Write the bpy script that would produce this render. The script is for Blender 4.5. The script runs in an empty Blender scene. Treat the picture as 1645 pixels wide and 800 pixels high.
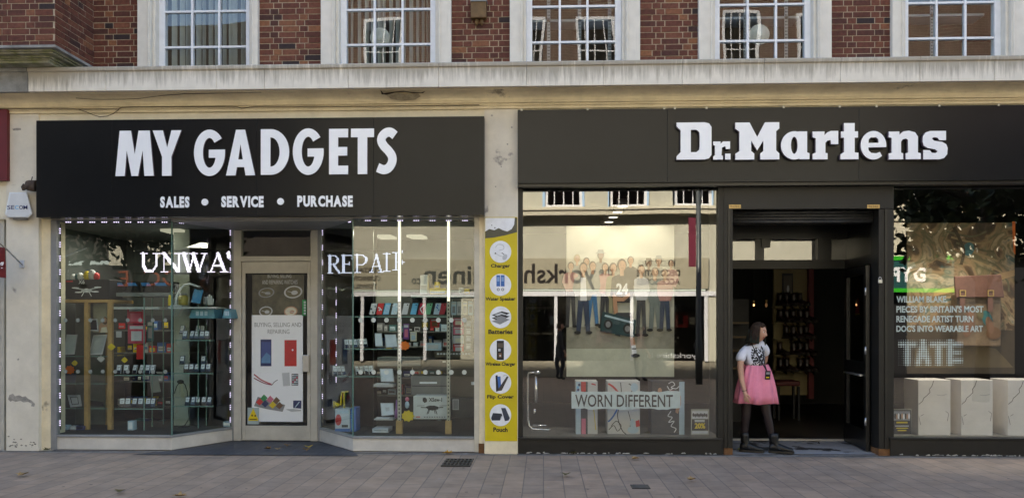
import bpy, bmesh, math, random
from mathutils import Vector, Matrix
R = math.radians
random.seed(7)
sc = bpy.context.scene
col = sc.collection

# ------------------------------------------------------------------ camera, sky, sun, exposure
CAM_Y, CAM_Z, YAW, FPX, CPX, HPY = -10.4, 1.6, R(2.2), 1316.0, 822.5, 525.0
cd = bpy.data.cameras.new('camera'); cam = bpy.data.objects.new('camera', cd); col.objects.link(cam)
cam.location = (0, CAM_Y, CAM_Z); cam.rotation_euler = (R(90), 0, YAW)
cd.sensor_width = 36.0; cd.lens = 36.0 * FPX / 1645.0
cd.shift_y = (HPY - 400.0) / 1645.0
cd.clip_end = 400; cd.clip_start = 0.05
sc.camera = cam
SUN_EL, SUN_AZ = R(42), R(-32)
w = bpy.data.worlds.new('World'); sc.world = w; w.use_nodes = True
nt = w.node_tree; bg = nt.nodes['Background']; sky = nt.nodes.new('ShaderNodeTexSky')
sky.sky_type = 'NISHITA'; sky.sun_disc = False; sky.sun_elevation = SUN_EL; sky.sun_rotation = SUN_AZ
sky.air_density = 1.0; sky.dust_density = 1.2; sky.ozone_density = 1.0
nt.links.new(sky.outputs[0], bg.inputs[0]); bg.inputs[1].default_value = 0.12
sl = bpy.data.lights.new('sun', 'SUN'); sun = bpy.data.objects.new('sun', sl); col.objects.link(sun)
sl.energy = 4.1; sl.angle = R(0.5); sl.color = (1.0, 0.95, 0.86)
sdir = Vector((math.sin(SUN_AZ) * math.cos(SUN_EL), math.cos(SUN_AZ) * math.cos(SUN_EL), math.sin(SUN_EL)))
sun.rotation_euler = sdir.to_track_quat('Z', 'Y').to_euler(); sun.location = (-12, 22, 24)
vs = sc.view_settings; vs.view_transform = 'Standard'; vs.look = 'None'; vs.gamma = 1.0; vs.use_curve_mapping = False
vs.exposure = 2.55
vs.use_white_balance = True; vs.white_balance_temperature = 7350; vs.white_balance_tint = 10
sc.render.engine = 'CYCLES'
cy = sc.cycles; cy.use_denoising = True; cy.max_bounces = 8; cy.transparent_max_bounces = 16; cy.glossy_bounces = 4
cy.diffuse_bounces = 4; cy.sample_clamp_indirect = 4.0; cy.caustics_reflective = False; cy.caustics_refractive = False

# ------------------------------------------------------------------ measuring helpers: a point of the photograph met with a plane y = Y
FW = Vector((-math.sin(YAW), math.cos(YAW), 0)); RT = Vector((math.cos(YAW), math.sin(YAW), 0))
def P(px, py, Y):
    d = FW + RT * ((px - CPX) / FPX); t = (Y - CAM_Y) / d.y
    return Vector((d.x * t, Y, CAM_Z + (HPY - py) / FPX * t))
def X(px, Y=0.0): return P(px, HPY, Y).x
def Z(py, px=822, Y=0.0): return P(px, py, Y).z
def rect(a, b, c, d, Y):
    m = (a + c) / 2
    return X(a, Y), X(c, Y), Z(d, m, Y), Z(b, m, Y)            # x0, x1, z0, z1

# ------------------------------------------------------------------ materials
MATS = {}
def nodes(m): return m.node_tree.nodes, m.node_tree.links
def mat(name, c, rough=0.6, var=0.12, scale=6.0, bump=0.0, bscale=None, metal=0.0, spec=0.4, emit=0.0, coat=0.0, c2=None):
    if name in MATS: return MATS[name]
    m = bpy.data.materials.new(name); m.use_nodes = True; MATS[name] = m
    N, L = nodes(m); b = N['Principled BSDF']
    b.inputs['Base Color'].default_value = (*c, 1); b.inputs['Roughness'].default_value = rough
    b.inputs['Metallic'].default_value = metal; b.inputs['Specular IOR Level'].default_value = spec
    b.inputs['Coat Weight'].default_value = coat
    if emit:
        b.inputs['Emission Color'].default_value = (*c, 1); b.inputs['Emission Strength'].default_value = emit
    if var or bump:
        g = N.new('ShaderNodeNewGeometry'); n = N.new('ShaderNodeTexNoise'); n.inputs['Scale'].default_value = scale
        n.inputs['Detail'].default_value = 6; n.inputs['Roughness'].default_value = 0.65
        L.new(g.outputs['Position'], n.inputs['Vector'])
        if var and not emit:
            mr = N.new('ShaderNodeMapRange'); mr.inputs[1].default_value = 0.3; mr.inputs[2].default_value = 0.7
            L.new(n.outputs['Fac'], mr.inputs[0])
            mx = N.new('ShaderNodeMix'); mx.data_type = 'RGBA'
            lo = c2 if c2 else [max(0, k * (1 - var)) for k in c]; hi = c if c2 else [min(1, k * (1 + var)) for k in c]
            mx.inputs[6].default_value = (*lo, 1); mx.inputs[7].default_value = (*hi, 1)
            L.new(mr.outputs[0], mx.inputs[0]); L.new(mx.outputs[2], b.inputs['Base Color'])
        if bump:
            n2 = N.new('ShaderNodeTexNoise'); n2.inputs['Scale'].default_value = bscale or scale * 8; n2.inputs['Detail'].default_value = 5
            L.new(g.outputs['Position'], n2.inputs['Vector'])
            bp = N.new('ShaderNodeBump'); bp.inputs['Strength'].default_value = bump; bp.inputs['Distance'].default_value = 0.01
            L.new(n2.outputs['Fac'], bp.inputs['Height']); L.new(bp.outputs[0], b.inputs['Normal'])
    return m
def glow(name, c, s):
    if name in MATS: return MATS[name]
    m = bpy.data.materials.new(name); m.use_nodes = True; MATS[name] = m
    N, L = nodes(m); N.remove(N['Principled BSDF']); e = N.new('ShaderNodeEmission')
    e.inputs[0].default_value = (*c, 1); e.inputs[1].default_value = s
    L.new(e.outputs[0], N['Material Output'].inputs[0]); return m
def glass(name, refl=0.2, tint=(0.85, 0.9, 0.88), wave=0.02, wscale=0.7):
    if name in MATS: return MATS[name]
    m = bpy.data.materials.new(name); m.use_nodes = True; MATS[name] = m
    N, L = nodes(m); N.remove(N['Principled BSDF'])
    t = N.new('ShaderNodeBsdfTransparent'); t.inputs[0].default_value = (*tint, 1)
    g = N.new('ShaderNodeBsdfGlossy'); g.inputs['Roughness'].default_value = 0.0; g.inputs[0].default_value = (1, 1, 1, 1)
    fr = N.new('ShaderNodeLayerWeight'); pw = N.new('ShaderNodeMath'); pw.operation = 'POWER'; pw.inputs[1].default_value = 5.0; L.new(fr.outputs['Facing'], pw.inputs[0])
    ad = N.new('ShaderNodeMath'); ad.operation = 'MULTIPLY_ADD'; ad.inputs[1].default_value = 1 - refl; ad.inputs[2].default_value = refl; ad.use_clamp = True
    L.new(pw.outputs[0], ad.inputs[0]); mx = N.new('ShaderNodeMixShader')
    L.new(ad.outputs[0], mx.inputs[0]); L.new(t.outputs[0], mx.inputs[1]); L.new(g.outputs[0], mx.inputs[2])
    L.new(mx.outputs[0], N['Material Output'].inputs[0])
    if wave:
        ge = N.new('ShaderNodeNewGeometry'); n = N.new('ShaderNodeTexNoise'); n.inputs['Scale'].default_value = wscale; n.inputs['Detail'].default_value = 0
        L.new(ge.outputs['Position'], n.inputs['Vector']); bp = N.new('ShaderNodeBump'); bp.inputs['Strength'].default_value = 1.0
        bp.inputs['Distance'].default_value = wave; L.new(n.outputs['Fac'], bp.inputs['Height']); L.new(bp.outputs[0], g.inputs['Normal'])
    return m
def streak_mat(name, base, stain, ztop, zspan, dens=0.5):
    """pale painted stone with dark runs that start at a drip edge: weathering with a shape of its own"""
    m = bpy.data.materials.new(name); m.use_nodes = True; N, L = nodes(m); b = N['Principled BSDF']
    b.inputs['Roughness'].default_value = 0.75; b.inputs['Specular IOR Level'].default_value = 0.25
    g = N.new('ShaderNodeNewGeometry'); mp = N.new('ShaderNodeMapping'); mp.inputs['Scale'].default_value = (14, 1, 0.9)
    L.new(g.outputs['Position'], mp.inputs[0]); n = N.new('ShaderNodeTexNoise'); n.inputs['Scale'].default_value = 1.6; n.inputs['Detail'].default_value = 5; n.inputs['Roughness'].default_value = 0.7
    L.new(mp.outputs[0], n.inputs['Vector'])
    sp = N.new('ShaderNodeSeparateXYZ'); L.new(g.outputs['Position'], sp.inputs[0])
    zr = N.new('ShaderNodeMapRange'); zr.inputs[1].default_value = ztop - zspan; zr.inputs[2].default_value = ztop; zr.inputs[3].default_value = 0.0; zr.inputs[4].default_value = 0.42
    L.new(sp.outputs[2], zr.inputs[0]); ad = N.new('ShaderNodeMath'); ad.operation = 'ADD'; L.new(n.outputs['Fac'], ad.inputs[0]); L.new(zr.outputs[0], ad.inputs[1])
    big = N.new('ShaderNodeTexNoise'); big.inputs['Scale'].default_value = 1.1; big.inputs['Detail'].default_value = 3; L.new(g.outputs['Position'], big.inputs['Vector'])
    a2 = N.new('ShaderNodeMath'); a2.operation = 'MULTIPLY_ADD'; a2.inputs[1].default_value = 0.35; L.new(big.outputs['Fac'], a2.inputs[0]); L.new(ad.outputs[0], a2.inputs[2])
    mr = N.new('ShaderNodeMapRange'); mr.inputs[1].default_value = 0.78; mr.inputs[2].default_value = 1.06; mr.inputs[4].default_value = dens; L.new(a2.outputs[0], mr.inputs[0])
    fine = N.new('ShaderNodeTexNoise'); fine.inputs['Scale'].default_value = 9; fine.inputs['Detail'].default_value = 8; L.new(g.outputs['Position'], fine.inputs['Vector'])
    mf = N.new('ShaderNodeMix'); mf.data_type = 'RGBA'; mf.inputs[6].default_value = (*[k * 0.82 for k in base], 1); mf.inputs[7].default_value = (*[min(1, k * 1.1) for k in base], 1); L.new(fine.outputs['Fac'], mf.inputs[0])
    mx = N.new('ShaderNodeMix'); mx.data_type = 'RGBA'; mx.inputs[7].default_value = (*stain, 1); L.new(mr.outputs[0], mx.inputs[0]); L.new(mf.outputs[2], mx.inputs[6])
    L.new(mx.outputs[2], b.inputs['Base Color'])
    bp = N.new('ShaderNodeBump'); bp.inputs['Strength'].default_value = 0.35; bp.inputs['Distance'].default_value = 0.01; L.new(fine.outputs['Fac'], bp.inputs['Height']); L.new(bp.outputs[0], b.inputs['Normal'])
    return m
def peel_mat(name, base, bare, scale, lo, hi, zspot=None, grime=0.0):
    """old masonry paint that has flaked to the render below in patches"""
    m = bpy.data.materials.new(name); m.use_nodes = True; N, L = nodes(m); b = N['Principled BSDF']
    b.inputs['Roughness'].default_value = 0.7; b.inputs['Specular IOR Level'].default_value = 0.25
    g = N.new('ShaderNodeNewGeometry'); n = N.new('ShaderNodeTexNoise'); n.inputs['Scale'].default_value = scale; n.inputs['Detail'].default_value = 8; n.inputs['Roughness'].default_value = 0.6
    L.new(g.outputs['Position'], n.inputs['Vector'])
    mr = N.new('ShaderNodeMapRange'); mr.inputs[1].default_value = lo; mr.inputs[2].default_value = hi; mr.clamp = True; L.new(n.outputs['Fac'], mr.inputs[0])
    f = N.new('ShaderNodeTexNoise'); f.inputs['Scale'].default_value = 3; f.inputs['Detail'].default_value = 9; f.inputs['Roughness'].default_value = 0.7; L.new(g.outputs['Position'], f.inputs['Vector'])
    fm = N.new('ShaderNodeMapRange'); fm.inputs[1].default_value = 0.3; fm.inputs[2].default_value = 0.7; L.new(f.outputs['Fac'], fm.inputs[0])
    mf = N.new('ShaderNodeMix'); mf.data_type = 'RGBA'; mf.inputs[6].default_value = (*[k * (0.86 - grime) for k in base], 1); mf.inputs[7].default_value = (*[min(1, k * 1.08) for k in base], 1); L.new(fm.outputs[0], mf.inputs[0])
    mx = N.new('ShaderNodeMix'); mx.data_type = 'RGBA'; mx.inputs[7].default_value = (*bare, 1); L.new(mr.outputs[0], mx.inputs[0]); L.new(mf.outputs[2], mx.inputs[6]); L.new(mx.outputs[2], b.inputs['Base Color'])
    ad = N.new('ShaderNodeMath'); ad.operation = 'MULTIPLY_ADD'; ad.inputs[1].default_value = -2.0; L.new(mr.outputs[0], ad.inputs[0]); L.new(f.outputs['Fac'], ad.inputs[2])
    bp = N.new('ShaderNodeBump'); bp.inputs['Strength'].default_value = 0.4; bp.inputs['Distance'].default_value = 0.006; L.new(ad.outputs[0], bp.inputs['Height']); L.new(bp.outputs[0], b.inputs['Normal'])
    return m
def brick_tex(name, c1, c2, mortar, bw, rh, ms, swap='xz', rough=0.8, bump=0.4, off=0.5, bias=0.0, noise=0.5):
    m = bpy.data.materials.new(name); m.use_nodes = True; N, L = nodes(m); b = N['Principled BSDF']; b.inputs['Roughness'].default_value = rough; b.inputs['Specular IOR Level'].default_value = 0.3
    g = N.new('ShaderNodeNewGeometry'); sp = N.new('ShaderNodeSeparateXYZ'); cb = N.new('ShaderNodeCombineXYZ'); L.new(g.outputs['Position'], sp.inputs[0])
    for i, k in enumerate(swap): L.new(sp.outputs['xyz'.index(k)], cb.inputs[i])
    t = N.new('ShaderNodeTexBrick'); t.offset = off; t.inputs['Scale'].default_value = 1; t.inputs['Brick Width'].default_value = bw; t.inputs['Row Height'].default_value = rh
    t.inputs['Mortar Size'].default_value = ms; t.inputs['Mortar Smooth'].default_value = 0.2; t.inputs['Bias'].default_value = bias
    t.inputs['Color1'].default_value = (*c1, 1); t.inputs['Color2'].default_value = (*c2, 1); t.inputs['Mortar'].default_value = (*mortar, 1); L.new(cb.outputs[0], t.inputs['Vector'])
    n = N.new('ShaderNodeTexNoise'); n.inputs['Scale'].default_value = 3; n.inputs['Detail'].default_value = 9; n.inputs['Roughness'].default_value = 0.7; L.new(g.outputs['Position'], n.inputs['Vector'])
    mr = N.new('ShaderNodeMapRange'); mr.inputs[1].default_value = 0.25; mr.inputs[2].default_value = 0.75; mr.inputs[3].default_value = 1 - noise * 0.5; mr.inputs[4].default_value = 1 + noise * 0.5; L.new(n.outputs['Fac'], mr.inputs[0])
    mx = N.new('ShaderNodeMix'); mx.data_type = 'RGBA'; mx.blend_type = 'MULTIPLY'; mx.inputs[0].default_value = 1; L.new(t.outputs['Color'], mx.inputs[6]); L.new(mr.outputs[0], mx.inputs[7]); L.new(mx.outputs[2], b.inputs['Base Color'])
    bp = N.new('ShaderNodeBump'); bp.inputs['Strength'].default_value = bump; bp.inputs['Distance'].default_value = 0.004; bp.invert = True; L.new(t.outputs['Fac'], bp.inputs['Height']); L.new(bp.outputs[0], b.inputs['Normal'])
    return m
def attr_mat(name, ramp, rough=0.85, bump=0.4):
    """colour of each brick from a per-face random value stored on the mesh"""
    m = bpy.data.materials.new(name); m.use_nodes = True; N, L = nodes(m); b = N['Principled BSDF']; b.inputs['Roughness'].default_value = rough; b.inputs['Specular IOR Level'].default_value = 0.25
    a = N.new('ShaderNodeAttribute'); a.attribute_name = 'shade'; r = N.new('ShaderNodeValToRGB'); L.new(a.outputs['Fac'], r.inputs[0])
    while len(r.color_ramp.elements) < len(ramp): r.color_ramp.elements.new(0.5)
    for e, (p, c) in zip(r.color_ramp.elements, ramp): e.position = p; e.color = (*c, 1)
    g = N.new('ShaderNodeNewGeometry'); n = N.new('ShaderNodeTexNoise'); n.inputs['Scale'].default_value = 25; n.inputs['Detail'].default_value = 7; L.new(g.outputs['Position'], n.inputs['Vector'])
    mr = N.new('ShaderNodeMapRange'); mr.inputs[1].default_value = 0.3; mr.inputs[2].default_value = 0.7; mr.inputs[3].default_value = 0.7; mr.inputs[4].default_value = 1.25; L.new(n.outputs['Fac'], mr.inputs[0])
    mx = N.new('ShaderNodeMix'); mx.data_type = 'RGBA'; mx.blend_type = 'MULTIPLY'; mx.inputs[0].default_value = 1; L.new(r.outputs[0], mx.inputs[6]); L.new(mr.outputs[0], mx.inputs[7]); L.new(mx.outputs[2], b.inputs['Base Color'])
    bp = N.new('ShaderNodeBump'); bp.inputs['Strength'].default_value = bump; bp.inputs['Distance'].default_value = 0.005; L.new(n.outputs['Fac'], bp.inputs['Height']); L.new(bp.outputs[0], b.inputs['Normal'])
    return m

# ------------------------------------------------------------------ mesh builder
def worigin(o):
    v = Vector((0, 0, 0))
    while o is not None: v += o.location; o = o.parent
    return v
def tag(o, label=None, cat=None, group=None, kind=None):
    if label: o['label'] = label
    if cat: o['category'] = cat
    if group: o['group'] = group
    if kind: o['kind'] = kind
    return o
def thing(name, label, cat, loc, group=None):
    o = bpy.data.objects.new(name, None); o.empty_display_size = 0.1; col.objects.link(o); o.location = loc
    return tag(o, label, cat, group)
class MB:
    def __init__(s): s.v = []; s.f = []; s.mi = []; s.sm = []; s.mats = []; s.T = None; s.shade = None
    def m(s, m):
        if m not in s.mats: s.mats.append(m)
        return s.mats.index(m)
    def vs(s, pts):
        n = len(s.v)
        for p in pts:
            p = Vector(p); s.v.append(s.T @ p if s.T else p)
        return n
    def face(s, idx, m, smooth=False): s.f.append(tuple(idx)); s.mi.append(s.m(m)); s.sm.append(smooth)
    def poly(s, pts, m): n = s.vs(pts); s.face(range(n, n + len(pts)), m); return s
    def box(s, x0, x1, y0, y1, z0, z1, m):
        n = s.vs([(x0, y0, z0), (x1, y0, z0), (x1, y1, z0), (x0, y1, z0), (x0, y0, z1), (x1, y0, z1), (x1, y1, z1), (x0, y1, z1)])
        for q in ((0, 3, 2, 1), (4, 5, 6, 7), (0, 1, 5, 4), (1, 2, 6, 5), (2, 3, 7, 6), (3, 0, 4, 7)): s.face([n + k for k in q], m)
        return s
    def prism(s, pts, y0, y1, m, side=None):
        """outline in x,z pushed from y0 to y1"""
        k = len(pts); n = s.vs([(a, y0, b) for a, b in pts] + [(a, y1, b) for a, b in pts])
        s.face(range(n, n + k), m); s.face(range(n + 2 * k - 1, n + k - 1, -1), m)
        for i in range(k): j = (i + 1) % k; s.face((n + j, n + i, n + k + i, n + k + j), side or m)
        return s
    def prismz(s, pts, z0, z1, m, top=None):
        """outline in x,y pushed from z0 to z1"""
        k = len(pts); n = s.vs([(a, b, z0) for a, b in pts] + [(a, b, z1) for a, b in pts])
        s.face(range(n + k - 1, n - 1, -1), m); s.face(range(n + k, n + 2 * k), top or m)
        for i in range(k): j = (i + 1) % k; s.face((n + i, n + j, n + k + j, n + k + i), m)
        return s
    def prismx(s, pts, x0, x1, m):
        """outline in y,z pushed from x0 to x1 (mouldings)"""
        k = len(pts); n = s.vs([(x0, a, b) for a, b in pts] + [(x1, a, b) for a, b in pts])
        s.face(range(n + k - 1, n - 1, -1), m); s.face(range(n + k, n + 2 * k), m)
        for i in range(k): j = (i + 1) % k; s.face((n + i, n + j, n + k + j, n + k + i), m)
        return s
    def tube(s, pts, r, m, n=8, caps=True):
        pts = [Vector(p) for p in pts]; rs = r if isinstance(r, (list, tuple)) else [r] * len(pts)
        rings = []; up = None
        for i, p in enumerate(pts):
            d = (pts[min(i + 1, len(pts) - 1)] - pts[max(i - 1, 0)]).normalized()
            if up is None: up = d.orthogonal().normalized()
            a = (up - d * up.dot(d)); a = a.normalized() if a.length > 1e-6 else d.orthogonal().normalized(); up = a; b = d.cross(a)
            rings.append(s.vs([p + (a * math.cos(2 * math.pi * k / n) + b * math.sin(2 * math.pi * k / n)) * rs[i] for k in range(n)]))
        for q, w_ in zip(rings, rings[1:]):
            for k in range(n): s.face((q + k, q + (k + 1) % n, w_ + (k + 1) % n, w_ + k), m, True)
        if caps: s.face([rings[0] + k for k in range(n - 1, -1, -1)], m); s.face([rings[-1] + k for k in range(n)], m)
        return s
    def loft(s, rings, m, caps=True, smooth=True, close=True):
        ids = [s.vs(r) for r in rings]; n = len(rings[0])
        for q, w_ in zip(ids, ids[1:]):
            for k in range(n if close else n - 1): s.face((q + k, q + (k + 1) % n, w_ + (k + 1) % n, w_ + k), m, smooth)
        if caps: s.face([ids[0] + k for k in range(n - 1, -1, -1)], m); s.face([ids[-1] + k for k in range(n)], m)
        return s
    def ell(s, c, r, m, nu=16, nv=10):
        c = Vector(c); rings = []
        for j in range(nv + 1):
            t = math.pi * (j / nv) ; t = min(max(t, 0.02), math.pi - 0.02)
            rings.append([(c.x + r[0] * math.sin(t) * math.cos(2 * math.pi * k / nu), c.y + r[1] * math.sin(t) * math.sin(2 * math.pi * k / nu), c.z - r[2] * math.cos(t)) for k in range(nu)])
        return s.loft(rings, m)
    def disc(s, x, y, z, r, m, th=0.004, n=18):
        return s.prism([(x + r * math.cos(2 * math.pi * k / n), z + r * math.sin(2 * math.pi * k / n)) for k in range(n)], y - th, y, m)
    def add(s, verts, faces, m, smooth=False):
        n = s.vs(verts)
        for f in faces: s.face([n + k for k in f], m, smooth)
        return s
    def build(s, name, parent=None, origin=None):
        if parent is not None: org = worigin(parent)
        elif origin is not None: org = Vector(origin)
        else:
            xs = [p.x for p in s.v]; ys = [p.y for p in s.v]; zs = [p.z for p in s.v]
            org = Vector(((min(xs) + max(xs)) / 2, (min(ys) + max(ys)) / 2, min(zs)))
        me = bpy.data.meshes.new(name); me.from_pydata([p - org for p in s.v], [], s.f)
        for m in s.mats: me.materials.append(m)
        me.polygons.foreach_set('material_index', s.mi); me.polygons.foreach_set('use_smooth', s.sm)
        if s.shade:
            a = me.attributes.new('shade', 'FLOAT', 'FACE'); a.data.foreach_set('value', s.shade)
        me.update()
        o = bpy.data.objects.new(name, me); col.objects.link(o)
        if parent is not None: o.parent = parent
        else: o.location = org
        return o
def bevel(o, wd=0.004, seg=2):
    b = o.modifiers.new('edge', 'BEVEL'); b.width = wd; b.segments = seg; b.limit_method = 'ANGLE'; return o
def struct(mb, name): return tag(mb.build(name), kind='structure')
def copy_tree(o, parent=None):
    c = o.copy(); col.objects.link(c); c.parent = parent
    for ch in o.children: copy_tree(ch, c)
    return c

# ------------------------------------------------------------------ lettering
def curve_mesh(cu):
    o = bpy.data.objects.new('tmp', cu); col.objects.link(o); dg = bpy.context.evaluated_depsgraph_get()
    me = bpy.data.meshes.new_from_object(o.evaluated_get(dg)); bpy.data.objects.remove(o)
    vv = [v.co.copy() for v in me.vertices]; ff = [tuple(p.vertices) for p in me.polygons]; bpy.data.meshes.remove(me); bpy.data.curves.remove(cu)
    return vv, ff
def font_mesh(body, bold=0.0, depth=0.0, res=3):
    cu = bpy.data.curves.new('t', 'FONT'); cu.body = body; cu.size = 1; cu.offset = bold; cu.extrude = depth; cu.resolution_u = res
    return curve_mesh(cu)
def outline_mesh(loops, depth):
    cu = bpy.data.curves.new('t', 'CURVE'); cu.dimensions = '2D'; cu.fill_mode = 'BOTH'; cu.extrude = depth
    for lp in loops:
        s = cu.splines.new('POLY'); s.points.add(len(lp) - 1); s.use_cyclic_u = True
        for q, (a, b) in zip(s.points, lp): q.co = (a, b, 0, 1)
    return curve_mesh(cu)
def put(mb, vf, x0, x1, z0, z1, Y, m, thick=0.003, back=False, bbox=None, xf=None):
    """lay letter shapes (drawn in x,y) on a wall: facing -y, or facing +y when back"""
    vv, ff = vf
    if bbox is None:
        bx0 = min(v.x for v in vv); bx1 = max(v.x for v in vv); by0 = min(v.y for v in vv); by1 = max(v.y for v in vv)
    else: bx0, bx1, by0, by1 = bbox
    sx = (x1 - x0) / max(bx1 - bx0, 1e-6); sz = (z1 - z0) / max(by1 - by0, 1e-6); out = []
    dz = max(abs(v.z) for v in vv) or 1.0
    for v in vv:
        u = (v.x - bx0) * sx; t = z0 + (v.y - by0) * sz; d = thick * v.z / dz
        p = (x1 - u, Y + d, t) if back else (x0 + u, Y - d, t)
        out.append(xf @ Vector(p) if xf else p)
    mb.add(out, ff, m); return mb
def text(body, x0, x1, z0, z1, Y, m, mb=None, bold=0.0, back=False, thick=0.002):
    mb = mb or MB(); return put(mb, font_mesh(body, bold, 0.01), x0, x1, z0, z1, Y, m, thick, back)
def textpx(body, a, b, c, d, Y, m, mb=None, bold=0.0, thick=0.002): return text(body, *rect(a, b, c, d, Y), Y, m, mb, bold, False, thick)
def arc(cx, cy_, rx, ry, a0, a1, n=20): return [(cx + rx * math.cos(R(a0 + (a1 - a0) * k / n)), cy_ + ry * math.sin(R(a0 + (a1 - a0) * k / n))) for k in range(n + 1)]
def ribbon(pts, wd, n=8):
    """closed outline round a smooth centre line"""
    q = [Vector((a, b)) for a, b in pts]; line = []
    for i in range(len(q) - 1):
        p0 = q[max(i - 1, 0)]; p1 = q[i]; p2 = q[i + 1]; p3 = q[min(i + 2, len(q) - 1)]
        for k in range(n):
            t = k / n; line.append(0.5 * ((2 * p1) + (p2 - p0) * t + (2 * p0 - 5 * p1 + 4 * p2 - p3) * t * t + (3 * p1 - p0 - 3 * p2 + p3) * t ** 3))
    line.append(q[-1]); L_, R_ = [], []
    for i, p in enumerate(line):
        d = (line[min(i + 1, len(line) - 1)] - line[max(i - 1, 0)]).normalized(); nrm = Vector((-d.y, d.x)) * wd / 2
        L_.append(tuple(p + nrm)); R_.append(tuple(p - nrm))
    return L_ + R_[::-1]
GB = {  # heavy condensed capitals, 100 units tall: (width, loops)
 'M': (86, [[(0, 0), (21, 0), (25.5, 56), (36, 0), (51, 0), (61, 56), (65, 0), (86, 0), (77, 100), (52, 100), (43.5, 48), (35, 100), (9.5, 100)]]),
 'Y': (64, [[(0, 100), (23, 100), (32.5, 62), (42, 100), (64, 100), (42, 42), (42, 0), (21, 0), (21, 42)]]),
 'G': (69, [arc(34.5, 50, 34.5, 51.5, 38, 368, 40) + [(33, 57), (33, 39), (47, 39)] + arc(34.5, 50, 14.5, 33, -22, -318, 30)[0:]]),
 'A': (64, [[(0, 0), (21, 0), (24, 18), (40, 18), (43, 0), (64, 0), (42, 100), (22, 100)], [(27, 35), (37, 35), (32, 68)]]),
 'D': (62, [[(0, 0)] + arc(22, 50, 40, 50, -90, 90, 22) + [(0, 100)], [(21, 18)] + arc(22, 50, 19, 32, -90, 90, 18) + [(21, 82)]]),
 'E': (42, [[(0, 0), (42, 0), (42, 19), (20, 19), (20, 41), (40, 41), (40, 60), (20, 60), (20, 81), (42, 81), (42, 100), (0, 100)]]),
 'T': (51, [[(15, 0), (36, 0), (36, 81), (51, 81), (51, 100), (0, 100), (0, 81), (15, 81)]]),
 'S': (48, [ribbon([(43, 84), (33, 91), (22, 90), (13, 82), (11, 72), (17, 61), (28, 50), (36, 38), (36, 25), (28, 13), (16, 9), (2, 14)], 20)]),
}
ZM = 2.632
SLAB = {  # slab-serif name, measured on an enlarged photo: loops in photo-zoom pixels
 'D': [[(173, 102), (292, 102), (310, 107), (320, 122), (320, 238), (310, 253), (292, 258), (173, 258), (173, 244), (190, 226), (190, 135), (173, 118)], [(233, 133), (256, 133), (268, 143), (270, 160), (270, 202), (268, 217), (256, 227), (233, 227)]],
 'r': [[(327, 182), (358, 182), (358, 192), (368, 182), (398, 182), (398, 214), (380, 214), (378, 202), (364, 208), (362, 240), (368, 242), (368, 258), (327, 258), (327, 244), (334, 240), (334, 200), (327, 197)]],
 '.': [[(377, 233), (400, 233), (400, 258), (377, 258)]],
 'M': [[(420, 102), (480, 102), (512, 163), (545, 102), (605, 102), (605, 128), (592, 140), (592, 220), (605, 233), (605, 258), (525, 258), (525, 233), (538, 222), (538, 178), (512, 220), (487, 178), (487, 222), (500, 233), (500, 258), (420, 258), (420, 233), (437, 222), (437, 140), (420, 128)]],
 'a': [[(690, 140), (722, 140), (722, 228), (732, 232), (732, 257), (690, 257)] + [(668 + 56 * math.cos(R(t)), 198.5 - 59.5 * math.sin(R(t))) for t in range(-68, -293, -9)], [(668 + 14 * math.cos(R(t)), 198 - 36 * math.sin(R(t))) for t in range(0, 360, 20)]],
 'r.': [[(745, 140), (795, 140), (795, 156), (808, 143), (822, 138), (853, 138), (853, 194), (822, 194), (820, 176), (808, 178), (799, 188), (799, 230), (808, 232), (808, 257), (745, 257), (745, 234), (758, 228), (758, 168), (745, 164)]],
 't': [[(877, 105), (922, 105), (922, 140), (936, 140), (936, 166), (922, 166), (922, 228), (938, 230), (938, 257), (862, 257), (862, 236), (877, 226), (877, 166), (864, 166), (864, 140), (877, 140)]],
 'e': [[(1001 + 54 * math.cos(R(t)), 198 - 60 * math.sin(R(t))) for t in range(-8, 322, 10)] + [(1028, 226), (1012, 232), (992, 230), (981, 220), (979, 207)], [(980, 188), (981, 174), (990, 165), (1012, 165), (1021, 174), (1022, 188)]],
 'n': [[(1065, 140), (1110, 140), (1110, 154), (1126, 140), (1150, 137), (1176, 144), (1188, 162), (1188, 229), (1200, 232), (1200, 257), (1136, 257), (1136, 232), (1146, 229), (1146, 176), (1138, 170), (1124, 173), (1117, 184), (1117, 229), (1126, 232), (1126, 257), (1065, 257), (1065, 232), (1077, 229), (1077, 167), (1065, 164)]],
 's': [[(1306, 138), (1306, 177), (1278, 177), (1270, 166), (1254, 164), (1247, 170), (1256, 179), (1290, 184), (1307, 194), (1313, 210), (1311, 236), (1298, 252), (1280, 257), (1210, 257), (1210, 218), (1238, 218), (1246, 229), (1262, 231), (1270, 224), (1260, 215), (1228, 209), (1212, 199), (1207, 182), (1209, 160), (1220, 144), (1238, 138)]],
}
# ------------------------------------------------------------------ materials of the place
CREAM = peel_mat('cream_paint', (0.76, 0.695, 0.545), (0.36, 0.33, 0.28), 2.2, 0.70, 0.74)
CREAMP = peel_mat('cream_pilaster_paint', (0.70, 0.65, 0.55), (0.34, 0.31, 0.28), 2.0, 0.66, 0.70)
CREAM2 = peel_mat('cream_paint_old', (0.82, 0.72, 0.52), (0.30, 0.26, 0.20), 2.6, 0.66, 0.72, grime=0.08)
STONE = streak_mat('cornice_stone', (0.74, 0.70, 0.625), (0.15, 0.13, 0.095), 4.775, 0.25, 0.58)
SURR = streak_mat('window_stone', (0.70, 0.665, 0.60), (0.25, 0.22, 0.18), 7.6, 1.2, 0.35)
GREYST = mat('grey_stone', (0.25, 0.25, 0.24), 0.85, 0.35, 5, 0.5)
MOSS = mat('mossy_stone', (0.36, 0.35, 0.29), 0.9, 0.4, 7, 0.6, c2=(0.15, 0.17, 0.06))
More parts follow.
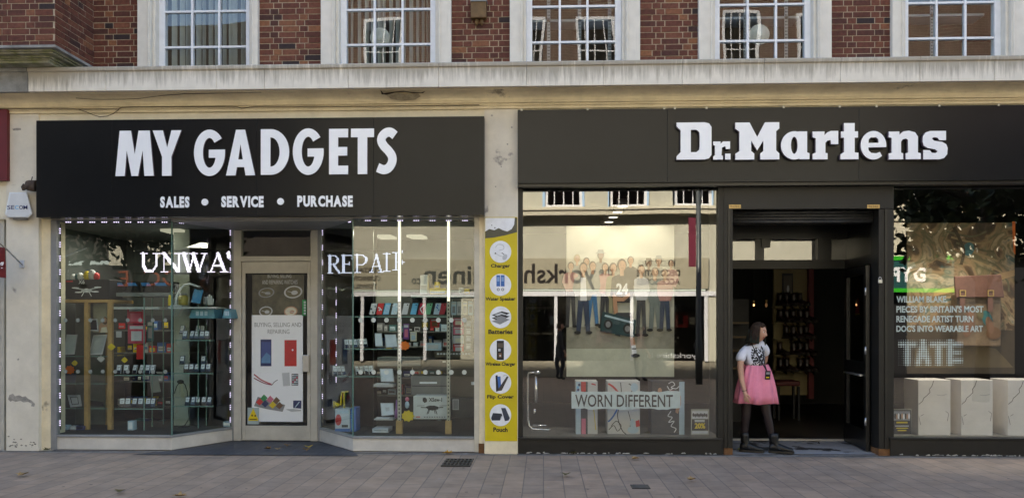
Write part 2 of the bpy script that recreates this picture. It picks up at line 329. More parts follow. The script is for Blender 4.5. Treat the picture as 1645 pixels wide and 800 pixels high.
BRICK = attr_mat('brick', [(0.0, (0.036, 0.025, 0.026)), (0.2, (0.085, 0.034, 0.027)), (0.5, (0.120, 0.043, 0.031)), (0.8, (0.158, 0.060, 0.040)), (1.0, (0.23, 0.10, 0.052))])
MORTAR = mat('mortar', (0.44, 0.37, 0.28), 0.95, 0.25, 30, 0.3)
BRICKT = brick_tex('brick_courses', (0.15, 0.045, 0.03), (0.10, 0.036, 0.03), (0.33, 0.28, 0.21), 0.225, 0.075, 0.008)
WHITE = mat('white_gloss_paint', (0.72, 0.74, 0.78), 0.4, 0.06, 9)
ALU = mat('satin_aluminium', (0.46, 0.44, 0.39), 0.5, 0.12, 5, metal=0.0)
ALUD = mat('dull_aluminium', (0.24, 0.245, 0.25), 0.5, 0.15, 4)
RISER = mat('stall_riser_paint', (0.54, 0.51, 0.46), 0.55, 0.12, 4)
SIGNM = mat('anthracite_sign_panel', (0.009, 0.0095, 0.0105), 0.24, 0.15, 1.2, spec=0.22)
SIGND = mat('charcoal_sign_panel', (0.010, 0.0105, 0.0115), 0.26, 0.15, 1.2, spec=0.27)
LETTER = mat('white_sign_letters', (0.88, 0.90, 0.94), 0.25, 0.03, 3, spec=0.5)
LEDGE_ = mat('letter_edge', (0.16, 0.12, 0.15), 0.5, 0.0)
BLACKF = mat('black_frame_paint', (0.007, 0.0068, 0.0065), 0.35, 0.25, 8, spec=0.5)
DARKF = mat('charcoal_frame_paint', (0.013, 0.0125, 0.0115), 0.45, 0.2, 4, spec=0.35)
SHUT = mat('shutter_steel', (0.045, 0.047, 0.05), 0.45, 0.4, 14, metal=0.2)
GLASS = glass('shop_glass', 0.10, (0.84, 0.92, 0.89), 0.0015, 0.9)
GLASSD = glass('boot_shop_glass', 0.168, (0.94, 0.96, 0.93), 0.0015, 0.8)
GLASSU = glass('upper_glass', 0.085, (0.80, 0.86, 0.86), 0.0028, 1.6)
WOOD = mat('pale_wood', (0.42, 0.26, 0.10), 0.55, 0.25, 6)
RUST = mat('rusty_timber', (0.16, 0.075, 0.03), 0.9, 0.4, 12)
DARKW = mat('dark_shop_wall', (0.018, 0.018, 0.017), 0.8, 0.2, 2)
GREYW = mat('grey_green_shop_wall', (0.055, 0.065, 0.062), 0.7, 0.15, 2)
BLACK = mat('matt_black', (0.008, 0.008, 0.009), 0.5, 0.1, 4)
WIRE = mat('old_cable', (0.10, 0.075, 0.05), 0.8, 0.2, 9)
PAVE = brick_tex('paving', (0.305, 0.230, 0.178), (0.236, 0.188, 0.155), (0.150, 0.128, 0.112), 0.42, 0.205, 0.006, 'yxz', 0.66, 0.35, 0.37, noise=0.6)
KERB = mat('pale_edging', (0.27, 0.255, 0.245), 0.75, 0.3, 9, 0.3)
TILE = brick_tex('blue_grey_tiles', (0.052, 0.060, 0.078), (0.036, 0.043, 0.058), (0.025, 0.026, 0.03), 0.105, 0.105, 0.005, 'xyz', 0.5, 0.3, 0.0, noise=0.6)
STEP = peel_mat('worn_step_tiles', (0.30, 0.30, 0.31), (0.045, 0.042, 0.04), 1.9, 0.52, 0.56)
FLOORD = mat('dark_shop_floor', (0.014, 0.013, 0.012), 0.35, 0.3, 3)

# ------------------------------------------------------------------ ground
g = MB(); g.poly([(-90, -90, 0), (90, -90, 0), (90, 60, 0), (-90, 60, 0)], PAVE); struct(g, 'pavement')
g = MB(); g.poly([(-12, -0.20, .004), (12, -0.20, .004), (12, -0.02, .004), (-12, -0.02, .004)], KERB); struct(g, 'pavement_edging')
g = MB(); GUT = peel_mat('gutter_dirt', (0.10, 0.09, 0.078), (0.26, 0.235, 0.21), 7, 0.5, 0.62); g.poly([(-12, -0.155, .0075), (12, -0.155, .0075), (12, -0.088, .0075), (-12, -0.088, .0075)], GUT); struct(g, 'gutter_dirt')
xa, xb = X(276), X(567); ya = 0.92; xc, xd = X(376, ya), X(512, ya)
g = MB(); g.poly([(xa - .35, -0.34, .008), (xb + .15, -0.34, .008), (xb, 0.0, .008), (xd, ya, .008), (xc, ya, .008), (xa, 0.0, .008)], TILE); struct(g, 'tiled_entrance_floor')

# ------------------------------------------------------------------ the brick building: one thing with its parts
YL = -.42; ZT, ZB = Z(100, 822, YL), Z(139, 822, YL)
B = thing('brick_building', 'red brick building with white stone window surrounds and weathered pale cornice above two shops', 'building', (0, 3, 0))
def brickwork(panels, mb=None):
    """courses of alternating stretchers and headers, each a little out of line with its own colour"""
    mb = mb or MB(); mb.shade = []
    for (o, ux, nx, u0, u1, z0, z1) in panels:            # o: corner; ux: along; nx: outward
        k0 = int(z0 / 0.075); o = Vector(o); ux = Vector(ux); nx = Vector(nx)
        mb.poly([o + ux * u0 + Vector((0, 0, z0)), o + ux * u1 + Vector((0, 0, z0)), o + ux * u1 + Vector((0, 0, z1)), o + ux * u0 + Vector((0, 0, z1))], MORTAR); mb.shade.append(0.5)
        for k in range(k0, int(z1 / 0.075) + 1):
            za = max(z0, k * 0.075 + .005); zb = min(z1, k * 0.075 + .070)
            if zb - za < 0.015: continue
            u = u0 - (0.16 if k % 2 else 0.0) - 0.02; i = k % 2
            while u < u1:
                L_ = 0.215 if i % 2 == 0 else 0.1025
                a = max(u0, u); b = min(u1, u + L_)
                if b - a > 0.02:
                    h = 0.004 + random.random() * 0.006; j = lambda: random.uniform(-.0015, .0015)
                    a_, b_, zc, zd = a + j() + .001, b + j() - .001, za + j(), zb + j(); sh = min(1, max(0, random.gauss(0.52, 0.25)))
                    p = [o + ux * q + nx * h + Vector((0, 0, r)) for q, r in ((a_, zc), (b_, zc), (b_, zd), (a_, zd))]
                    s = [o + ux * q + Vector((0, 0, r)) for q, r in ((a_, zc), (b_, zc), (b_, zd), (a_, zd))]
                    n = mb.vs(p + s)
                    for f in ((0, 1, 2, 3), (4, 5, 1, 0), (5, 6, 2, 1), (6, 7, 3, 2), (7, 4, 0, 3)): mb.face([n + e for e in f], BRICK); mb.shade.append(sh)
                u += L_ + 0.0105; i += 1
    return mb
YB = 0.05; ZH = 6.25
cols = [(150, 222), (415, 516), (725, 819), (1028, 1122), (1335, 1432), (1645, 1740)]
pan = [((0, YB, 0), (1, 0, 0), (0, -1, 0), X(a, YB), X(b, YB), ZT - .04, ZH) for a, b in cols]
YF = -0.80; xbay = X(88, YF); ZBAY = Z(73, 60, YF)
pan.append(((0, YF, 0), (1, 0, 0), (0, -1, 0), xbay - 2.2, xbay, ZBAY, ZH))
pan.append(((xbay, YF, 0), (0, 1, 0), (1, 0, 0), 0.0, YB - YF, ZBAY, ZH))
brickwork(pan).build('brick_wall', B)
m = MB(); m.box(-30, 30, YB, 7.0, 7.05, 17, BRICKT); m.box(-30, X(150, YB), YB + .01, .4, ZT - .04, 7.05, BRICKT)  # unseen upper storeys, raised so their shadow reaches across the street
for a, b in cols: m.box(X(a, YB), X(b, YB), YB + .012, .4, ZT - .04, 7.05, BRICKT)
m.box(X(1740, YB), 30, YB + .012, .4, ZT - .04, 7.05, BRICKT); m.box(xbay - 2.2, xbay, YF + .008, YB, ZH, 17, BRICKT); m.box(xbay - 2.2, xbay - .01, YF + .012, YB, ZBAY - .002, ZH, BRICKT)
m.build('upper_wall', B)
m = MB(); m.box(-30, 30, 7.0, 14, 0, 16.9, DARKW); m.box(-30, 30, .06, 7.0, 4.30, 4.42, DARKW); m.build('rear_wall', B)  # unseen solid back of the building, added to block the sun
# stone band: weathered slab, cove below it, mouldings
m = MB(); xl = X(45, YL)
def slab_run(m, x0, x1, dy, mt):
    m.prismx([(0.3, ZT), (YL - .02 + dy, ZT), (YL - .025 + dy, ZT - .012), (YL - .02 + dy, ZT - .048), (YL + dy, ZT - .056), (YL + dy, ZB), (YL + .05 + dy, ZB), (YL + .06 + dy, ZB + .012), (0.3, ZB + .012)], x0, x1, mt)
x = xl; joints = [X(q, YL) for q in (170, 348, 425, 560, 705, 846, 970, 1096, 1228, 1350, 1478, 1598, 1720, 1850, 2000)]
for j in joints: slab_run(m, x, j - .003, random.uniform(-.002, .002), STONE); x = j
slab_run(m, x, 14, 0, STONE); bevel(m.build('cornice', B), .004, 1)
m = MB(); slab_run(m, -12, xl - .004, -.004, GREYST); m.build('unpainted_cornice_end', B)
ZC = Z(166, 822, -.1)
cove = [(0.3, ZB + .01), (YL + .07, ZB + .01), (YL + .07, ZB - .004), (YL + .09, ZB - .006)] + [(YL + .09 + (-.16 - YL - .09) * math.sin(R(t)), ZB - .006 - (ZB - .026 - ZC) * (1 - math.cos(R(t)))) for t in range(15, 91, 15)] + [(-.15, ZC + .02), (-.15, ZC - .004), (-.125, ZC - .008), (-.125, ZC - .03), (-.11, ZC - .035), (-.11, ZC - .07), (0.3, ZC - .07)]
m = MB(); m.prismx(cove, -12, 12, CREAM2); m.build('cove_moulding', B)
# broken plaster in the cove
def PP(px, py, Y): return tuple(P(px, py, Y))
m = MB(); bare = mat('bare_plaster', (0.40, 0.34, 0.24), 0.95, 0.35, 18, .6)
pts = [(612, 146), (630, 148), (652, 145), (676, 149), (681, 153), (672, 163), (645, 166), (622, 162)]
def on_cove(px, py, up=.006):
    d = FW + RT * ((px - CPX) / FPX) + Vector((0, 0, (HPY - py) / FPX)); k = (ZC + .02 - ZB) / (-.16 - YL - .08)          # plane under the cove
    t = (ZB - .012 - up + k * (CAM_Y - YL - .08) - CAM_Z) / (d.z - k * d.y); return Vector((0, CAM_Y, CAM_Z)) + d * t
m.poly([on_cove(a, b) for a, b in [(618, 152), (640, 150), (655, 152), (672, 151), (676, 155), (668, 160), (645, 162), (628, 159)]], bare)
m.poly([on_cove(a, b, .010) for a, b in [(611, 144.5), (613, 152), (622, 152.5), (634, 149.5), (650, 148), (664, 150.5), (680, 150), (683, 147), (676, 149), (662, 148.5), (648, 146.5), (632, 148), (616, 150)]], mat('crack_shadow', (0.03, 0.02, 0.012), 1, 0))
m.build('broken_plaster', B)
# bay base moulding with moss
m = MB(); x0 = xbay - 2.2
def bayring(e, z0, z1, mt): m.prismz([(x0, YF - e), (xbay + e, YF - e), (xbay + e, YB), (x0, YB)], z0, z1, mt)
zz = ZT + .003; steps = [(-.20, .03), (-.18, .018), (-.15, .025), (-.08, .018), (-.05, .02), (.012, .030)]
tot = Z(73, 60, YF) - zz; sc_ = tot / sum(s[1] for s in steps)
for i, (e, h) in enumerate(steps): bayring(e, zz, zz + h * sc_ - .0005, MOSS if i < 5 else GREYST); zz += h * sc_
m.build('bay_moulding', B)
# frieze and pilasters
m = MB(); m.box(-12, X(805), -.08, .3, 2.99, ZC - .06, CREAM); m.box(X(805), 12, -.08, .3, 3.44, ZC - .06, CREAM); m.build('frieze', B)
m = MB(); m.box(X(778, -.1), X(832, -.1), -.10, .3, 0, ZC - .075, CREAMP); m.build('pilaster', B)
m = MB(); m.box(X(10, -.1), X(62, -.1), -.10, .3, 0, ZC - .075, CREAMP)
m.build('pilaster', B)
def flake(parent, pts, Y, m_):
    f = MB(); f.poly([P(a_, b_, Y) for a_, b_ in pts], m_); f.build('flaked_paint', parent)
BARE = mat('bare_render_grey', (.30, .28, .25), .9, .35, 25, .4); DIRT = mat('splashed_dirt', (.22, .20, .17), .95, .4, 30)
flake(B, [(13, 641), (15, 634), (21, 632), (24, 636), (31, 634.5), (36, 637), (41, 636), (45, 640), (51, 643), (56, 648), (55, 653), (50, 652), (51, 648), (45, 645), (38, 646), (33, 643.5), (25, 645), (20, 643), (17, 645)][::-1], -.1006, BARE)
for k in range(26):
    px, py, s_ = random.uniform(12, 60), 718 - abs(random.gauss(0, 7)), random.uniform(.4, 1.5); flake(B, [(px - 1.6 * s_, py), (px - .3 * s_, py - 1.2 * s_), (px + 1.8 * s_, py - .5 * s_), (px + .8 * s_, py + .9 * s_)][::-1], -.1006, DIRT)
flake(B, [(27, 577), (30, 575), (31, 577), (29, 579)][::-1], -.1006, BARE); flake(B, [(20, 207), (27, 206), (33, 206), (34, 209), (28, 210), (21, 210)][::-1], -.1006, BARE)
for px, py, s_ in ((790, 186, 1.2), (815, 232, 1.0), (796, 300, .9), (822, 205, 1.1), (805, 268, .8)): flake(B, [(px - 1.5 * s_, py), (px, py - 1.4 * s_), (px + 1.8 * s_, py - .4), (px + .6, py + 1.5 * s_)][::-1], -.1006, BARE)
m = MB(); m.box(X(62, -.03), X(81, -.03), -.035, .3, 0, 2.99, CREAM2); m.build('door_return', B)
m = MB(); m.box(X(770, -.03), X(778, -.03), -.035, .3, 0.12, 2.99, CREAM2); m.box(X(769, -.03), X(779, -.03), -.055, .28, 0.0, 0.125, RUST); m.build('door_return', B)
ROOM = mat('upstairs_room', (0.10, 0.085, 0.07), 0.9, 0.3, 2)
m = MB(); m.box(-9, 9, 1.8, 1.9, 4.42, 7.05, ROOM); m.build('upstairs_partition', B)
# upper windows
BLIND = mat('pale_blind_strip', (0.50, 0.52, 0.50), 0.6, 0.1, 5); UPR = mat('slotted_steel', (0.36, 0.37, 0.38), 0.5, 0.1, 5)
def upper_window(gl, gr, ol, orr, hz, kind):
    Yg = .17; x0, x1 = X(gl, Yg), X(gr, Yg); xo0, xo1 = X(ol, 0), X(orr, 0); z0 = ZT - .03; z1 = 6.85
    wd = MB(); s = .075
    wd.box(x0 - s, x0, Yg - .04, Yg + .05, z0, z1, WHITE); wd.box(x1, x1 + s, Yg - .04, Yg + .05, z0, z1, WHITE); wd.box(x0, x1, Yg - .038, Yg + .048, z1 - .08, z1, WHITE)
    zs = [Z(q, (gl + gr) / 2, Yg) for q in hz]; st = zs[0] - zs[1]; zz = zs[1] - st
    rows = []
    while zz < z1 - .1:
        if zz > z0 + .05: rows.append(zz)
        zz += st
    for q in rows: wd.box(x0, x1, Yg - .028, Yg + .02, q - .013, q + .013, WHITE)
    for k in (1, 2): xm = x0 + (x1 - x0) * k / 3; wd.box(xm - .014, xm + .014, Yg - .032, Yg + .022, z0, z1 - .08, WHITE)
    o = wd.build('window', B)
    p = MB(); p.poly([(x0, Yg, z0), (x1, Yg, z0), (x1, Yg, z1 - .08), (x0, Yg, z1 - .08)], GLASSU); p.build('pane', o)
    q = MB(); e = x0 - s
    q.box(xo0, e - .04, -.03, .3, z0, z1 + .25, SURR); q.box(e - .04, e - .002, .03, .3, z0, z1, SURR)
    e = x1 + s
    q.box(e + .04, xo1, -.03, .3, z0, z1 + .25, SURR); q.box(e + .002, e + .04, .03, .3, z0, z1, SURR); q.box(x0 - s - .04, x1 + s + .04, -.028, .3, z1, z1 + .25, SURR)
    q.box(x0 - s - .075, x0 - s - .055, -.045, -.03, z0, z1, SURR); q.box(x1 + s + .055, x1 + s + .075, -.045, -.03, z0, z1, SURR)
    bevel(q.build('surround', o), .006, 1)
    if kind == 'blind':
        b = MB(); n = 13
        for k in range(n):
            xm = x0 + (x1 - x0) * (k + .5 + random.uniform(-.3, .3)) / n; b.T = Matrix.Translation((xm, Yg + .16, 0)) @ Matrix.Rotation(R(random.uniform(60, 85)), 4, 'Z'); b.box(-.045, .045, -.001, .001, z0, z1, BLIND)
        b.build('blind', o)
    else:
        b = MB()
        for t in kind:
            xm = x0 + (x1 - x0) * t; b.box(xm - .022, xm + .022, Yg + .2, Yg + .215, z0, z1, UPR)
            zz = z0
            while zz < 6: b.box(xm - .012, xm - .004, Yg + .197, Yg + .2, zz, zz + .016, BLACK); b.box(xm + .004, xm + .012, Yg + .197, Yg + .2, zz, zz + .016, BLACK); zz += .042
        for t in (5.05, 5.6): b.box(x0, x1, Yg + .2, Yg + .5, t, t + .03, UPR)
        b.build('shelf_upright', o)
    return o, x0, x1, z0, Yg
W1 = upper_window(267, 397, 222, 415, (20, 77), 'blind')
W2 = upper_window(558, 692, 516, 725, (17, 73), 'blind')
W3 = upper_window(855, 988, 819, 1028, (12, 69), (.2, .58, .95))
W4 = upper_window(1155, 1291, 1122, 1335, (9, 67), (.36, .85))
W5 = upper_window(1457, 1595, 1432, 1645, (6, 63), (.06, .38))
FANM = mat('white_fan_plastic', (0.62, 0.60, 0.55), 0.4, 0.1, 9)
for Wd, px, py in ((W2, 611, 62), (W4, 1219, 57)):
    v = MB(); c = P(px, py, .3)
    for k in range(6): v.T = Matrix.Translation((c.x, .24 + .03, c.z)); v.prism([((.13 - .018 * k) * math.cos(R(a)), (.13 - .018 * k) * math.sin(R(a))) for a in range(0, 360, 12)], -.012 * k, .03 - .012 * k, FANM)
    v.build('extractor_fan', Wd[0])

# ------------------------------------------------------------------ rooms behind the two shop windows
yb1 = 2.6; xL, xM, xR = X(40), X(805), X(1900)
m = MB(); m.box(xL, xM - .06, yb1, yb1 + .1, 0, 3.3, GREYW); struct(m, 'shop_wall')
m = MB(); m.box(xL - .1, xL, .3, 6.9, 0, 4.3, GREYW); struct(m, 'shop_wall')
m = MB(); m.box(xM - .05, xM + .05, .31, 6.9, 0, 4.3, GREYW); struct(m, 'shop_wall')
m = MB(); m.box(xR, xR + .1, .3, 6.9, 0, 4.3, DARKW); struct(m, 'shop_wall')
m = MB(); m.box(xM + .05, xR, 6.8, 6.9, 0, 4.3, DARKW); struct(m, 'shop_wall')
m = MB(); m.box(xL, xM - .05, .02, 2.6, 2.985, 3.10, mat('shop_ceiling', (0.16, 0.17, 0.165), .8)); struct(m, 'shop_ceiling')
m = MB(); m.box(xM + .05, xR, .31, 6.8, 3.55, 3.65, DARKW); struct(m, 'shop_ceiling')
m = MB(); m.prismz([(xL, .02), (xa, .02), (xc - .02, ya + .02), (xd + .02, ya + .02), (xb, .02), (xM - .05, .02), (xM - .05, 2.6), (xL, 2.6)], .01, .2, DARKW); struct(m, 'window_floor')
m = MB(); m.box(xM + .05, X(1160), .0, 1.1, .01, .2, mat('display_deck', (0.16, 0.155, 0.14), .5)); struct(m, 'window_floor')
m = MB(); m.box(X(1430), xR, .0, 1.3, .01, .2, mat('display_deck', (0.16, 0.155, 0.14), .5)); struct(m, 'window_floor')
m = MB(); m.poly([(xM, 0, .009), (xR, 0, .009), (xR, 6.8, .009), (xM, 6.8, .009)], FLOORD); struct(m, 'shop_floor')
m = MB(); m.poly([(X(1176), -.02, .013), (X(1408), -.02, .013), (X(1370, 1.2), 1.2, .013), (X(1176, 1.2), 1.2, .013)], STEP); struct(m, 'doorway_floor')

# ------------------------------------------------------------------ phone shop front
S1 = thing('phone_shopfront', 'pale aluminium phone shop front with two glazed bays and recessed glass door', 'shopfront', ((xa + xb) / 2, 0, 0))
def wallseg(mb, p, q, z0, z1, th, m_):
    """upright slab of thickness th between plan points p and q"""
    p = Vector(p); q = Vector(q); d = (q - p).normalized(); n = Vector((-d.y, d.x)) * th
    mb.prismz([tuple(p), tuple(q), tuple(q + n), tuple(p + n)], z0, z1, m_)
zr, zg0, zg1 = Z(699, 300), Z(695, 300), Z(353, 300)
jl, jr = X(92), X(762)
A0, A1, A2, A3 = (xa, 0.0), (xc, ya), (xd, ya), (xb, 0.0)
for p, q in (((jl - .02, 0), A0), (A0, A1), (A2, A3), (A3, (jr, 0))):
    m = MB(); wallseg(m, p, q, 0.012, zr - .03, .05, RISER); wallseg(m, (p[0], p[1] - .012), (q[0], q[1] - .012), zr - .03, zr, .07, ALUD); bevel(m.build('stall_riser', S1), .004, 1)
DOT = mat('frosted_dot', (0.50, 0.54, 0.48), 0.7, 0.05); DOT2 = mat('faint_frosted_dot', (.20, .23, .21), .7, .05)
for i, (p, q) in enumerate((((jl, .02), A0), (A0, A1), (A2, A3), (A3, (jr, .02)))):
    m = MB(); m.poly([(p[0], p[1], zr), (q[0], q[1], zr), (q[0], q[1], zg1), (p[0], p[1], zg1)], GLASS); o = m.build('window_pane', S1)
    d = MB(); V0 = Vector((p[0], p[1], 0)); V1 = Vector((q[0], q[1], 0)); L_ = (V1 - V0).length; u = (V1 - V0).normalized(); nn = Vector((u.y, -u.x, 0))
    for zz in (Z(514), Z(598)):
        s = .1
        while s < L_ - .04:
            c = V0 + u * s; r = .030 if i >= 2 else .026
            d.poly([c + nn * .004 + u * (r * math.cos(R(a))) + Vector((0, 0, zz + r * math.sin(R(a)))) for a in range(0, 360, 20)], DOT if i == 3 else DOT2); s += .166
            if i in (0, 3): d.build('frosted_dot', o)
            d = MB()
m = MB(); m.box(X(80), jl, -.02, .06, 0.012, 2.985, ALUD); m.build('jamb', S1)
m = MB(); m.box(jr, X(770), -.02, .06, 0.012, 2.985, mat('cream_jamb', (.55, .52, .44), .5)); m.build('jamb', S1)
for p, q in ((A0, A1), (A2, A3)):
    m = MB(); r0 = p if p[1] > 0 else q; m.box(r0[0] - .04, r0[0] + .04, r0[1] - .03, r0[1] + .05, .012, 2.985, ALUD); m.build('corner_post', S1)
    r1 = q if p[1] > 0 else p; m = MB(); m.box(r1[0] - .008, r1[0] + .008, -.006, .012, zr, zg1, mat('glass_edge', (.10, .19, .16), .2)); m.build('glass_joint', S1)
m = MB(); wallseg(m, (jl, -.01), (A0[0], -.01), zg1, 2.985, .06, ALUD); wallseg(m, A0, A1, zg1, 2.984, .06, ALUD); wallseg(m, A2, A3, zg1, 2.984, .06, ALUD); wallseg(m, (A3[0], -.01), (jr, -.01), zg1, 2.985, .06, ALUD); m.build('head_rail', S1)
m = MB(); m.prismz([(A0[0], -.02), (A3[0], -.02), (A2[0], ya + .1), (A1[0], ya + .1)], 2.955, 2.99, ALUD); m.build('entrance_soffit', S1)
# door in its frame
fx0, fx1 = X(377, ya), X(511, ya); fz1 = Z(357, 444, ya); dx0, dx1, dz0, dz1 = rect(389, 420, 500, 709, ya)
m = MB(); m.box(fx0, dx0, ya - .04, ya + .05, .012, 2.95, ALU); m.box(dx1, fx1, ya - .04, ya + .05, .012, 2.95, ALU)
tz0, tz1 = Z(412, 444, ya), Z(365, 444, ya); m.box(dx0, dx1, ya - .04, ya + .05, dz1, tz0, ALU); m.box(dx0, dx1, ya - .04, ya + .05, tz1, 2.95, ALU); bevel(m.build('door_frame', S1), .005, 1)
m = MB(); m.poly([(dx0, ya, tz0), (dx1, ya, tz0), (dx1, ya, tz1), (dx0, ya, tz1)], GLASS); m.build('transom_pane', S1)
m = MB(); gx0, gx1, gz0, gz1 = rect(395, 439, 494, 683, ya); yd = ya - .02
m.box(dx0 + .006, gx0, yd, yd + .05, dz0 + .02, dz1 - .006, ALU); m.box(gx1, dx1 - .006, yd, yd + .05, dz0 + .02, dz1 - .006, ALU); m.box(gx0, gx1, yd, yd + .05, dz0 + .02, gz0, ALU); m.box(gx0, gx1, yd, yd + .05, gz1, dz1 - .006, ALU)
m.box(gx0, gx1, yd + .004, yd + .04, gz0, gz0 + .015, BLACK); m.box(gx0, gx1, yd + .004, yd + .04, gz1 - .015, gz1, BLACK); m.box(gx0, gx0 + .015, yd + .004, yd + .04, gz0 + .015, gz1 - .015, BLACK); m.box(gx1 - .015, gx1, yd + .004, yd + .04, gz0 + .015, gz1 - .015, BLACK)
DR = m.build('door', S1); bevel(DR, .003, 1)
m = MB(); m.poly([(gx0, ya, gz0), (gx1, ya, gz0), (gx1, ya, gz1), (gx0, ya, gz1)], glass('door_pane', .07, (.97, .98, .97), .003)); m.build('glass', DR)
m = MB(); STEEL = mat('brushed_steel', (.5, .5, .5), .3, .1, 8, metal=.8); a = rect(487, 570, 497, 597, yd); m.box(a[0], a[1], yd - .035, yd, a[2], a[3], STEEL); bevel(m.build('pull_handle', DR), .005, 2)
m = MB(); c = P(498, 496, yd); m.disc(c.x, yd, c.z, .018, STEEL, .012); m.build('lock_cylinder', DR); m = MB(); c = P(499, 634, yd); m.disc(c.x, yd, c.z, .018, STEEL, .012); m.build('lock_cylinder', DR)

# ------------------------------------------------------------------ boot shop front
S2 = thing('boot_shopfront', 'black boot shop front with deep open doorway between two large windows', 'shopfront', (X(1290), 0, 0))
def window_bay(a, b, top, bot):
    x0, x1 = X(a), X(b); z1, z0 = Z(top, (a + b) / 2), Z(bot, (a + b) / 2)
    m = MB(); m.poly([(x0, 0, z0), (x1, 0, z0), (x1, 0, z1), (x0, 0, z1)], GLASSD); m.build('window_pane', S2)
    m = MB(); m.box(x0 - .02, x1 + .02, -.05, .05, .10, z0, BLACKF); m.box(x0 - .05, x1 + .05, -.09, -.0505, .005, z0 - .03, BLACKF); m.box(x0 - .06, x1 + .05, -.105, .05, z0 - .03, z0 - .004, BLACKF); bevel(m.build('stall_riser', S2), .006, 2)
    CH = mat('chipped_paint', (.42, .41, .39), .9, .3, 40); c = MB()
    for k in range(34):
        px = random.uniform(x0, x1); zz = random.choice((.012, .012, .012, .02)); wd = random.uniform(.01, .09); c.poly([(px, -.0925, zz), (px + wd, -.0925, zz), (px + wd * .8, -.0925, zz + random.uniform(.004, .022)), (px + wd * .3, -.0925, zz + random.uniform(.006, .018))], CH)
    c.build('chipped_paint', S2)
    return x0, x1, z0, z1
wl = window_bay(840, 1152, 300, 701); wr = window_bay(1432, 1760, 297, 701)
m = MB(); m.box(X(832), X(840), -.06, .06, .012, 3.44, DARKF); m.build('frame_post', S2)
m = MB(); m.box(X(1152), X(1161), -.06, .06, .012, 3.44, DARKF); m.build('frame_post', S2)
m = MB(); x0, x1 = X(1161), X(1175); m.box(x0, x1, -.07, .18, .09, Z(337, 1170), DARKF); m.box(x0 + .05, x0 + .07, -.085, -.07, .09, Z(337, 1170), BLACKF); m.box(x0, x1, -.07, .18, .0, .088, RUST); m.build('door_jamb', S2)
m = MB(); x0, x1 = X(1408), X(1432); m.box(x0, x1, -.07, .18, .09, Z(337, 1420), DARKF); m.box(x0 + .07, x0 + .1, -.085, -.07, .09, Z(337, 1420), BLACKF); m.box(x0, x1, -.07, .18, .0, .088, RUST); m.build('door_jamb', S2)
m = MB(); m.box(X(1161), X(1432), -.07, .18, Z(337, 1290) + .002, 3.44, DARKF); m.build('header_panel', S2)
m = MB(); m.box(X(832), X(1152), -.06, .06, wl[3], 3.44, DARKF); m.build('head_rail', S2); m = MB(); m.box(X(1432), X(1760), -.06, .06, wr[3], 3.44, DARKF); m.build('head_rail', S2)
m = MB(); z1 = Z(337, 1290); z0 = Z(357, 1290); n = 4
for k in range(n): h = (z1 - z0) / n; m.tube([(X(1176), .10, z0 + h * (k + .5)), (X(1407), .10, z0 + h * (k + .5))], h * .52, SHUT, 10)
m.box(X(1176), X(1407), .13, .3, z0, z1, BLACK); m.build('roller_shutter', S2)
BRASS = mat('brass_tag', (.48, .33, .13), .4, .2, 30, metal=.4); BRD = mat('brass_tag_print', (.12, .07, .03), .5, 0)
for a, b in ((1171, 1190), (1393, 1413)):
    m = MB(); q = rect(a, 329, b, 335, -.07); m.box(q[0], q[1], -.076, -.07, q[2], q[3], BRASS); o = m.build('brass_tag', S2); text('01262', q[0] + .02, q[1] - .02, q[2] + .01, q[3] - .01, -.0765, BRD).build('number', o)
# recess: inner frame with transom lights, glazed side, open door leaf
yi = 1.2; xi0, xi1 = X(1172, yi), X(1366, yi); bz0, bz1 = Z(432, 1270, yi), Z(418, 1270, yi)
m = MB(); m.box(xi0 - .2, xi1 + .04, yi - .05, yi + .06, bz0, bz1, DARKF); m.box(xi0 - .2, xi1 + .04, yi - .05, yi + .06, Z(384, 1270, yi), 3.55, BLACKF); m.box(xi1 - .03, xi1 + .06, yi - .06, yi + .07, .012, 3.55, DARKF)
m.box(X(1312, yi), X(1334, yi), yi - .045, yi + .05, bz1, 3.5, BLACKF); m.box(X(1213, yi), X(1227, yi), yi - .02, yi + .04, bz1, Z(384, 1270, yi), BLACKF); m.box(X(1222, yi), X(1236, yi), yi - .05, yi - .021, Z(398, 1229, yi), Z(384, 1229, yi), BLACKF); m.build('inner_frame', S2)
m = MB(); m.poly([(xi0 - .2, yi, bz1), (xi1, yi, bz1), (xi1, yi, Z(384, 1270, yi)), (xi0 - .2, yi, Z(384, 1270, yi))], glass('transom_glass', .17, (.5, .52, .5), .002)); m.build('transom_pane', S2)
m = MB(); m.box(xi0 - .3, xi1, yi - .02, yi + .06, .012, .035, ALU); m.build('threshold', S2)
m = MB(); xs = X(1176); m.box(xs - .04, xs - .002, .18, yi, .012, 3.5, BLACKF); m.build('recess_lining', S2)
sx0 = X(1409); m = MB(); m.box(sx0 + .02, sx0 + .05, .18, yi + .05, bz0, bz1, DARKF); m.box(sx0 + .02, sx0 + .06, .18, yi, .012, .2, BLACKF); m.box(sx0 + .06, sx0 + .09, .18, yi, .012, 3.5, BLACKF); m.build('recess_lining', S2)
m = MB(); L_ = 1.02; D0 = Vector((X(1405), .16, 0)); D1 = Vector((X(1362, 1.15), 1.15, 0)); u = (D1 - D0).normalized(); nn = Vector((-u.y, u.x, 0)); dl = (D1 - D0).length
m.T = Matrix(((u.x, nn.x, 0, D0.x), (u.y, nn.y, 0, D0.y), (0, 0, 1, 0), (0, 0, 0, 1)))
zt = bz0 - .03; m.box(0, .10, 0, .045, .03, zt, BLACKF); m.box(dl - .10, dl, 0, .045, .03, zt, BLACKF); m.box(.1, dl - .1, 0, .045, .03, .28, BLACKF); m.box(.1, dl - .1, 0, .045, zt - .1, zt, BLACKF); m.box(.1, dl - .1, 0, .045, 1.0, 1.15, BLACKF)
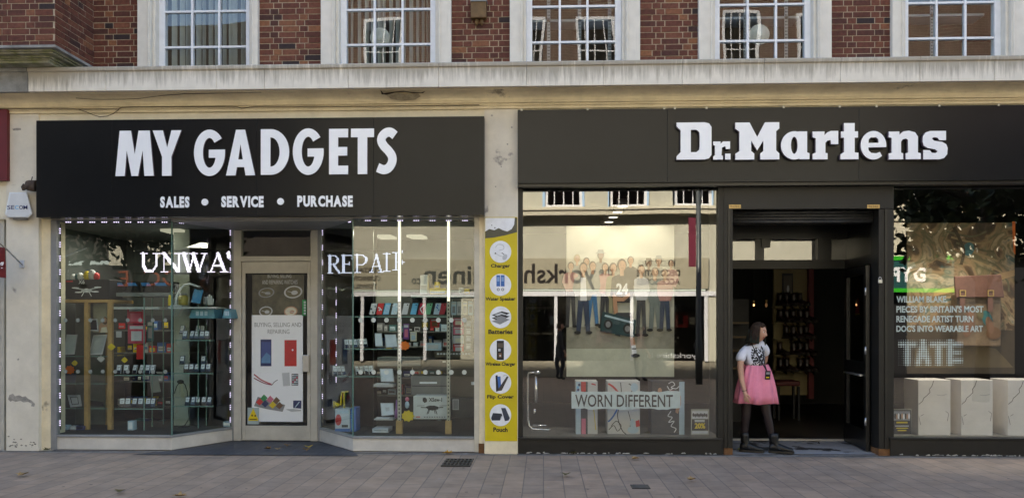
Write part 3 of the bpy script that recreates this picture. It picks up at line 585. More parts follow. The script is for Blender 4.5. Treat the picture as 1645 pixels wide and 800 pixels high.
DD = m.build('door', S2)
DU, DN, DL = u.copy(), nn.copy(), dl
g2 = MB(); g2.T = m.T; g2.poly([(.1, .02, .28), (dl - .1, .02, .28), (dl - .1, .02, zt - .1), (.1, .02, zt - .1)], glass('door_glass', .08, (.35, .37, .36), 0)); g2.build('glass', DD)
g2 = MB(); g2.T = m.T; g2.tube([(.1, .075, .98), (dl - .12, .075, .98)], .014, STEEL); g2.tube([(.12, .075, .98), (.12, .045, .98)], .01, STEEL); g2.tube([(dl - .14, .075, .98), (dl - .14, .045, .98)], .01, STEEL); g2.build('push_bar', DD)
for zz in (.35, 1.25, 2.0):
    g2 = MB(); g2.T = m.T; g2.tube([(-.01, .05, zz), (-.01, .05, zz + .1)], .014, STEEL); g2.build('hinge', DD)
# ------------------------------------------------------------------ signs
def letter(parent, vf, a, b, c, d, Y, th, edge=LEDGE_, face=None, xy=None):
    """one raised letter: white face, dark returns; a,b,c,d: its box in photo pixels"""
    x0, x1, z0, z1 = rect(a, b, c, d, Y) if xy is None else xy
    vv, ff = vf; bx0 = min(v.x for v in vv); bx1 = max(v.x for v in vv); by0 = min(v.y for v in vv); by1 = max(v.y for v in vv); dz = max(abs(v.z) for v in vv)
    out = [Vector((x0 + (v.x - bx0) / (bx1 - bx0) * (x1 - x0), Y - th * (v.z / dz * .5 + .5), z0 + (v.y - by0) / (by1 - by0) * (z1 - z0))) for v in vv]
    mb = MB(); n = mb.vs(out)
    for f in ff: flat = len({round(vv[k].z, 4) for k in f}) == 1; mb.face([n + k for k in f], (face or LETTER) if flat else edge)
    return mb.build('letter', parent)
YS = -.24
q = rect(58, 190.5, 778, 347.5, YS)
SG = thing('shop_sign', 'wide black fascia sign with tall white condensed capitals over the phone shop', 'sign', ((q[0] + q[1]) / 2, YS, q[2]))
m = MB(); xs_ = [q[0], X(180, YS), X(412, YS), X(600, YS), q[1]]
for a, b in zip(xs_, xs_[1:]): m.box(a + .0008, b - .0008, YS, -.085, q[2], q[3], SIGNM)
bevel(m.build('panel', SG), .002, 1)
for ch, a, b, t, u in (('M', 187, 248.5, 211, 283.5), ('Y', 246.7, 292.6, 210.5, 283.2), ('G', 312.9, 362.7, 209.3, 283.6), ('A', 364.3, 410.8, 209.5, 282.5), ('D', 420, 465.6, 208.6, 281.5), ('G', 471.3, 520.8, 207.3, 281.8), ('E', 529.4, 560, 208, 280.8), ('T', 564.5, 601.5, 207.6, 280.5), ('S', 604.7, 639.2, 206, 280.6)):
    letter(SG, outline_mesh(GB[ch][1], 5), a, t, b, u, YS, .025)
def word(parent, body, a, b, t, u, Y, th):
    ws = []; x = 0.0
    for ch in body:
        vf = font_mesh(ch, .055, .02); w0 = max(v.x for v in vf[0]) - min(v.x for v in vf[0]); ws.append((vf, x, x + w0)); x += w0 + .07
    for vf, p, r in ws: letter(parent, vf, a + (b - a) * p / (x - .07), t, a + (b - a) * r / (x - .07), u, Y, th)
word(SG, 'SALES', 258, 305, 316, 334, YS, .012); word(SG, 'SERVICE', 356, 424, 315.4, 333.4, YS, .012); word(SG, 'PURCHASE', 478, 567, 314.6, 332.6, YS, .012)
for px, py in ((329.5, 325), (451, 324)):
    c = P(px, py, YS); m = MB(); m.disc(c.x, YS, c.z, .043, LETTER, .012); m.build('bullet_dot', SG)
YD = -.22; q = rect(831.5, 172.6, 1660, 292, YD)
SG2 = thing('shop_sign', 'long charcoal fascia sign with raised white slab serif name over the boot shop', 'sign', ((q[0] + q[1]) / 2, YD, q[2]))
m = MB(); xs_ = [q[0], X(1072, YD), X(1380, YD), q[1] + 2]
for a, b in zip(xs_, xs_[1:]): m.box(a + .0008, b - .0008, YD, -.085, q[2], q[3], SIGND)
bevel(m.build('panel', SG2), .002, 1)
m = MB(); m.box(q[0], q[1] + 2, YD + .03, -.085, q[2] - .04, q[2] - .001, BLACKF); m.build('drip_edge', SG2)
for px in (838, 944, 1067, 1084, 1135, 1259, 1349, 1408, 1509, 1604):
    c = P(px, 171.5, YD); m = MB(); m.box(c.x - .012, c.x + .012, YD - .006, YD + .01, q[3] - .012, q[3] + .014, CREAM); m.build('fixing_clip', SG2)
for ch in ('D', 'r', '.', 'M', 'a', 'r.', 't', 'e', 'n', 's'):
    lp = [[(p[0], -p[1]) for p in l] for l in SLAB[ch]]; xs_ = [p[0] for p in lp[0]]; ys_ = [-p[1] for p in lp[0]]
    letter(SG2, outline_mesh(lp, 5), 1020 + min(xs_) / ZM, 160 + min(ys_) / ZM, 1020 + max(xs_) / ZM, 160 + max(ys_) / ZM, YD - .012, .055)

# flat artwork: coloured shapes in stacked sheets; p: pixel outline
class Art:
    def __init__(s, Y, step=-.0004, parent=None): s.Y = Y; s.k = 0; s.st = step; s.mb = MB()
    def nxt(s): s.k += 1; return s.Y + s.st * s.k
    def poly(s, pts, m): y = s.nxt(); s.mb.poly([P(a, b, y) for a, b in pts], m); return s
    def rect(s, a, b, c, d, m): return s.poly([(a, d), (c, d), (c, b), (a, b)], m)
    def ell(s, cx, cy_, rx, ry, m, rot=0, n=20):
        c_, s_ = math.cos(R(rot)), math.sin(R(rot)); return s.poly([(cx + rx * math.cos(2 * math.pi * k / n) * c_ - ry * math.sin(2 * math.pi * k / n) * s_, cy_ + rx * math.cos(2 * math.pi * k / n) * s_ + ry * math.sin(2 * math.pi * k / n) * c_) for k in range(n)][::-1], m)
    def line(s, pts, wd, m):
        o = ribbon([(a, b) for a, b in pts], wd, 4) if len(pts) > 2 else None
        if o is None:
            p, q_ = Vector(pts[0]), Vector(pts[1]); d = (q_ - p).normalized(); n = Vector((-d.y, d.x)) * wd / 2; o = [tuple(p + n), tuple(q_ + n), tuple(q_ - n), tuple(p - n)]
        y = s.nxt(); k = len(o) // 2                       # quads along the ribbon keep it clean
        for i in range(k - 1): s.mb.poly([P(*t, y) for t in (o[i], o[i + 1], o[len(o) - 2 - i], o[len(o) - 1 - i])], m)
        return s
    def text(s, body, a, b, c, d, m, bold=0.0): y = s.nxt(); textpx(body, a, b, c, d, y, m, s.mb, bold, .0004); return s
    def done(s, name, parent): return s.mb.build(name, parent)
def ink(n, c, r=.55): return mat('ink_' + n, c, r, 0.08, 12)
I_W = ink('white', (.78, .80, .84)); I_K = ink('black', (.012, .012, .014)); I_G = ink('grey', (.24, .25, .27)); I_LG = ink('light_grey', (.50, .52, .55)); I_R = ink('red', (.55, .03, .03)); I_B = ink('blue', (.04, .14, .42)); I_NB = ink('navy', (.02, .03, .12)); I_Y = ink('yellow', (.68, .50, .015)); I_GR = ink('green', (.02, .26, .08)); I_OL = ink('olive', (.13, .115, .065)); I_SK = ink('skin', (.48, .27, .17)); I_SK2 = ink('brown_skin', (.19, .095, .055)); I_CY = ink('sky_blue', (.12, .42, .68)); I_OR = ink('orange', (.75, .16, .02)); I_PK = ink('pink', (.62, .16, .25)); I_LB = ink('pale_blue', (.42, .56, .66)); I_BR = ink('brown', (.15, .075, .035)); I_PU = ink('purple', (.16, .05, .22)); I_CR = ink('cream', (.66, .62, .50)); I_TE = ink('teal', (.03, .13, .14))

# yellow services banner on the pilaster
YP = -.101; q = rect(779, 349, 831, 708, YP)
BN = thing('services_banner', 'tall yellow banner of round product pictures on the cream pilaster between the shops', 'banner', ((q[0] + q[1]) / 2, YP, q[2]))
m = MB(); m.box(q[0], q[1], YP - .006, YP, q[2], q[3], mat('banner_yellow', (.58, .45, .012), .45, .08, 3)); m.build('sheet', BN)
a = Art(YP - .0065)
a.poly([(779.5, 383), (795, 381.5), (812, 378), (830.5, 373), (830.5, 350), (779.5, 350)], ink('banner_olive', (.09, .085, .055)))
a.poly([(779.5, 372), (786, 368), (794, 370), (801, 366.5), (808, 370), (815, 372), (822, 368), (826, 361), (827, 350), (779.5, 350)], I_W); a.ell(795, 366, 1, 1, I_K); a.ell(790, 362, .8, .8, I_K)
a.done('torn_top_corner', BN)
CIR = [(804, 404.5, 'Charger'), (804, 457.5, 'Water Speaker'), (804, 509.5, 'Batteries'), (804, 562, 'Wireless Charger'), (804, 614.5, 'Flip Cover'), (804, 666.5, 'Pouch')]
for i, (cx, cy_, tx) in enumerate(CIR):
    a = Art(YP - .0065); a.ell(cx, cy_, 17.3, 17.6, I_W, 0, 32)
    if i == 0: a.line([(796, 398), (800, 393), (808, 394), (809, 400), (802, 402)], 1.1, I_LG); a.ell(811, 413, 3.6, 5, I_LG, 30); a.ell(796, 407, 1.3, 1.3, I_K); a.line([(806, 406), (810, 409)], 1.5, I_G); a.line([(796, 407), (803, 411), (809, 412)], .9, I_LG)
    if i == 1:
        for k in (0, 7): a.rect(797.5 + k, 442, 803.5 + k, 460, I_B); a.rect(798.5 + k, 445, 802.5 + k, 452, ink('speaker_glow', (.2, .35, .62))); a.ell(800.5 + k, 465, 2.4, 2.4, I_G); a.ell(800.5 + k, 465, 1.1, 1.1, I_W)
    if i == 2:
        for k in range(3): a.poly([(790, 506 + 5 * k), (803, 513 + 5 * k - 2), (819, 506 + 5 * k - 3), (806, 500 + 5 * k)], I_K if k != 2 else I_G); a.poly([(794, 505.5 + 5 * k), (803, 509.5 + 5 * k), (814, 505 + 5 * k), (805, 502 + 5 * k)], I_LG if k == 0 else I_G)
    if i == 3: a.rect(798, 547, 809.5, 578, I_K); a.rect(799.5, 551, 808, 558, ink('screen_brown', (.10, .08, .06))); a.rect(800.5, 560, 804, 564, I_LG); a.rect(801, 567, 806, 574, I_BR); a.ell(803.5, 571, 1.4, 1.4, I_LG)
    if i == 4: a.poly([(796, 603), (799, 602), (806, 626), (797, 629)], I_K); a.poly([(799, 605), (804, 604), (805, 620), (801, 624)], I_B); a.poly([(806, 627), (798, 628), (815, 603), (817, 605)], ink('case_brown', (.06, .05, .045))); a.line([(808, 604), (813, 602), (816, 605)], 1.2, I_LG)
    if i == 5: a.poly([(789, 671), (792, 663), (806, 664), (807, 668), (803, 675), (790, 675)], ink('pouch_dark', (.025, .03, .045))); a.poly([(805, 655), (812, 655), (819, 671), (817, 675), (811, 676)], ink('pouch_dark2', (.04, .05, .075))); a.line([(806, 668), (804, 674)], 1.2, I_LG)
    a.done('picture_disc', BN)
    wd = min(48, 4.0 * len(tx) + 3); a = Art(YP - .0065); a.text(tx, cx - wd / 2, cy_ + 19.5, cx + wd / 2, cy_ + 27, I_K, .035); a.done('lettering', BN)
m = MB(); q = rect(779, 709, 831, 727, YP); m.box(q[0], q[1], YP - .03, YP, 0.005, q[3], CREAM2); m.build('plinth', B)

# alarm box, pipe stub, junction box, cables
YA = -.104
al = thing('alarm_box', 'white tapered alarm box with blue lettering on the cream pilaster', 'alarm box', tuple(P(29, 350, YA)))
m = MB(); o = [(15, 309), (43, 309), (52, 344), (46, 350), (13, 350), (8, 344)]; f = [P(a_, b_, YA - .09) for a_, b_ in o]; k = [P(a_, b_, YA) for a_, b_ in o]
fi = [P(29.5 + (a_ - 29.5) * .86, 331 + (b_ - 331) * .94, YA - .10) for a_, b_ in o]
m.loft([k[::-1], f[::-1], fi[::-1]], mat('white_plastic', (.60, .62, .64), .35, .05, 6), True, False); bevel(m.build('housing', al), .006, 2)
m = MB(); q = rect(21, 350, 42, 353, YA - .05); m.box(q[0], q[1], YA - .06, YA - .01, q[2], q[3], I_G); m.build('strobe', al)
a = Art(YA - .1005)
for ch, p, r, mm in (('S', 11.5, 17, I_NB), ('E', 18, 23, I_NB), ('C', 23.8, 30, I_CY), ('O', 30.6, 37, I_NB), ('M', 37.6, 44, I_NB)): a.text(ch, p, 330, r, 336.6, mm, .01)
a.done('lettering', al)
pf = MB(); c = P(57, 298, -.18); pf.tube([P(57, 299, -.18), P(46, 298, -.2), P(40, 296, -.22)], [.075, .07, .045], mat('brown_cloth', (.075, .055, .045), .95, .4, 14, .6), 10); pf.tube([P(40, 297, -.2), P(37, 301, -.2), P(39, 305, -.2)], .025, MATS['brown_cloth'], 8); pf.tube([P(50, 292, -.18), P(52, 284, -.18)], .006, MATS['brown_cloth'], 5)
tag(pf.build('wrapped_bracket'), 'stubby brown wrapped bracket sticking out above the white alarm box', 'bracket')
c0 = P(769, 34, .04); jb = thing('junction_box', 'rusty brown junction box high on the brickwork between two sash windows', 'junction box', tuple(c0))
JB = mat('rusty_brown_metal', (.13, .075, .028), .6, .35, 12, .3); q = rect(757, 5, 782, 33, .02); m = MB(); m.box(q[0], q[1], -.07, .045, q[2], q[3], JB); bevel(m.build('box', jb), .008, 2)
m = MB(); q = rect(757, 3.5, 782, 6.5, 0); m.box(q[0] - .005, q[1] + .005, -.085, .045, q[2], q[3], I_G); m.build('lid', jb)
for px in (766, 774): m = MB(); m.tube([P(px, 33, -.01), P(px, 41, -.01)], [.026, .018], JB, 8); m.build('cable_gland', jb)
def cable(pts, Y, label, r=.005, nm='cable'):
    m = MB(); q = [Vector(P(a_, b_, Y)) for a_, b_ in pts]; m.tube(q, r, WIRE, 6); return tag(m.build(nm), label, 'cable')
cable([(-40, 176), (60, 175), (126, 175.5), (190, 175.5), (196, 173), (220, 172), (300, 172), (380, 172), (388, 174), (398, 173), (408, 171.5), (600, 171), (770, 169)], -.16, 'long thin brown cable running along the moulding above the black phone shop sign')
cable([(126, 176), (138, 180), (150, 185), (160, 188), (172, 187), (182, 183), (190, 177), (193, 173)], -.165, 'sagging loop of brown cable above the black phone shop sign')
cable([(122, 158), (150, 160), (190, 160), (222, 159), (260, 154), (300, 151), (420, 149)], -.30, 'thin dark cable slanting along the cream cove under the cornice', .004)

# next-door shop at the edge: dark red fascia, window, hanging flag
NB = thing('neighbour_shopfront', 'sliver of a neighbouring shop with dark red fascia and posters in its window', 'shopfront', (X(-60), 0, 0))
DR_ = mat('dark_red_board', (.13, .012, .016), .45, .15, 3)
m = MB(); q = rect(-300, 177, 11, 291, -.16); m.box(q[0], q[1], -.16, -.085, q[2], q[3], DR_); m.build('fascia', NB)
m = MB(); m.box(X(-300), X(9), -.03, .05, 0, .35, RISER); m.box(X(-300), X(9), -.03, .05, 2.82, 3.0, ALU); m.box(X(3), X(10), -.04, .06, 0, 3.0, ALU); m.build('frame', NB)
m = MB(); m.poly([(X(-300), 0, .35), (X(3), 0, .35), (X(3), 0, 2.82), (X(-300), 0, 2.82)], GLASS); m.build('window_pane', NB)
for b0, b1, mm in ((570, 583, I_BR), (585, 600, I_R), (602, 620, I_LB), (622, 643, I_BR), (648, 664, I_PU), (668, 703, I_OL)):
    m = MB(); q = rect(-90, b0, 2.5, b1, .012); m.box(q[0], q[1], .012, .016, q[2], q[3], mm); o = m.build('poster', NB)
m = MB(); m.box(X(-300), X(9), 1.2, 1.3, 0, 3, GREYW); m.build('back_panel', NB)
fl = thing('hanging_flag', 'small dark red flag on an angled grey pole beside the alarm box pilaster', 'flag', tuple(P(34, 428, -.1)))
m = MB(); m.tube([P(36, 426, -.104), P(8, 398, -.6), P(-20, 372, -1.0)], .010, STEEL, 8); m.build('pole', fl)
m = MB(); q = rect(32, 418, 39, 430, -.104); m.box(q[0], q[1], -.115, -.1, q[2], q[3], I_LG); m.build('bracket', fl)
m = MB(); yy = -.62; rows_ = []
for i in range(7):
    t = i / 6; rows_.append([P(-60 + (8 + 2 * t + 60) * s_, 388 + 10 * s_ + (447 - 398) * t, yy + .02 * math.sin(5 * s_ + 3 * t)) for s_ in [j / 8 for j in range(9)]])
for r0, r1 in zip(rows_, rows_[1:]):
    for j in range(8): m.poly([r1[j], r1[j + 1], r0[j + 1], r0[j]], DR_)
m.build('cloth', fl); a = Art(yy - .03); a.text('g', 0, 421, 6, 433, I_W, .02); a.done('lettering', fl)

# LED signs of small lit dots
GL = {'U': [((.16, .95), (.16, .35), .17), ((.80, .95), (.80, .35), .08), ((.16, .35), (.30, .08), .16), ((.30, .07), (.62, .06), .12), ((.62, .06), (.80, .35), .09), ((.0, .97), (.34, .97), .06), ((.64, .97), (.98, .97), .06)],
 'N': [((.16, .97), (.84, .04), .17), ((.16, .97), (.16, .03), .07), ((.86, .97), (.86, .03), .07), ((.0, .97), (.25, .97), .06), ((.68, .97), (1, .97), .06), ((.0, .03), (.34, .03), .06)],
 'W': [((.12, .97), (.32, .03), .13), ((.32, .03), (.50, .90), .06), ((.47, .97), (.68, .03), .13), ((.68, .03), (.90, .97), .06), ((0, .97), (.26, .97), .06), ((.36, .97), (.60, .97), .06), ((.78, .97), (1, .97), .06)],
 'A': [((.5, .98), (.82, .03), .15), ((.5, .98), (.16, .03), .07), ((.26, .34), (.70, .34), .07), ((0, .03), (.32, .03), .06), ((.64, .03), (1, .03), .06)],
 'R': [((.18, .97), (.18, .03), .17), ((.1, .96), (.6, .96), .07), ((.6, .96), (.76, .82), .12), ((.76, .82), (.74, .62), .15), ((.74, .62), (.55, .50), .08), ((.2, .50), (.55, .50), .07), ((.45, .5), (.88, .05), .15), ((0, .03), (.40, .03), .06), ((.0, .97), (.2, .97), .06), ((.8, .03), (1, .03), .06)],
 'E': [((.2, .97), (.2, .03), .18), ((0, .96), (.88, .96), .07), ((.88, .96), (.9, .78), .05), ((.2, .52), (.66, .52), .07), ((.66, .62), (.66, .42), .05), ((0, .03), (.92, .03), .07), ((.92, .03), (.96, .24), .06)],
 'P': [((.2, .97), (.2, .03), .18), ((0, .96), (.62, .96), .07), ((.62, .96), (.84, .80), .12), ((.84, .80), (.82, .60), .15), ((.82, .6), (.6, .46), .08), ((.2, .46), (.6, .46), .07), ((0, .03), (.42, .03), .06)],
 'I': [((.5, .97), (.5, .03), .2), ((0.05, .97), (.95, .97), .06), ((.05, .03), (.95, .03), .06)],
 "'": [((.2, .98), (.8, .98), .08), ((.5, .98), (.6, .80), .3)],
 'F': [((.28, .95), (.28, .03), .14), ((0, .96), (.75, .96), .07), ((.75, .96), (.80, 1.1), .1), ((.25, .45), (.95, .45), .08), ((.8, .36), (.8, .56), .1), ((0, .03), (.5, .03), .06)]}
LEDW = glow('led_white', (.80, .74, 1.0), .42)
def led_text(mb, spec, Y, led, cell=1.55, slope=0.0):
    for ch, a, b, t, u in spec:
        nx_, nz_ = int((b - a) / cell), int((u - t) / cell)
        for i in range(nx_ + 1):
            for j in range(-2, nz_ + 1):
                p = Vector(((i + .5) / (nx_ + 1) , 1 - (j + .5) / (nz_ + 1))); asp = (b - a) / (u - t)
                for s0, s1, wd in GL[ch]:
                    s0 = Vector(s0); s1 = Vector(s1); sc2 = lambda v: Vector((v.x * asp, v.y)); pa, pb, pp = sc2(s0), sc2(s1), sc2(p); d = pb - pa
                    h = max(0, min(1, (pp - pa).dot(d) / max(d.length_squared, 1e-9)))
                    if (pp - pa - d * h).length < wd * .5 * max(asp, .75) + .002:
                        px, py = a + (i + .5) * cell, t + (j + .5) * cell; e = cell * .43
                        mb.poly([P(px - e, py + e, Y), P(px + e, py + e, Y), P(px + e, py - e, Y), P(px - e, py - e, Y)], led); break
def led_sign(label, spec, fr, Y, led):
    q = rect(*fr, Y + .03); t = thing('led_sign', label, 'LED sign', ((q[0] + q[1]) / 2, Y, q[2]))
    m = MB(); m.box(q[0], q[1], Y + .004, Y + .02, q[2], q[2] + .012, BLACK); m.box(q[0], q[1], Y + .004, Y + .02, q[3] - .012, q[3], BLACK); m.build('frame', t); m = MB(); led_text(m, spec, Y + .002, led); m.build('lit_text', t)
led_sign('LED sign with large white serif letters in the bay beside the wood framed cabinet', [('U', 225, 256, 406.5, 437), ('N', 258, 291, 406.5, 437), ('W', 290, 333, 406.5, 437), ('A', 333, 366, 406.5, 437), ("'", 363, 371, 406.5, 437)], (215, 402, 373, 440), 1.0, LEDW)
led_sign('LED sign with bluish serif letters in the bay of bright light tubes', [('R', 526, 547, 410, 438), ('E', 548, 568, 409.5, 437.5), ('P', 569, 591, 409, 437), ('A', 593, 616, 408.5, 436.5), ('I', 615, 627, 407, 435), ('F', 630, 650, 405, 433)], (520, 403, 654, 442), 1.0, glow('led_pale_blue', (.62, .70, 1.0), .26))
# chains of LEDs round the panes
LEDP = glow('led_violet_white', (.72, .62, 1.0), .5)
def led_strip(label, p, q_, n, hor, gap=.028):
    p, q_ = Vector(p), Vector(q_); d = (q_ - p).normalized(); t = thing('led_strip', label, 'LED strip', tuple(p if p.z < q_.z else q_), 'LED strips round the bay windows')
    m = MB(); m.tube([p + Vector((0, .012, 0)), q_ + Vector((0, .012, 0))], .006, I_K, 6); m.build('backing', t); e = MB()
    for k in range(n):
        c = p.lerp(q_, (k + .5) / n)
        for j in (-1, 0, 1): s = c + d * j * gap; e.box(s.x - .0065, s.x + .0065, s.y - .004, s.y + .004, s.z - .005, s.z + .005, LEDP)
    e.build('diode', t)
led_strip('upright LED strip in the corner by the wood framed cabinet', P(96.5, 690, .05), P(96.5, 360, .05), 15, 0)
led_strip('upright LED strip by the door hinge side beside the phone tower', P(370, 684, .87), P(370, 364, .87), 16, 0)
led_strip('upright LED strip by the door handle side beside the silver phone shelf', P(518, 672, .87), P(518, 362, .87), 13, 0)
led_strip('level LED strip along the head of the bay with wood framed cabinet', P(100, 357, .06), P(274, 357, .06), 9, 1)
led_strip('slanting LED strip over the angled pane beside the phone tower', P(280, 357.5, .08), P(366, 364.5, .82), 4, 1)
led_strip('level LED strip along the head of the bay with bright light tubes', P(578, 354.5, .06), P(760, 354.5, .06), 7, 1)
led_strip('slanting LED strip over the angled pane beside the silver phone shelf', P(522, 364, .85), P(570, 355, .08), 3, 1)
led_strip('added LED strip standing for LED reflections behind the silver phone shelf', P(540, 620, .95), P(540, 455, .95), 8, 0)  # strip added in place of mirrored LED dots
# light tubes on slotted uprights with wooden feet
TUBE = glow('lit_tube', (1.0, .97, .80), .30)
for px, lb in ((641.5, 'bright light tube on slotted upright beside the orange price star'), (750 if False else 720.5, 'bright light tube on slotted upright beside the hanging pink packets')):
    Yt = .30; b0 = P(px, 697, Yt); t = thing('lit_upright', lb, 'light tube', tuple(b0)); x = b0.x
    m = MB(); z0, z1 = Z(484, px, Yt), Z(352, px, Yt); m.box(x - .014, x + .014, Yt - .012, Yt + .012, z0, z1, TUBE); m.build('tube', t)
    m = MB(); m.box(x - .022, x + .022, Yt + .013, Yt + .04, Z(676, px, Yt), z1, UPR); zz = Z(676, px, Yt)
    m.box(x - .022, x + .022, Yt - .01, Yt + .012, zz, z0, mat('tube_unlit_cover', (.42, .40, .33), .4)); 
    while zz < z0: m.box(x - .008, x + .008, Yt - .0125, Yt - .01, zz, zz + .02, I_K); zz += .05
    m.build('slotted_post', t)
    m = MB(); m.box(x - .04, x + .04, Yt - .03, Yt + .05, .2, Z(675, px, Yt), WOOD); m.build('wooden_foot', t)
# ------------------------------------------------------------------ goods in the phone shop windows
def gpt(px, py, z=0.0):
    t = (CAM_Z - z) * FPX / (py - HPY); d = FW + RT * ((px - CPX) / FPX); return Vector((d.x * t, CAM_Y + d.y * t, z))
SH_G = glass('shelf_glass', .10, (.75, .86, .82), 0); SH_E = mat('shelf_glass_edge', (.20, .34, .30), .2, .05, 4)
def shelf(label, a, b, py, Y0, Y1, name='glass_shelf', group=None, th=.012, m_=None):
    x0, x1 = X(a, Y0), X(b, Y0); z = Z(py, (a + b) / 2, Y0); t = MB()
    if m_: t.box(x0, x1, Y0, Y1, z - th, z, m_)
    else: t.box(x0, x1, Y0 + .003, Y1, z - th, z, SH_G); t.box(x0, x1, Y0, Y0 + .0025, z - th, z, SH_E)
    return tag(t.build(name), label, 'shelf', group)
TAGM = mat('white_price_tag', (.68, .72, .76), .5, .06, 30); PHK = mat('phone_black', (.010, .011, .016), .2, .1, 5, spec=.6); PHS = mat('phone_silver', (.45, .46, .48), .3, .1, 5, metal=.2); SCR = mat('phone_screen', (.012, .016, .03), .12, .1, 5, spec=.6)
def make_phone(body, name='mobile_phone'):
    t = thing(name, 'x', 'phone', (0, 0, 0)); T = Matrix.Rotation(R(-18), 4, 'X')
    m = MB(); m.T = T; m.box(-.034, .034, 0, .009, 0, .125, body); m.box(-.030, .030, -.0012, 0, .012, .112, SCR); bevel(m.build('handset', t), .003, 1)
    m = MB(); m.T = T; m.box(-.026, .022, -.004, -.002, .05, .115, TAGM); m.box(-.018, .012, -.0046, -.0041, .085, .095, I_G); m.box(-.018, .006, -.0046, -.0041, .068, .076, I_G); m.build('price_tag', t)
    m = MB(); m.T = Matrix(); m.box(-.03, .03, .0, .07, 0, .012, PHK); m.build('stand', t); return t
ph_k, ph_s = make_phone(PHK), make_phone(PHS); used = set()
def phone(src, px, py, Y, label, group, sc_=1.0, rz=None):
    o = src if src.name not in used else copy_tree(src); used.add(src.name)
    o.location = P(px, py, Y); o['label'] = label; o['group'] = group; o.scale = (sc_, sc_, sc_); o.rotation_euler = (0, 0, R(random.uniform(-16, 16) if rz is None else rz))
    return o
# tower by the door: four glass shelves of phones
Yt = .62
shelf('top glass shelf of the phone tower under the gooseneck lamp', 270, 345, 493, Yt - .05, Yt + .35, th=.022, m_=mat('white_shelf', (.50, .54, .52), .4)); shelf('second glass shelf of the phone tower with two ranks of phones', 281, 345, 546, Yt, Yt + .35); shelf('third glass shelf of the phone tower above the black tangled lead', 278, 343, 599, Yt, Yt + .35); shelf('lowest glass shelf of the phone tower with five tilted phones', 278, 343, 652, Yt, Yt + .35)
for px in (292, 317, 325): phone(ph_k, px, 536, Yt + .28, 'small black phone with white tag in the rear rank of the second tower shelf', 'phones on the second tower shelf rear')
for px in (296, 307, 315, 324, 332): phone(ph_k, px, 545, Yt + .12, 'black phone with white tag in the front rank of the second tower shelf', 'phones on the second tower shelf')
for px in (292, 326): phone(ph_k, px, 585, Yt + .28, 'black phone raised behind the front rank of the third tower shelf', 'raised phones on the third tower shelf')
for px in (299, 307, 315, 325, 334): phone(ph_k, px, 598, Yt + .12, 'black phone with white tag in the front rank of the third tower shelf', 'phones on the third tower shelf')
for px in (300, 309, 317, 327, 335): phone(ph_k, px, 651, Yt + .12, 'black phone with white tag on the lowest tower shelf', 'phones on the lowest tower shelf')
CAB = mat('cream_cabinet', (.38, .42, .37), .6, .1, 4)
for a, b, c, d, lb in ((279, 303, 600, 690, 'pale cabinet panel behind the black lead in the phone tower'), (304, 318, 600, 694, 'narrow pale cabinet panel in the middle of the phone tower'), (319, 342, 600, 690, 'pale cabinet panel at the door side of the phone tower')):
    q = rect(a, b, c, d, 1.05); m = MB(); m.box(q[0], q[1], 1.05, 1.3, .2, q[3], CAB); bevel(m.build('cabinet_panel') if False else tag(m.build('cabinet_panel'), lb, 'cabinet'), .004, 1)
m = MB(); m.tube([P(280, 632, .9), P(284, 620, .88), P(290, 612, .88), P(297, 617, .88), P(301, 628, .9), P(302, 650, .9), P(304, 672, .9), P(296, 684, .85)], .007, I_K, 6); m.ell(P(290, 613, .88), (.05, .03, .03), I_K); m.ell(P(295, 687, .85), (.09, .06, .035), I_K); tag(m.build('charger_lead'), 'tangled black charger lead hanging in front of pale cabinets', 'cable')
gn = thing('gooseneck_holder', 'white gooseneck holder arching over the top of the phone tower gripping a blue tablet', 'holder', tuple(P(283, 492, Yt)))
WP = mat('white_soft_plastic', (.62, .66, .66), .4, .05, 5)
m = MB(); m.tube([P(282, 492, Yt), P(283, 478, Yt), P(288, 466, Yt), P(296, 458, Yt), (P(305, 456, Yt)), P(314, 459, Yt), P(322, 462, Yt)], .014, WP, 8); m.build('arm', gn); m = MB(); c = P(283, 492, Yt); m.box(c.x - .06, c.x + .06, Yt - .05, Yt + .05, c.z, c.z + .015, WP); m.build('base', gn)
m = MB(); m.box(P(314, 462, Yt).x, P(326, 462, Yt).x, Yt - .03, Yt + .02, Z(464, 320, Yt), Z(461, 320, Yt), I_K); m.build('clamp', gn)
tb = thing('tablet', 'blue screened tablet standing under the white gooseneck arm', 'tablet', tuple(P(315, 489, Yt))); m = MB(); f = [P(306, 486, Yt - .02), P(322, 489, Yt - .02), P(328, 465, Yt + .02), P(312, 463, Yt + .02)]; k = [v + Vector((0, .014, 0)) for v in f]; m.loft([f, k], I_K, True, False); m.build('case', tb)
c = sum(f, Vector()) / 4; m = MB(); m.poly([c + (v - c) * .9 + Vector((0, -.002, 0)) for v in f], mat('blue_screen', (.03, .22, .42), .2)); m.build('screen', tb)
def jar(a, b, c, d, Y, body, lid, lb, cat='jar', name='plastic_jar'):
    q = rect(a, b, c, d, Y); x = (q[0] + q[1]) / 2; r = (q[1] - q[0]) / 2; h = q[3] - q[2]; t = thing(name, lb, cat, (x, Y, q[2]))
    m = MB(); m.tube([(x, Y, q[2]), (x, Y, q[2] + h * .7), (x, Y, q[2] + h * .82)], [r, r, r * .7], body, 12); m.build('body', t); m = MB(); m.tube([(x, Y, q[2] + h * .82), (x, Y, q[2] + h)], r * .75, lid, 12); m.build('lid', t)
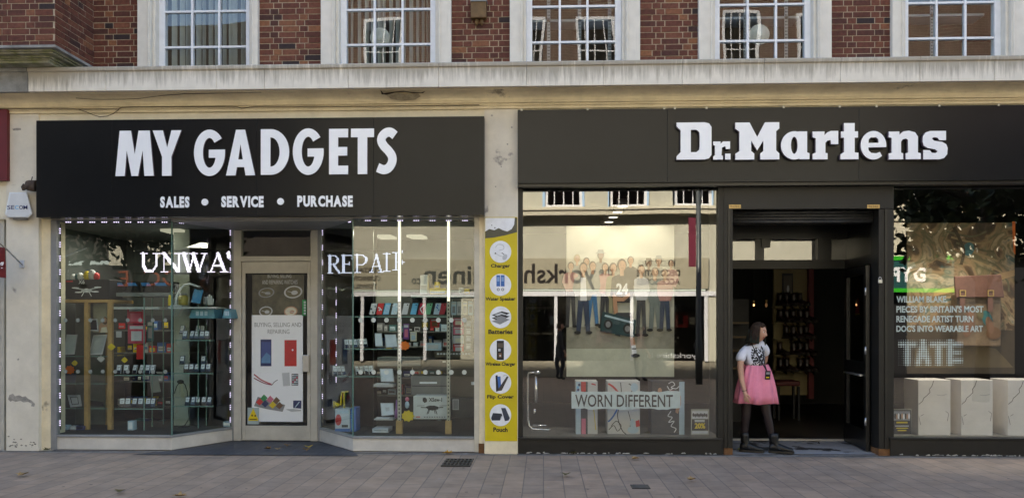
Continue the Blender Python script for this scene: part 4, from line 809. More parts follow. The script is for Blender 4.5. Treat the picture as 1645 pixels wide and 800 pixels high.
jar(287, 471, 302, 490, Yt + .1, mat('straw_jar', (.36, .30, .06), .3), I_G, 'straw coloured jar beside the gooseneck arm'); jar(270, 474, 276, 491, Yt, I_Y, I_Y, 'slim yellow bottle at the corner of the tower shelf', 'bottle', 'slim_bottle'); jar(327, 474, 333, 489, Yt + .1, I_G, I_K, 'small dark bottle between tablet and white glove stand', 'bottle', 'small_bottle')
m = MB(); 
for i, (dx, h) in enumerate(((0, 14), (3, 17), (6, 15), (9, 10))): m.tube([P(335 + dx * .7, 490, Yt + .1), P(333.5 + dx, 490 - h, Yt + .1)], .011, WP, 6)
tag(m.build('glove_stand'), 'white finger shaped stand on the tower shelf near the door', 'stand')
for a, b, lb in ((304, 346, 'pale blue carton with white print hung under the tower top shelf'), (357, 372, 'small pale blue carton beside the LED strip at the door')):
    q = rect(a, 494, b, 511, Yt + .02); t = thing('blue_carton', lb, 'carton', ((q[0] + q[1]) / 2, Yt, q[2])); m = MB(); m.prism([(q[0], q[2]), (q[1], q[2]), (q[1] - .03, q[3] - .02), (q[0] + .03, q[3] - .02)], Yt + .02, Yt + .3, mat('carton_blue', (.09, .26, .34), .4)); m.build('box', t)
    w_ = (b - a) / 6; aa = Art(Yt + .018)
    for k in range(3): aa.rect(a + w_ * (1.5 + k), 500, a + w_ * (2.2 + k), 507, I_LB)
    aa.done('print', t)
# wood framed cabinet
Yc = .55; ca = thing('display_cabinet', 'pale wood framed glass cabinet holding tilted tablets near the outer corner', 'cabinet', tuple(P(138, 695, Yc)))
for a, b in ((97, 101), (135, 142), (172.5, 179.5)): m = MB(); q = rect(a, 482, b, 697, Yc); m.box(q[0], q[1], Yc, Yc + .05, .2, q[3], WOOD); m.build('post', ca)
m = MB(); q = rect(97, 481, 179, 486, Yc); m.box(q[0], q[1], Yc - .01, Yc + .6, q[2], q[3], WOOD); m.build('top', ca)
for a, b in ((96, 100), (172.5, 176)): m = MB(); q = rect(a, 482, b, 697, Yc + .6); m.box(q[0], q[1], Yc + .55, Yc + .6, .2, q[3] - .05, WOOD); m.build('post', ca)
for py in (572, 616, 656): m = MB(); x0, x1 = X(98, Yc), X(178, Yc); z = Z(py, 138, Yc); m.box(x0, x1, Yc + .06, Yc + .55, z - .01, z, SH_G); m.box(x0, x1, Yc + .055, Yc + .059, z - .01, z, SH_E); m.build('shelf', ca)
m = MB(); q = rect(97, 481, 179, 697, Yc + .58); m.box(q[0], q[1], Yc + .601, Yc + .62, .2, q[3], mat('cabinet_back', (.16, .18, .17), .7)); m.build('back_panel', ca)
def slate(pts, Y0, Y1, lb, body, screen=None, cat='tablet', name='tablet', inset=.88):
    """leaning flat device: lower pair of corners at Y0, upper pair at Y1"""
    f = [P(*pts[0], Y0), P(*pts[1], Y0), P(*pts[2], Y1), P(*pts[3], Y1)]; t = thing(name, lb, cat, tuple((f[0] + f[1]) / 2)); m = MB(); m.loft([f, [v + Vector((0, .014, 0)) for v in f]], body, True, False); m.build('case', t)
    if screen: c = sum(f, Vector()) / 4; m = MB(); m.poly([c + (v - c) * inset + Vector((0, -.002, 0)) for v in f], screen); m.build('screen', t)
    return t
slate([(102, 570), (119, 569), (124, 537), (107, 537)], .66, .8, 'white tablet leaning in the outer half of the wood framed cabinet', I_LG, mat('tablet_white', (.50, .57, .55), .3))
slate([(143, 570), (164, 569), (172, 537), (150, 538)], .66, .8, 'white tablet leaning beside the middle post of the wood framed cabinet', I_LG, mat('tablet_grey', (.38, .42, .42), .3))
slate([(113, 654), (131, 652), (128, 634), (108, 634)], .66, .78, 'grey laptop with dark screen on the low shelf of the wood framed cabinet', I_LG, SCR, 'laptop', 'laptop', .62)
slate([(142, 651), (166, 652), (164, 645), (143, 643)], .66, .75, 'black camera case on the low shelf of the wood framed cabinet', I_K, None, 'camera case', 'camera_case')
slate([(102, 615), (120, 614), (122, 600), (103, 600)], .66, .75, 'blue grey tablet lying in shade on the middle shelf of the cabinet', mat('slate_blue', (.10, .12, .16), .3), None)
slate([(144, 531), (158, 532), (156, 512), (145, 512)], .7, .74, 'black handheld with white edge on the upper shelf of the cabinet', I_LG, SCR, 'handheld', 'handheld', .8)
def starcard(cx, cy_, r, Y, m_, lb, n=9, name='price_star'):
    c = P(cx, cy_, Y); t = MB(); pts = []
    for k in range(2 * n): rr = (r if k % 2 == 0 else r * .78) * .008; pts.append((c.x + rr * 1.15 * math.cos(math.pi * k / n), c.z + rr * math.sin(math.pi * k / n)))
    t.prism(pts, Y, Y + .004, m_); return tag(t.build(name), lb, 'price card')
starcard(112, 594, 8, .60, I_OR, 'orange price star on the outer post of the wood framed cabinet'); starcard(120, 583, 5, .61, I_Y, 'small yellow price star above the orange one in the cabinet', 4); starcard(179, 557, 6, .53, I_Y, 'yellow price card on the inner post of the wood framed cabinet', 4); starcard(200, 578, 5, .62, I_Y, 'yellow price card above the row of silver phones', 4)
starcard(162, 576, 6, .62, I_LG, 'grey green price card on the middle shelf of the cabinet', 4)
# portrait card in the cabinet: a waving figure, drawn flat
t = thing('portrait_card', 'cream picture card of a long haired person inside the wood framed cabinet', 'picture card', tuple(P(161, 533, .75))); m = MB(); q = rect(150, 487, 172, 534, .75); m.box(q[0], q[1], .75, .756, q[2], q[3], mat('card_cream', (.30, .30, .24), .6)); m.build('card', t)
a = Art(.749); a.ell(169, 515, 4.5, 6, I_BR); a.poly([(159, 534), (158, 524), (163, 518), (167, 522), (173, 520), (174, 534)], I_SK); a.poly([(161, 534), (163, 526), (171, 525), (173, 534)], I_CR); a.ell(168.5, 514, 2.6, 3.6, I_SK); a.done('picture', t)
# cartons on the cabinet
t = thing('drone_carton', 'black carton with a white drone picture on top of the wood framed cabinet', 'carton', tuple(P(143, 481, Yc))); q = rect(105, 449, 176, 480, Yc); m = MB(); m.box(q[0], q[1], Yc, Yc + .35, q[2], q[3], I_K); bevel(m.build('box', t), .004, 1)
a = Art(Yc - .001); a.text('X6', 126, 449.5, 136, 456, I_LG, .02); a.ell(139, 467, 9, 3.2, I_LG); a.ell(139, 466, 4, 2.6, I_W)
for dx, dy in ((-18, -3), (18, -4), (-13, 4), (14, 3)): a.line([(139, 466), (139 + dx, 466 + dy)], 1.6, I_LG); a.ell(139 + dx, 466 + dy - .6, 6, 1.1, I_W)
a.line([(143, 469), (147, 476)], 1, I_W); a.line([(135, 469), (131, 476)], 1, I_W); a.rect(107, 451, 117, 453, I_R); a.done('print', t)
for i, (a0, a1) in enumerate(((176, 202), (203, 224), (225, 246), (247, 272))):
    t = thing('black_carton', ('black carton with blue flash touching the drone carton', 'black carton with blue flash second from the drone carton', 'black carton with blue flash third from the drone carton', 'black carton with blue flash nearest the pane joint')[i], 'carton', tuple(P((a0 + a1) / 2, 468, .75)), 'black cartons on the long shelf'); q = rect(a0, 452, a1, 468, .75); m = MB(); m.box(q[0], q[1], .75, 1.05, q[2], q[3], I_K); m.build('box', t); a = Art(.749); a.poly([(a0 + 3, 459), (a1 - 3, 459), (a1 - 7, 454), (a0 + 1, 454)], ink('flash_blue', (.03, .22, .55))); a.done('print', t)
shelf('long grey shelf carrying the black cartons', 108, 274, 470, .72, 1.1, 'long_shelf', None, .05, mat('grey_shelf', (.20, .22, .22), .5))
shelf('white shelf edge above the pink packets in the first bay', 177, 256, 493, .6, 1.0, 'white_shelf', None, .03, MATS['white_shelf'])
RETRO = [(118, 437, 4, I_W), (129, 433, 5, I_W), (140, 432, 6, I_Y), (148, 438, 7, I_LG), (155, 434, 5, I_R), (124, 430, 4, I_TE)]
t = thing('soft_toy_bag', 'jumble of white yellow and red toys on top of the drone carton', 'toy bag', tuple(P(136, 449, .8))); 
for px, py, r, mm in RETRO: m = MB(); c = P(px, 449 - r, .8); m.ell(c, (r * .009, .04, r * .011), mm, 10, 8); m.build('toy', t)
# hanging packets
def packet(a, b, c, d, Y, m_, lb, pm=None, group=None, cat='packet', name='blister_packet'):
    q = rect(a, b, c, d, Y); t = thing(name, lb, cat, ((q[0] + q[1]) / 2, Y, q[2]), group); m = MB(); m.box(q[0], q[1], Y, Y + .03, q[2], q[3], m_); bevel(m.build('card', t), .004, 1)
    if pm: h = (d - b); w2 = c - a; aa = Art(Y - .001); aa.rect(a + w2 * .2, b + h * .35, c - w2 * .2, b + h * .85, pm); aa.rect(a + w2 * .12, b + h * .08, c - w2 * .12, b + h * .24, I_LG); aa.done('print', t)
    return t
RP = mat('pink_red_pack', (.48, .05, .09), .35, .2, 9)
packet(204, 494, 232, 520, .8, RP, 'upper pink packet hanging behind the first bay pane', I_PK); packet(205, 521, 233, 552, .78, RP, 'lower pink packet with pale window hanging in the first bay', I_LG); packet(219, 553, 230, 577, .8, I_R, 'narrow red packet hanging below the pink ones'); packet(236, 515, 246, 548, .9, I_TE, 'teal packet hanging beside the pink packets', I_G); packet(186, 532, 194, 542, .7, I_LG, 'small white tag card hanging near the inner cabinet post')
shelf('glass shelf under the row of silver phones', 184, 262, 602, .5, .85); shelf('glass shelf under the row of blue lit phones', 184, 262, 656, .5, .85)
for i, px in enumerate((190, 202, 215, 226, 236, 244)): phone(ph_s, px, 600, .6, 'silver phone with white tag in the upper row of the first bay', 'silver phones in the first bay', 1.0)
for i, px in enumerate((196, 205, 215, 225, 237, 244)): phone(ph_k, px, 655, .6, 'dark phone with square white tag in the lower row of the first bay', 'dark phones low in the first bay', 1.15)
slate([(243, 631), (258, 629), (252, 600), (240, 602)], .9, 1.0, 'grey board leaning behind the pane joint of the first bay', mat('grey_board', (.20, .22, .2), .6), None, 'board', 'leaning_board')
for a, b, c, d, lb, mm in ((205, 676, 214, 692, 'small pale blue carton on the floor of the first bay', I_LB), (95, 683, 108, 694, 'pale green carton on the floor by the LED strip', I_LB), (112, 684, 121, 694, 'small grey device standing on the cabinet floor', I_LG), (122, 684, 134, 694, 'small navy device standing on the cabinet floor', I_NB), (355, 678, 370, 687, 'flat pale carton on the floor beside the door', I_LB)):
    q = rect(a, b, c, d, .5 if a < 350 else .86); Y = .5 if a < 350 else .93; t = thing('small_carton', lb, 'carton', ((q[0] + q[1]) / 2, Y, .2)); m = MB(); m.box(q[0], q[1], Y, Y + .1, .201, q[3], mm); bevel(m.build('box', t), .003, 1); m = MB(); m.box(q[0] + .012, q[1] - .012, Y - .002, Y, .22, q[3] - .015, I_W if mm is not I_NB else SCR); m.build('label_patch', t)
# --- right-hand bay
Yr = .55
shelf('glass shelf under the bright row of phone cases', 562, 722, 508, Yr, Yr + .3); shelf('glass shelf under the upright white tablets', 552, 644, 560, Yr, Yr + .35); shelf('glass shelf under the silver phone pile', 540, 612, 604, Yr, Yr + .3)
CASES = [(599, I_LG, 'white phone case with dark blots'), (610, I_R, 'phone case with red and white spots'), (621, I_CY, 'blue striped phone case'), (634, I_LB, 'pale blue patterned phone case next to the first light tube'), (651, I_LG, 'clear phone case just past the first light tube'), (665, I_CY, 'plain sky blue phone case'), (677, ink('crimson', (.42, .02, .05)), 'crimson phone case with white chevron'), (688, ink('mint', (.14, .42, .24)), 'mint green phone case'), (702, I_LB, 'pale patterned phone case before the red one'), (711, ink('case_red', (.38, .03, .04)), 'narrow dark red phone case near the second light tube')]
for i, (px, mm, lb) in enumerate(CASES):
    f = [P(px - 6, 505, Yr + .08), P(px + 3, 505, Yr + .08), P(px + 7, 487, Yr + .16), P(px - 2, 487, Yr + .16)]; t = thing('phone_case', lb, 'phone case', tuple((f[0] + f[1]) / 2), 'phone cases on the bright shelf'); m = MB(); m.loft([f, [v + Vector((0, .01, 0)) for v in f]], mm, True, False); m.build('shell', t)
    a = Art(Yr + .075)
    if i in (0, 1, 3, 8):
        for k in range(5): a.ell(px + random.uniform(-3, 4), random.uniform(490, 503), 1.1, 1.3, I_K if i == 0 else I_W if i != 8 else I_B)
    elif i == 2:
        for k in range(4): a.line([(px - 4 + k * 2, 504), (px + k * 2, 489)], .8, I_W)
    elif i == 6: a.line([(px + 4, 489.5), (px - 2, 496)], 1.6, I_W); a.line([(px - 2, 496), (px + 1.5, 503)], 1.6, I_W)
    else: a.ell(px + 3.5, 489.5, 1.1, 1.1, I_K)
    a.done('print', t)
for i, pts in enumerate(([(603, 556), (615, 556), (613, 535), (602, 535)], [(620, 558), (639, 557), (636, 537), (618, 537)], [(612, 613), (633, 613), (631, 592), (610, 592)], [(613, 668), (633, 666), (632, 647), (611, 647)])):
    slate(pts, Yr + .1, Yr + .16, ('narrow white tablet upright beside the wide white one', 'wide white tablet upright next to the first light tube', 'white tablet standing above a silver keyboard at mid height', 'white tablet standing above a silver keyboard near the floor')[i], I_LG, mat('white_screen', (.66, .70, .76), .3))
    if i > 1:
        q = rect(pts[0][0] - 11, pts[0][1] + 1, pts[1][0], pts[1][1] + 8, Yr); t = thing('keyboard', ('silver keyboard under the mid height white tablet', 'silver keyboard under the low white tablet')[i - 2], 'keyboard', ((q[0] + q[1]) / 2, Yr, q[2])); m = MB(); m.box(q[0], q[1], Yr - .05, Yr + .15, q[2], q[3] - .02, PHS); m.build('body', t); m = MB()
        for r in range(3):
            for k in range(9): m.box(q[0] + .02 + k * .02, q[0] + .036 + k * .02, Yr - .03 + r * .04, Yr - .005 + r * .04, q[3] - .0195, q[3] - .015, I_W)
        m.build('keys', t)
for i, (cx, cy_, n) in enumerate(((567, 559, 4), (590, 558, 2), (548, 602, 3), (585, 602, 4), (599, 601, 2))):
    for k in range(n): phone(ph_s, cx - 9 + 7 * k, cy_, Yr + .1 + .03 * (k % 2), ('silver phone in the pile at the angled pane on the upper shelf', 'silver phone near the narrow white tablet', 'silver phone in the dim pile by the door LED strip', 'silver phone in the middle pile on the silver shelf', 'silver phone at the end of the silver shelf')[i], ('phones upper pile', 'phones by the tablet', 'phones dim pile', 'phones middle pile', 'phones shelf end')[i], 1.0, random.uniform(20, 60))
starcard(650, 555, 8, .28, I_OR, 'orange price star on the first slotted upright'); starcard(655, 668, 10, .36, I_Y, 'yellow price star in front of the white drone carton', 9)
t = thing('drone_carton', 'white carton with a black drone picture low in the bay of light tubes', 'carton', tuple(P(693, 673, .62))); q = rect(664, 636, 720, 673, .45); m = MB(); m.box(q[0], q[1], .45, .75, q[2], q[3], mat('carton_white', (.60, .62, .63), .45)); bevel(m.build('box', t), .004, 1)
a = Art(.449); a.text('X5sw-1', 689, 638.5, 710, 645, I_K, .03); a.poly([(679, 639), (683, 638), (686, 641), (686, 645), (682, 647), (679, 644)], I_K); a.poly([(684, 653), (690, 651), (698, 651), (704, 653), (704, 657), (695, 659), (688, 658)], I_K)
for dx in (-18, 18): a.line([(694, 655), (694 + dx, 654)], 1.4, I_K); a.line([(694 + dx - 6, 651.5), (694 + dx + 6, 651.2)], 1.2, I_G); a.line([(694 + dx * .3, 657), (694 + dx * .45, 665)], 1.2, I_K)
a.line([(690, 658), (688, 664)], 1.2, I_K); a.line([(698, 658), (699, 664)], 1.2, I_K)
for k in range(9): a.rect(681 + 4 * k, 668.5, 683.6 + 4 * k, 670.5, I_G)
a.rect(668, 668.5, 675, 670, I_R); a.done('print', t)
def bigbox(a, b, c, d, Y, dep, mm, lb, name, cat, extra=None):
    q = rect(a, b, c, d, Y); t = thing(name, lb, cat, ((q[0] + q[1]) / 2, Y, q[2])); m = MB(); m.box(q[0], q[1], Y, Y + dep, q[2], q[3], mm); bevel(m.build('housing', t), .006, 2)
    if extra:
        aa = Art(Y - .001); extra(aa); aa.done('front_detail', t)
    return t
DKG = mat('dark_grey_plastic', (.022, .024, .026), .4, .15, 5); GRP = mat('grey_plastic', (.16, .17, .165), .45, .1, 5); BRG = mat('bronze_plastic', (.045, .038, .026), .4, .15, 5)
bigbox(606, 574, 676, 588, .7, .4, GRP, 'long pale grey scanner low behind the first light tube', 'scanner', 'scanner', lambda a: a.rect(606, 580, 676, 581.3, I_K))
bigbox(663, 576, 722, 596, .75, .4, DKG, 'black printer behind the drone carton at mid height', 'printer', 'printer', lambda a: (a.rect(711, 579, 716, 582, I_LG), a.rect(666, 589, 718, 590.5, I_K)))
bigbox(698, 564, 762, 575, .7, .4, BRG, 'slim bronze carton with white print lying on the black printers', 'printer_carton', 'carton', lambda a: [a.rect(702 + 5 * k, 567, 705.5 + 5 * k, 569.5, I_LG) for k in range(11)])
bigbox(722, 577, 763, 638, .72, .4, BRG, 'deep bronze black printer beside the window jamb', 'printer', 'printer', lambda a: (a.rect(757, 613, 762, 618, I_W), a.rect(724, 592, 762, 593.5, I_K)))
bigbox(660, 603, 721, 634, .78, .35, GRP, 'grey printer with a white paper slot above the drone carton', 'printer', 'printer', lambda a: (a.rect(674, 613, 702, 616, I_W), a.rect(662, 619, 720, 620.4, I_K)))
bigbox(724, 639, 762, 671, .6, .35, DKG, 'dark grey speaker with white badge beside the drone carton', 'speaker', 'speaker', lambda a: (a.rect(727, 641, 737, 658, I_LG), a.rect(728, 642, 736, 657, I_G)))
bigbox(538, 657, 562, 694, .5, .25, mat('blue_white_box', (.55, .60, .66), .4), 'white and blue carton with a red badge on the bay floor', 'toner_carton', 'carton', lambda a: (a.rect(538, 688, 562, 694, I_B), a.ell(543.5, 674, 5, 9, I_R), a.rect(549, 682, 559, 686, I_K), a.rect(541, 659, 560, 664, I_LB)))
bigbox(563, 655, 572, 693, .5, .25, I_B, 'plain blue carton standing beside the red badged one', 'blue_carton', 'carton', lambda a: a.rect(565, 660, 567, 690, I_CY))
bigbox(598, 688, 624, 697, .4, .3, I_LG, 'flat grey carton on the bay floor near the first wooden foot', 'flat_carton', 'carton', lambda a: a.rect(601, 690, 621, 691, I_G))
t = thing('yellow_toy', 'yellow plastic toy frame perched on the blue and white cartons', 'toy', tuple(P(545, 655, .58))); m = MB(); m.tube([P(537, 655, .58), P(536, 645, .58), P(547, 650, .58), P(549, 630, .58), P(560, 629, .58), P(553, 631, .58), P(553, 655, .58)], .014, I_Y, 8); m.build('frame', t); m = MB(); m.ell(P(541, 650, .58), (.04, .03, .03), I_Y); m.build('seat', t)
m = MB(); b0 = P(637, 671, .45); m.tube([b0, b0 + Vector((0, 0, .09)), b0 + Vector((0, 0, .13)), b0 + Vector((0, 0, .24))], [.028, .026, .012, .008], mat('purple_plastic', (.25, .09, .30), .35), 10); tag(m.build('purple_bottle'), 'slim purple bottle beside the first slotted upright', 'bottle')
t = thing('figurine', 'small figure toy standing behind the yellow price star', 'figurine', tuple(P(654, 665, .5))); c = P(654, 650, .5); m = MB(); m.ell(c, (.03, .03, .05), I_LB); m.build('body', t); m = MB(); m.ell(P(654, 641, .5), (.028, .028, .03), I_PK); m.build('head', t)
# upper level: shelf with cartons, card rack
shelf('grey edged shelf under the small cartons above the phone cases', 660, 764, 474, .62, 1.0, 'upper_shelf', None, .03, mat('shelf_grey_green', (.26, .34, .32), .4))
for a, b, c, d, mm, lb in ((675, 442, 687, 472, I_W, 'upright white carton on the upper shelf'), (690, 463, 716, 472, I_Y, 'yellow tray on the upper shelf'), (698, 453, 706, 463, I_Y, 'small yellow tub on the tray on the upper shelf'), (737, 462, 745, 472, I_LG, 'grey tub on the upper shelf by the jamb'), (746, 464, 754, 472, I_Y, 'yellow carton on the upper shelf by the jamb')):
    q = rect(a, b, c, d, .7); t = thing('small_carton', lb, 'carton', ((q[0] + q[1]) / 2, .7, q[2])); m = MB(); m.box(q[0], q[1], .7, .8, q[2], q[3], mm); bevel(m.build('box', t), .005, 1); m = MB(); m.box(q[0] + .01, q[1] - .01, .698, .6995, q[2] + .01, q[2] + (q[3] - q[2]) * .45, I_LG if mm is not I_LG else I_G); m.build('label_patch', t)
bigbox(661, 477, 722, 505, .95, .1, I_K, 'black panel at the back of the case shelf', 'back_board', 'board'); q = rect(575, 467, 640, 487, 1.2); m = MB(); m.box(q[0], q[1], 1.2, 1.25, q[2], q[3], mat('pale_cabinet_front', (.36, .38, .33), .5)); tag(m.build('wall_cabinet'), 'pale cabinet front on the back wall behind the LED letters', 'cabinet')
t = thing('notice_board', 'white slanting notice board behind the bluish LED letters', 'notice', tuple(P(560, 471, 1.05))); m = MB(); f = [P(526, 473, 1.05), P(602, 467, 1.05), P(602, 452, 1.05), P(526, 455, 1.05)]; m.loft([f, [v + Vector((0, .02, 0)) for v in f]], mat('notice_white', (.42, .45, .46), .5), True, False); m.build('board', t); a = Art(1.048); a.line([(533, 465), (542, 461), (550, 466), (558, 461), (568, 465), (580, 460), (592, 463)], 1.1, I_G); a.done('script', t)
rk = thing('card_rack', 'white wire rack of packets hanging beside the window jamb', 'rack', tuple(P(742, 563, .75)))
for px in (726.5, 742, 759): m = MB(); m.tube([P(px, 480, .78), P(px, 564, .78)], .006, WP, 6); m.build('wire', rk)
for py in (480, 523, 563): m = MB(); m.tube([P(725, py, .78), P(760, py, .78)], .006, WP, 6); m.build('wire', rk)
PKC = [RP, I_PK, I_CR, I_R, I_LB]
for r in range(4):
    packet(728, 511 + 14 * r, 745, 523.5 + 14 * r, .72, PKC[r % 4] if r != 2 else I_LG, ('top pink packet in the wire rack', 'second packet down in the wire rack', 'third grey packet down in the wire rack', 'lowest packet in the wire rack')[r], I_LG if r % 2 else I_CR)
for k in range(4): packet(725 + 9 * k, 484, 733 + 9 * k, 506, .71, (I_LB, I_LG, I_CR, I_LB)[k], ('clear packet nearest the tube in the top of the wire rack', 'second clear packet in the top of the wire rack', 'third clear packet in the top of the wire rack', 'clear packet nearest the jamb in the top of the wire rack')[k], I_G)
for k in range(4): packet(748, 515 + 12 * k, 757, 525 + 12 * k, .72, I_G, ('top dark bracelet card beside the pink packets', 'second dark bracelet card beside the pink packets', 'third dark bracelet card beside the pink packets', 'lowest dark bracelet card beside the pink packets')[k], I_LG, None, 'bracelet card', 'bracelet_card')
packet(659, 533, 669, 548, .7, I_CR, 'cream packet hanging just past the first light tube', I_LB); packet(648, 520, 657, 545, .5, I_PU, 'purple packet hanging behind the first light tube', I_PK); packet(676, 513, 690, 527, .9, I_OL, 'olive packet with yellow dot behind the dotted pane', I_Y); packet(691, 512, 706, 526, .9, I_R, 'red and brown packet behind the dotted pane', I_BR)
bigbox(683, 551, 709, 563, .8, .2, I_LB, 'pale blue printed carton above the bronze printers', 'blue_carton', 'carton', lambda a: a.rect(687, 554, 704, 560, I_LG))
for i, (px, py) in enumerate(((628, 390), (676, 406))):
    q = rect(px - 12, py - 2.5, px + 12, py + 2.0, 2.4); m = MB(); x0, x1 = q[0], q[1]; m.prismz([(x0, 1.75), (x1, 1.75), (x1 + .03, 2.1), (x0 + .03, 2.1)], 2.94, 2.975, glow('ceiling_panel', (1, .97, .80), .085)); tag(m.build('ceiling_light'), ('flat glowing ceiling light above the bluish LED letters', 'flat glowing ceiling light above the upper shelf cartons')[i], 'ceiling light')
m = MB(); m.prismz([(X(205), .9), (X(240), .9), (X(240), 1.4), (X(205), 1.4)], 2.94, 2.975, MATS['ceiling_panel']); tag(m.build('ceiling_light'), 'flat glowing ceiling light over the first bay', 'ceiling light')

# ------------------------------------------------------------------ posters and stickers on the shop door
yq = ya + .012; t = thing('door_poster', 'white poster with a blue phone and a red phone on the shop door', 'poster', tuple(P(445, 681, yq))); q = rect(404.5, 506, 486.5, 677, yq); m = MB(); m.box(q[0], q[1], yq, yq + .002, q[2], q[3], mat('poster_white', (.90, .92, .97), .35, .02)); m.build('sheet', t)
a = Art(yq, -.0002); a.text('BUYING, SELLING AND', 409, 518, 484, 526, I_G); a.text('REPAIRING', 430, 529, 465, 536, I_G); a.done('heading', t)
a = Art(yq, -.0002); a.rect(418.5, 545, 436, 588, I_NB); a.rect(420, 549, 434.5, 583, ink('phone_sky', (.05, .08, .26))); a.poly([(420, 583), (434.5, 583), (434.5, 571), (428, 566), (420, 576)], ink('phone_sky_low', (.10, .24, .45))); a.rect(457, 546, 476.5, 588, I_R); a.ell(470, 562, 1.4, 1.6, I_W); a.ell(462, 550, 1.3, 1.3, I_BR)
a.line([(408, 601), (420, 610), (436, 617)], 2, ink('lead_red', (.42, .06, .08))); a.line([(408, 607), (424, 615), (437, 618)], 1.6, ink('lead_maroon', (.25, .03, .08))); a.line([(437, 618), (441, 613), (446, 610)], 1, I_K)
a.poly([(453, 599), (465, 598), (466, 619), (455, 620)], I_LG); a.rect(468.5, 600, 479, 619, I_K)
for i in range(3):
    for j in range(5): a.rect(469.5 + 3.2 * i, 601.3 + 3.6 * j, 471.8 + 3.2 * i, 603.8 + 3.6 * j, (I_W, I_LB, I_LG, I_PK)[(i + j) % 4])
a.poly([(408, 652), (414, 637), (424, 640), (440, 645), (458, 650), (454, 661), (430, 657)], I_G)
for px, py, mm in ((417, 645, I_R), (424, 639, I_GR), (434, 641, I_PK), (444, 643, I_BR), (426, 648, I_NB), (438, 650, I_Y), (449, 651, I_BR)): a.poly([(px - 6, py + 1), (px, py - 6), (px + 6, py), (px, py + 6)], mm)
a.poly([(471, 643), (484, 643), (484, 656), (471, 655)], I_NB); a.line([(474, 654), (481, 645)], 1.6, I_LB); a.poly([(459, 657), (471, 656.5), (484, 658), (483, 660), (468, 661)], I_LG); a.done('pictures', t)
yw = ya + .02; t = thing('watch_poster', 'dark olive poster with four wristwatches high on the shop door glass', 'poster', tuple(P(447, 508, yw))); q = rect(405.5, 439.5, 488.5, 507, yw); m = MB(); m.box(q[0], q[1], yw, yw + .002, q[2], q[3], mat('watch_poster_sheet', (.085, .078, .05), .4, .5, 9)); m.build('sheet', t)
a = Art(yw, -.0002); a.text('BUYING, SELLING', 430, 441, 468, 447, I_LG); a.text('AND REPAIRING WATCHES', 421, 450, 478, 456.5, I_LG); a.done('heading', t); a = Art(yw, -.0002)
for cx, cy_, rx, ry, mm in ((428, 470, 13, 8, I_G), (471, 469, 15, 10, I_LG), (427, 500, 11, 8, I_LG), (467, 500, 11, 8, I_SK)):
    a.ell(cx, cy_, rx, ry, mm, -8); a.ell(cx, cy_, rx * .82, ry * .8, I_OL if mm is not I_SK else I_CR, -8); a.ell(cx + 2, cy_ + 1, rx * .35, ry * .35, mm, -8); a.line([(cx - rx * .6, cy_ - 1), (cx + rx * .5, cy_ + 2)], .8, I_LG)
a.done('watches', t)
def sticker(name, lb, a, b, c, d, Y, mm, extra=None, th=.002):
    q = rect(a, b, c, d, Y); t = thing(name, lb, 'sticker', ((q[0] + q[1]) / 2, Y, q[2])); m = MB(); m.box(q[0], q[1], Y, Y + th, q[2], q[3], mm); m.build('sheet', t)
    if extra: aa = Art(Y, -.0008); extra(aa); aa.done('print', t)
sticker('door_sticker', 'small upright green sticker at the edge of the door glass', 485.5, 481.5, 493.5, 507, ya - .004, I_GR, lambda a: [a.rect(488, 484 + 4.5 * k, 491, 487 + 4.5 * k, I_LG) for k in range(5)])
sticker('warning_sticker', 'pale sticker with a yellow warning triangle low on the door glass', 397.5, 654.5, 416, 681, ya - .004, mat('pale_sticker', (.36, .44, .45), .5), lambda a: (a.poly([(399, 672), (414, 672), (407, 655.5)], I_Y), a.rect(399, 671, 414.5, 675.5, I_Y), a.ell(405, 667, 1.2, 1.6, I_K), a.ell(410, 667.5, 1.2, 1.6, I_K), a.rect(401, 672.5, 412.5, 673.8, I_K)))
def lamp_area(x, y, z, sx, sy, watts, c=(1, .97, .90)):
    ld = bpy.data.lights.new('shop_light', 'AREA'); ld.shape = 'RECTANGLE'; ld.size = sx; ld.size_y = sy; ld.energy = watts; ld.color = c; lo = bpy.data.objects.new('shop_light_source', ld); col.objects.link(lo); lo.location = (x, y, z)
for px, wt in ((225, 5), (640, 6)): lamp_area(X(px, 1.2), 1.15, 2.93, .9, .5, wt)
# upright glass dividers of the counter cases
gd = thing('glass_counter', 'glass sided counter case standing among the phone shelves of the cabinet bay', 'counter', tuple(P(285, 694, .75)))
for a_, Yd in ((231, .5), (244, .9), (318, .75), (331, 1.0), (262, 1.2)): m = MB(); x = X(a_, Yd); m.box(x - .004, x + .004, Yd, Yd + .02, .2, Z(478, a_, Yd), SH_E); m.build('glass_edge', gd)
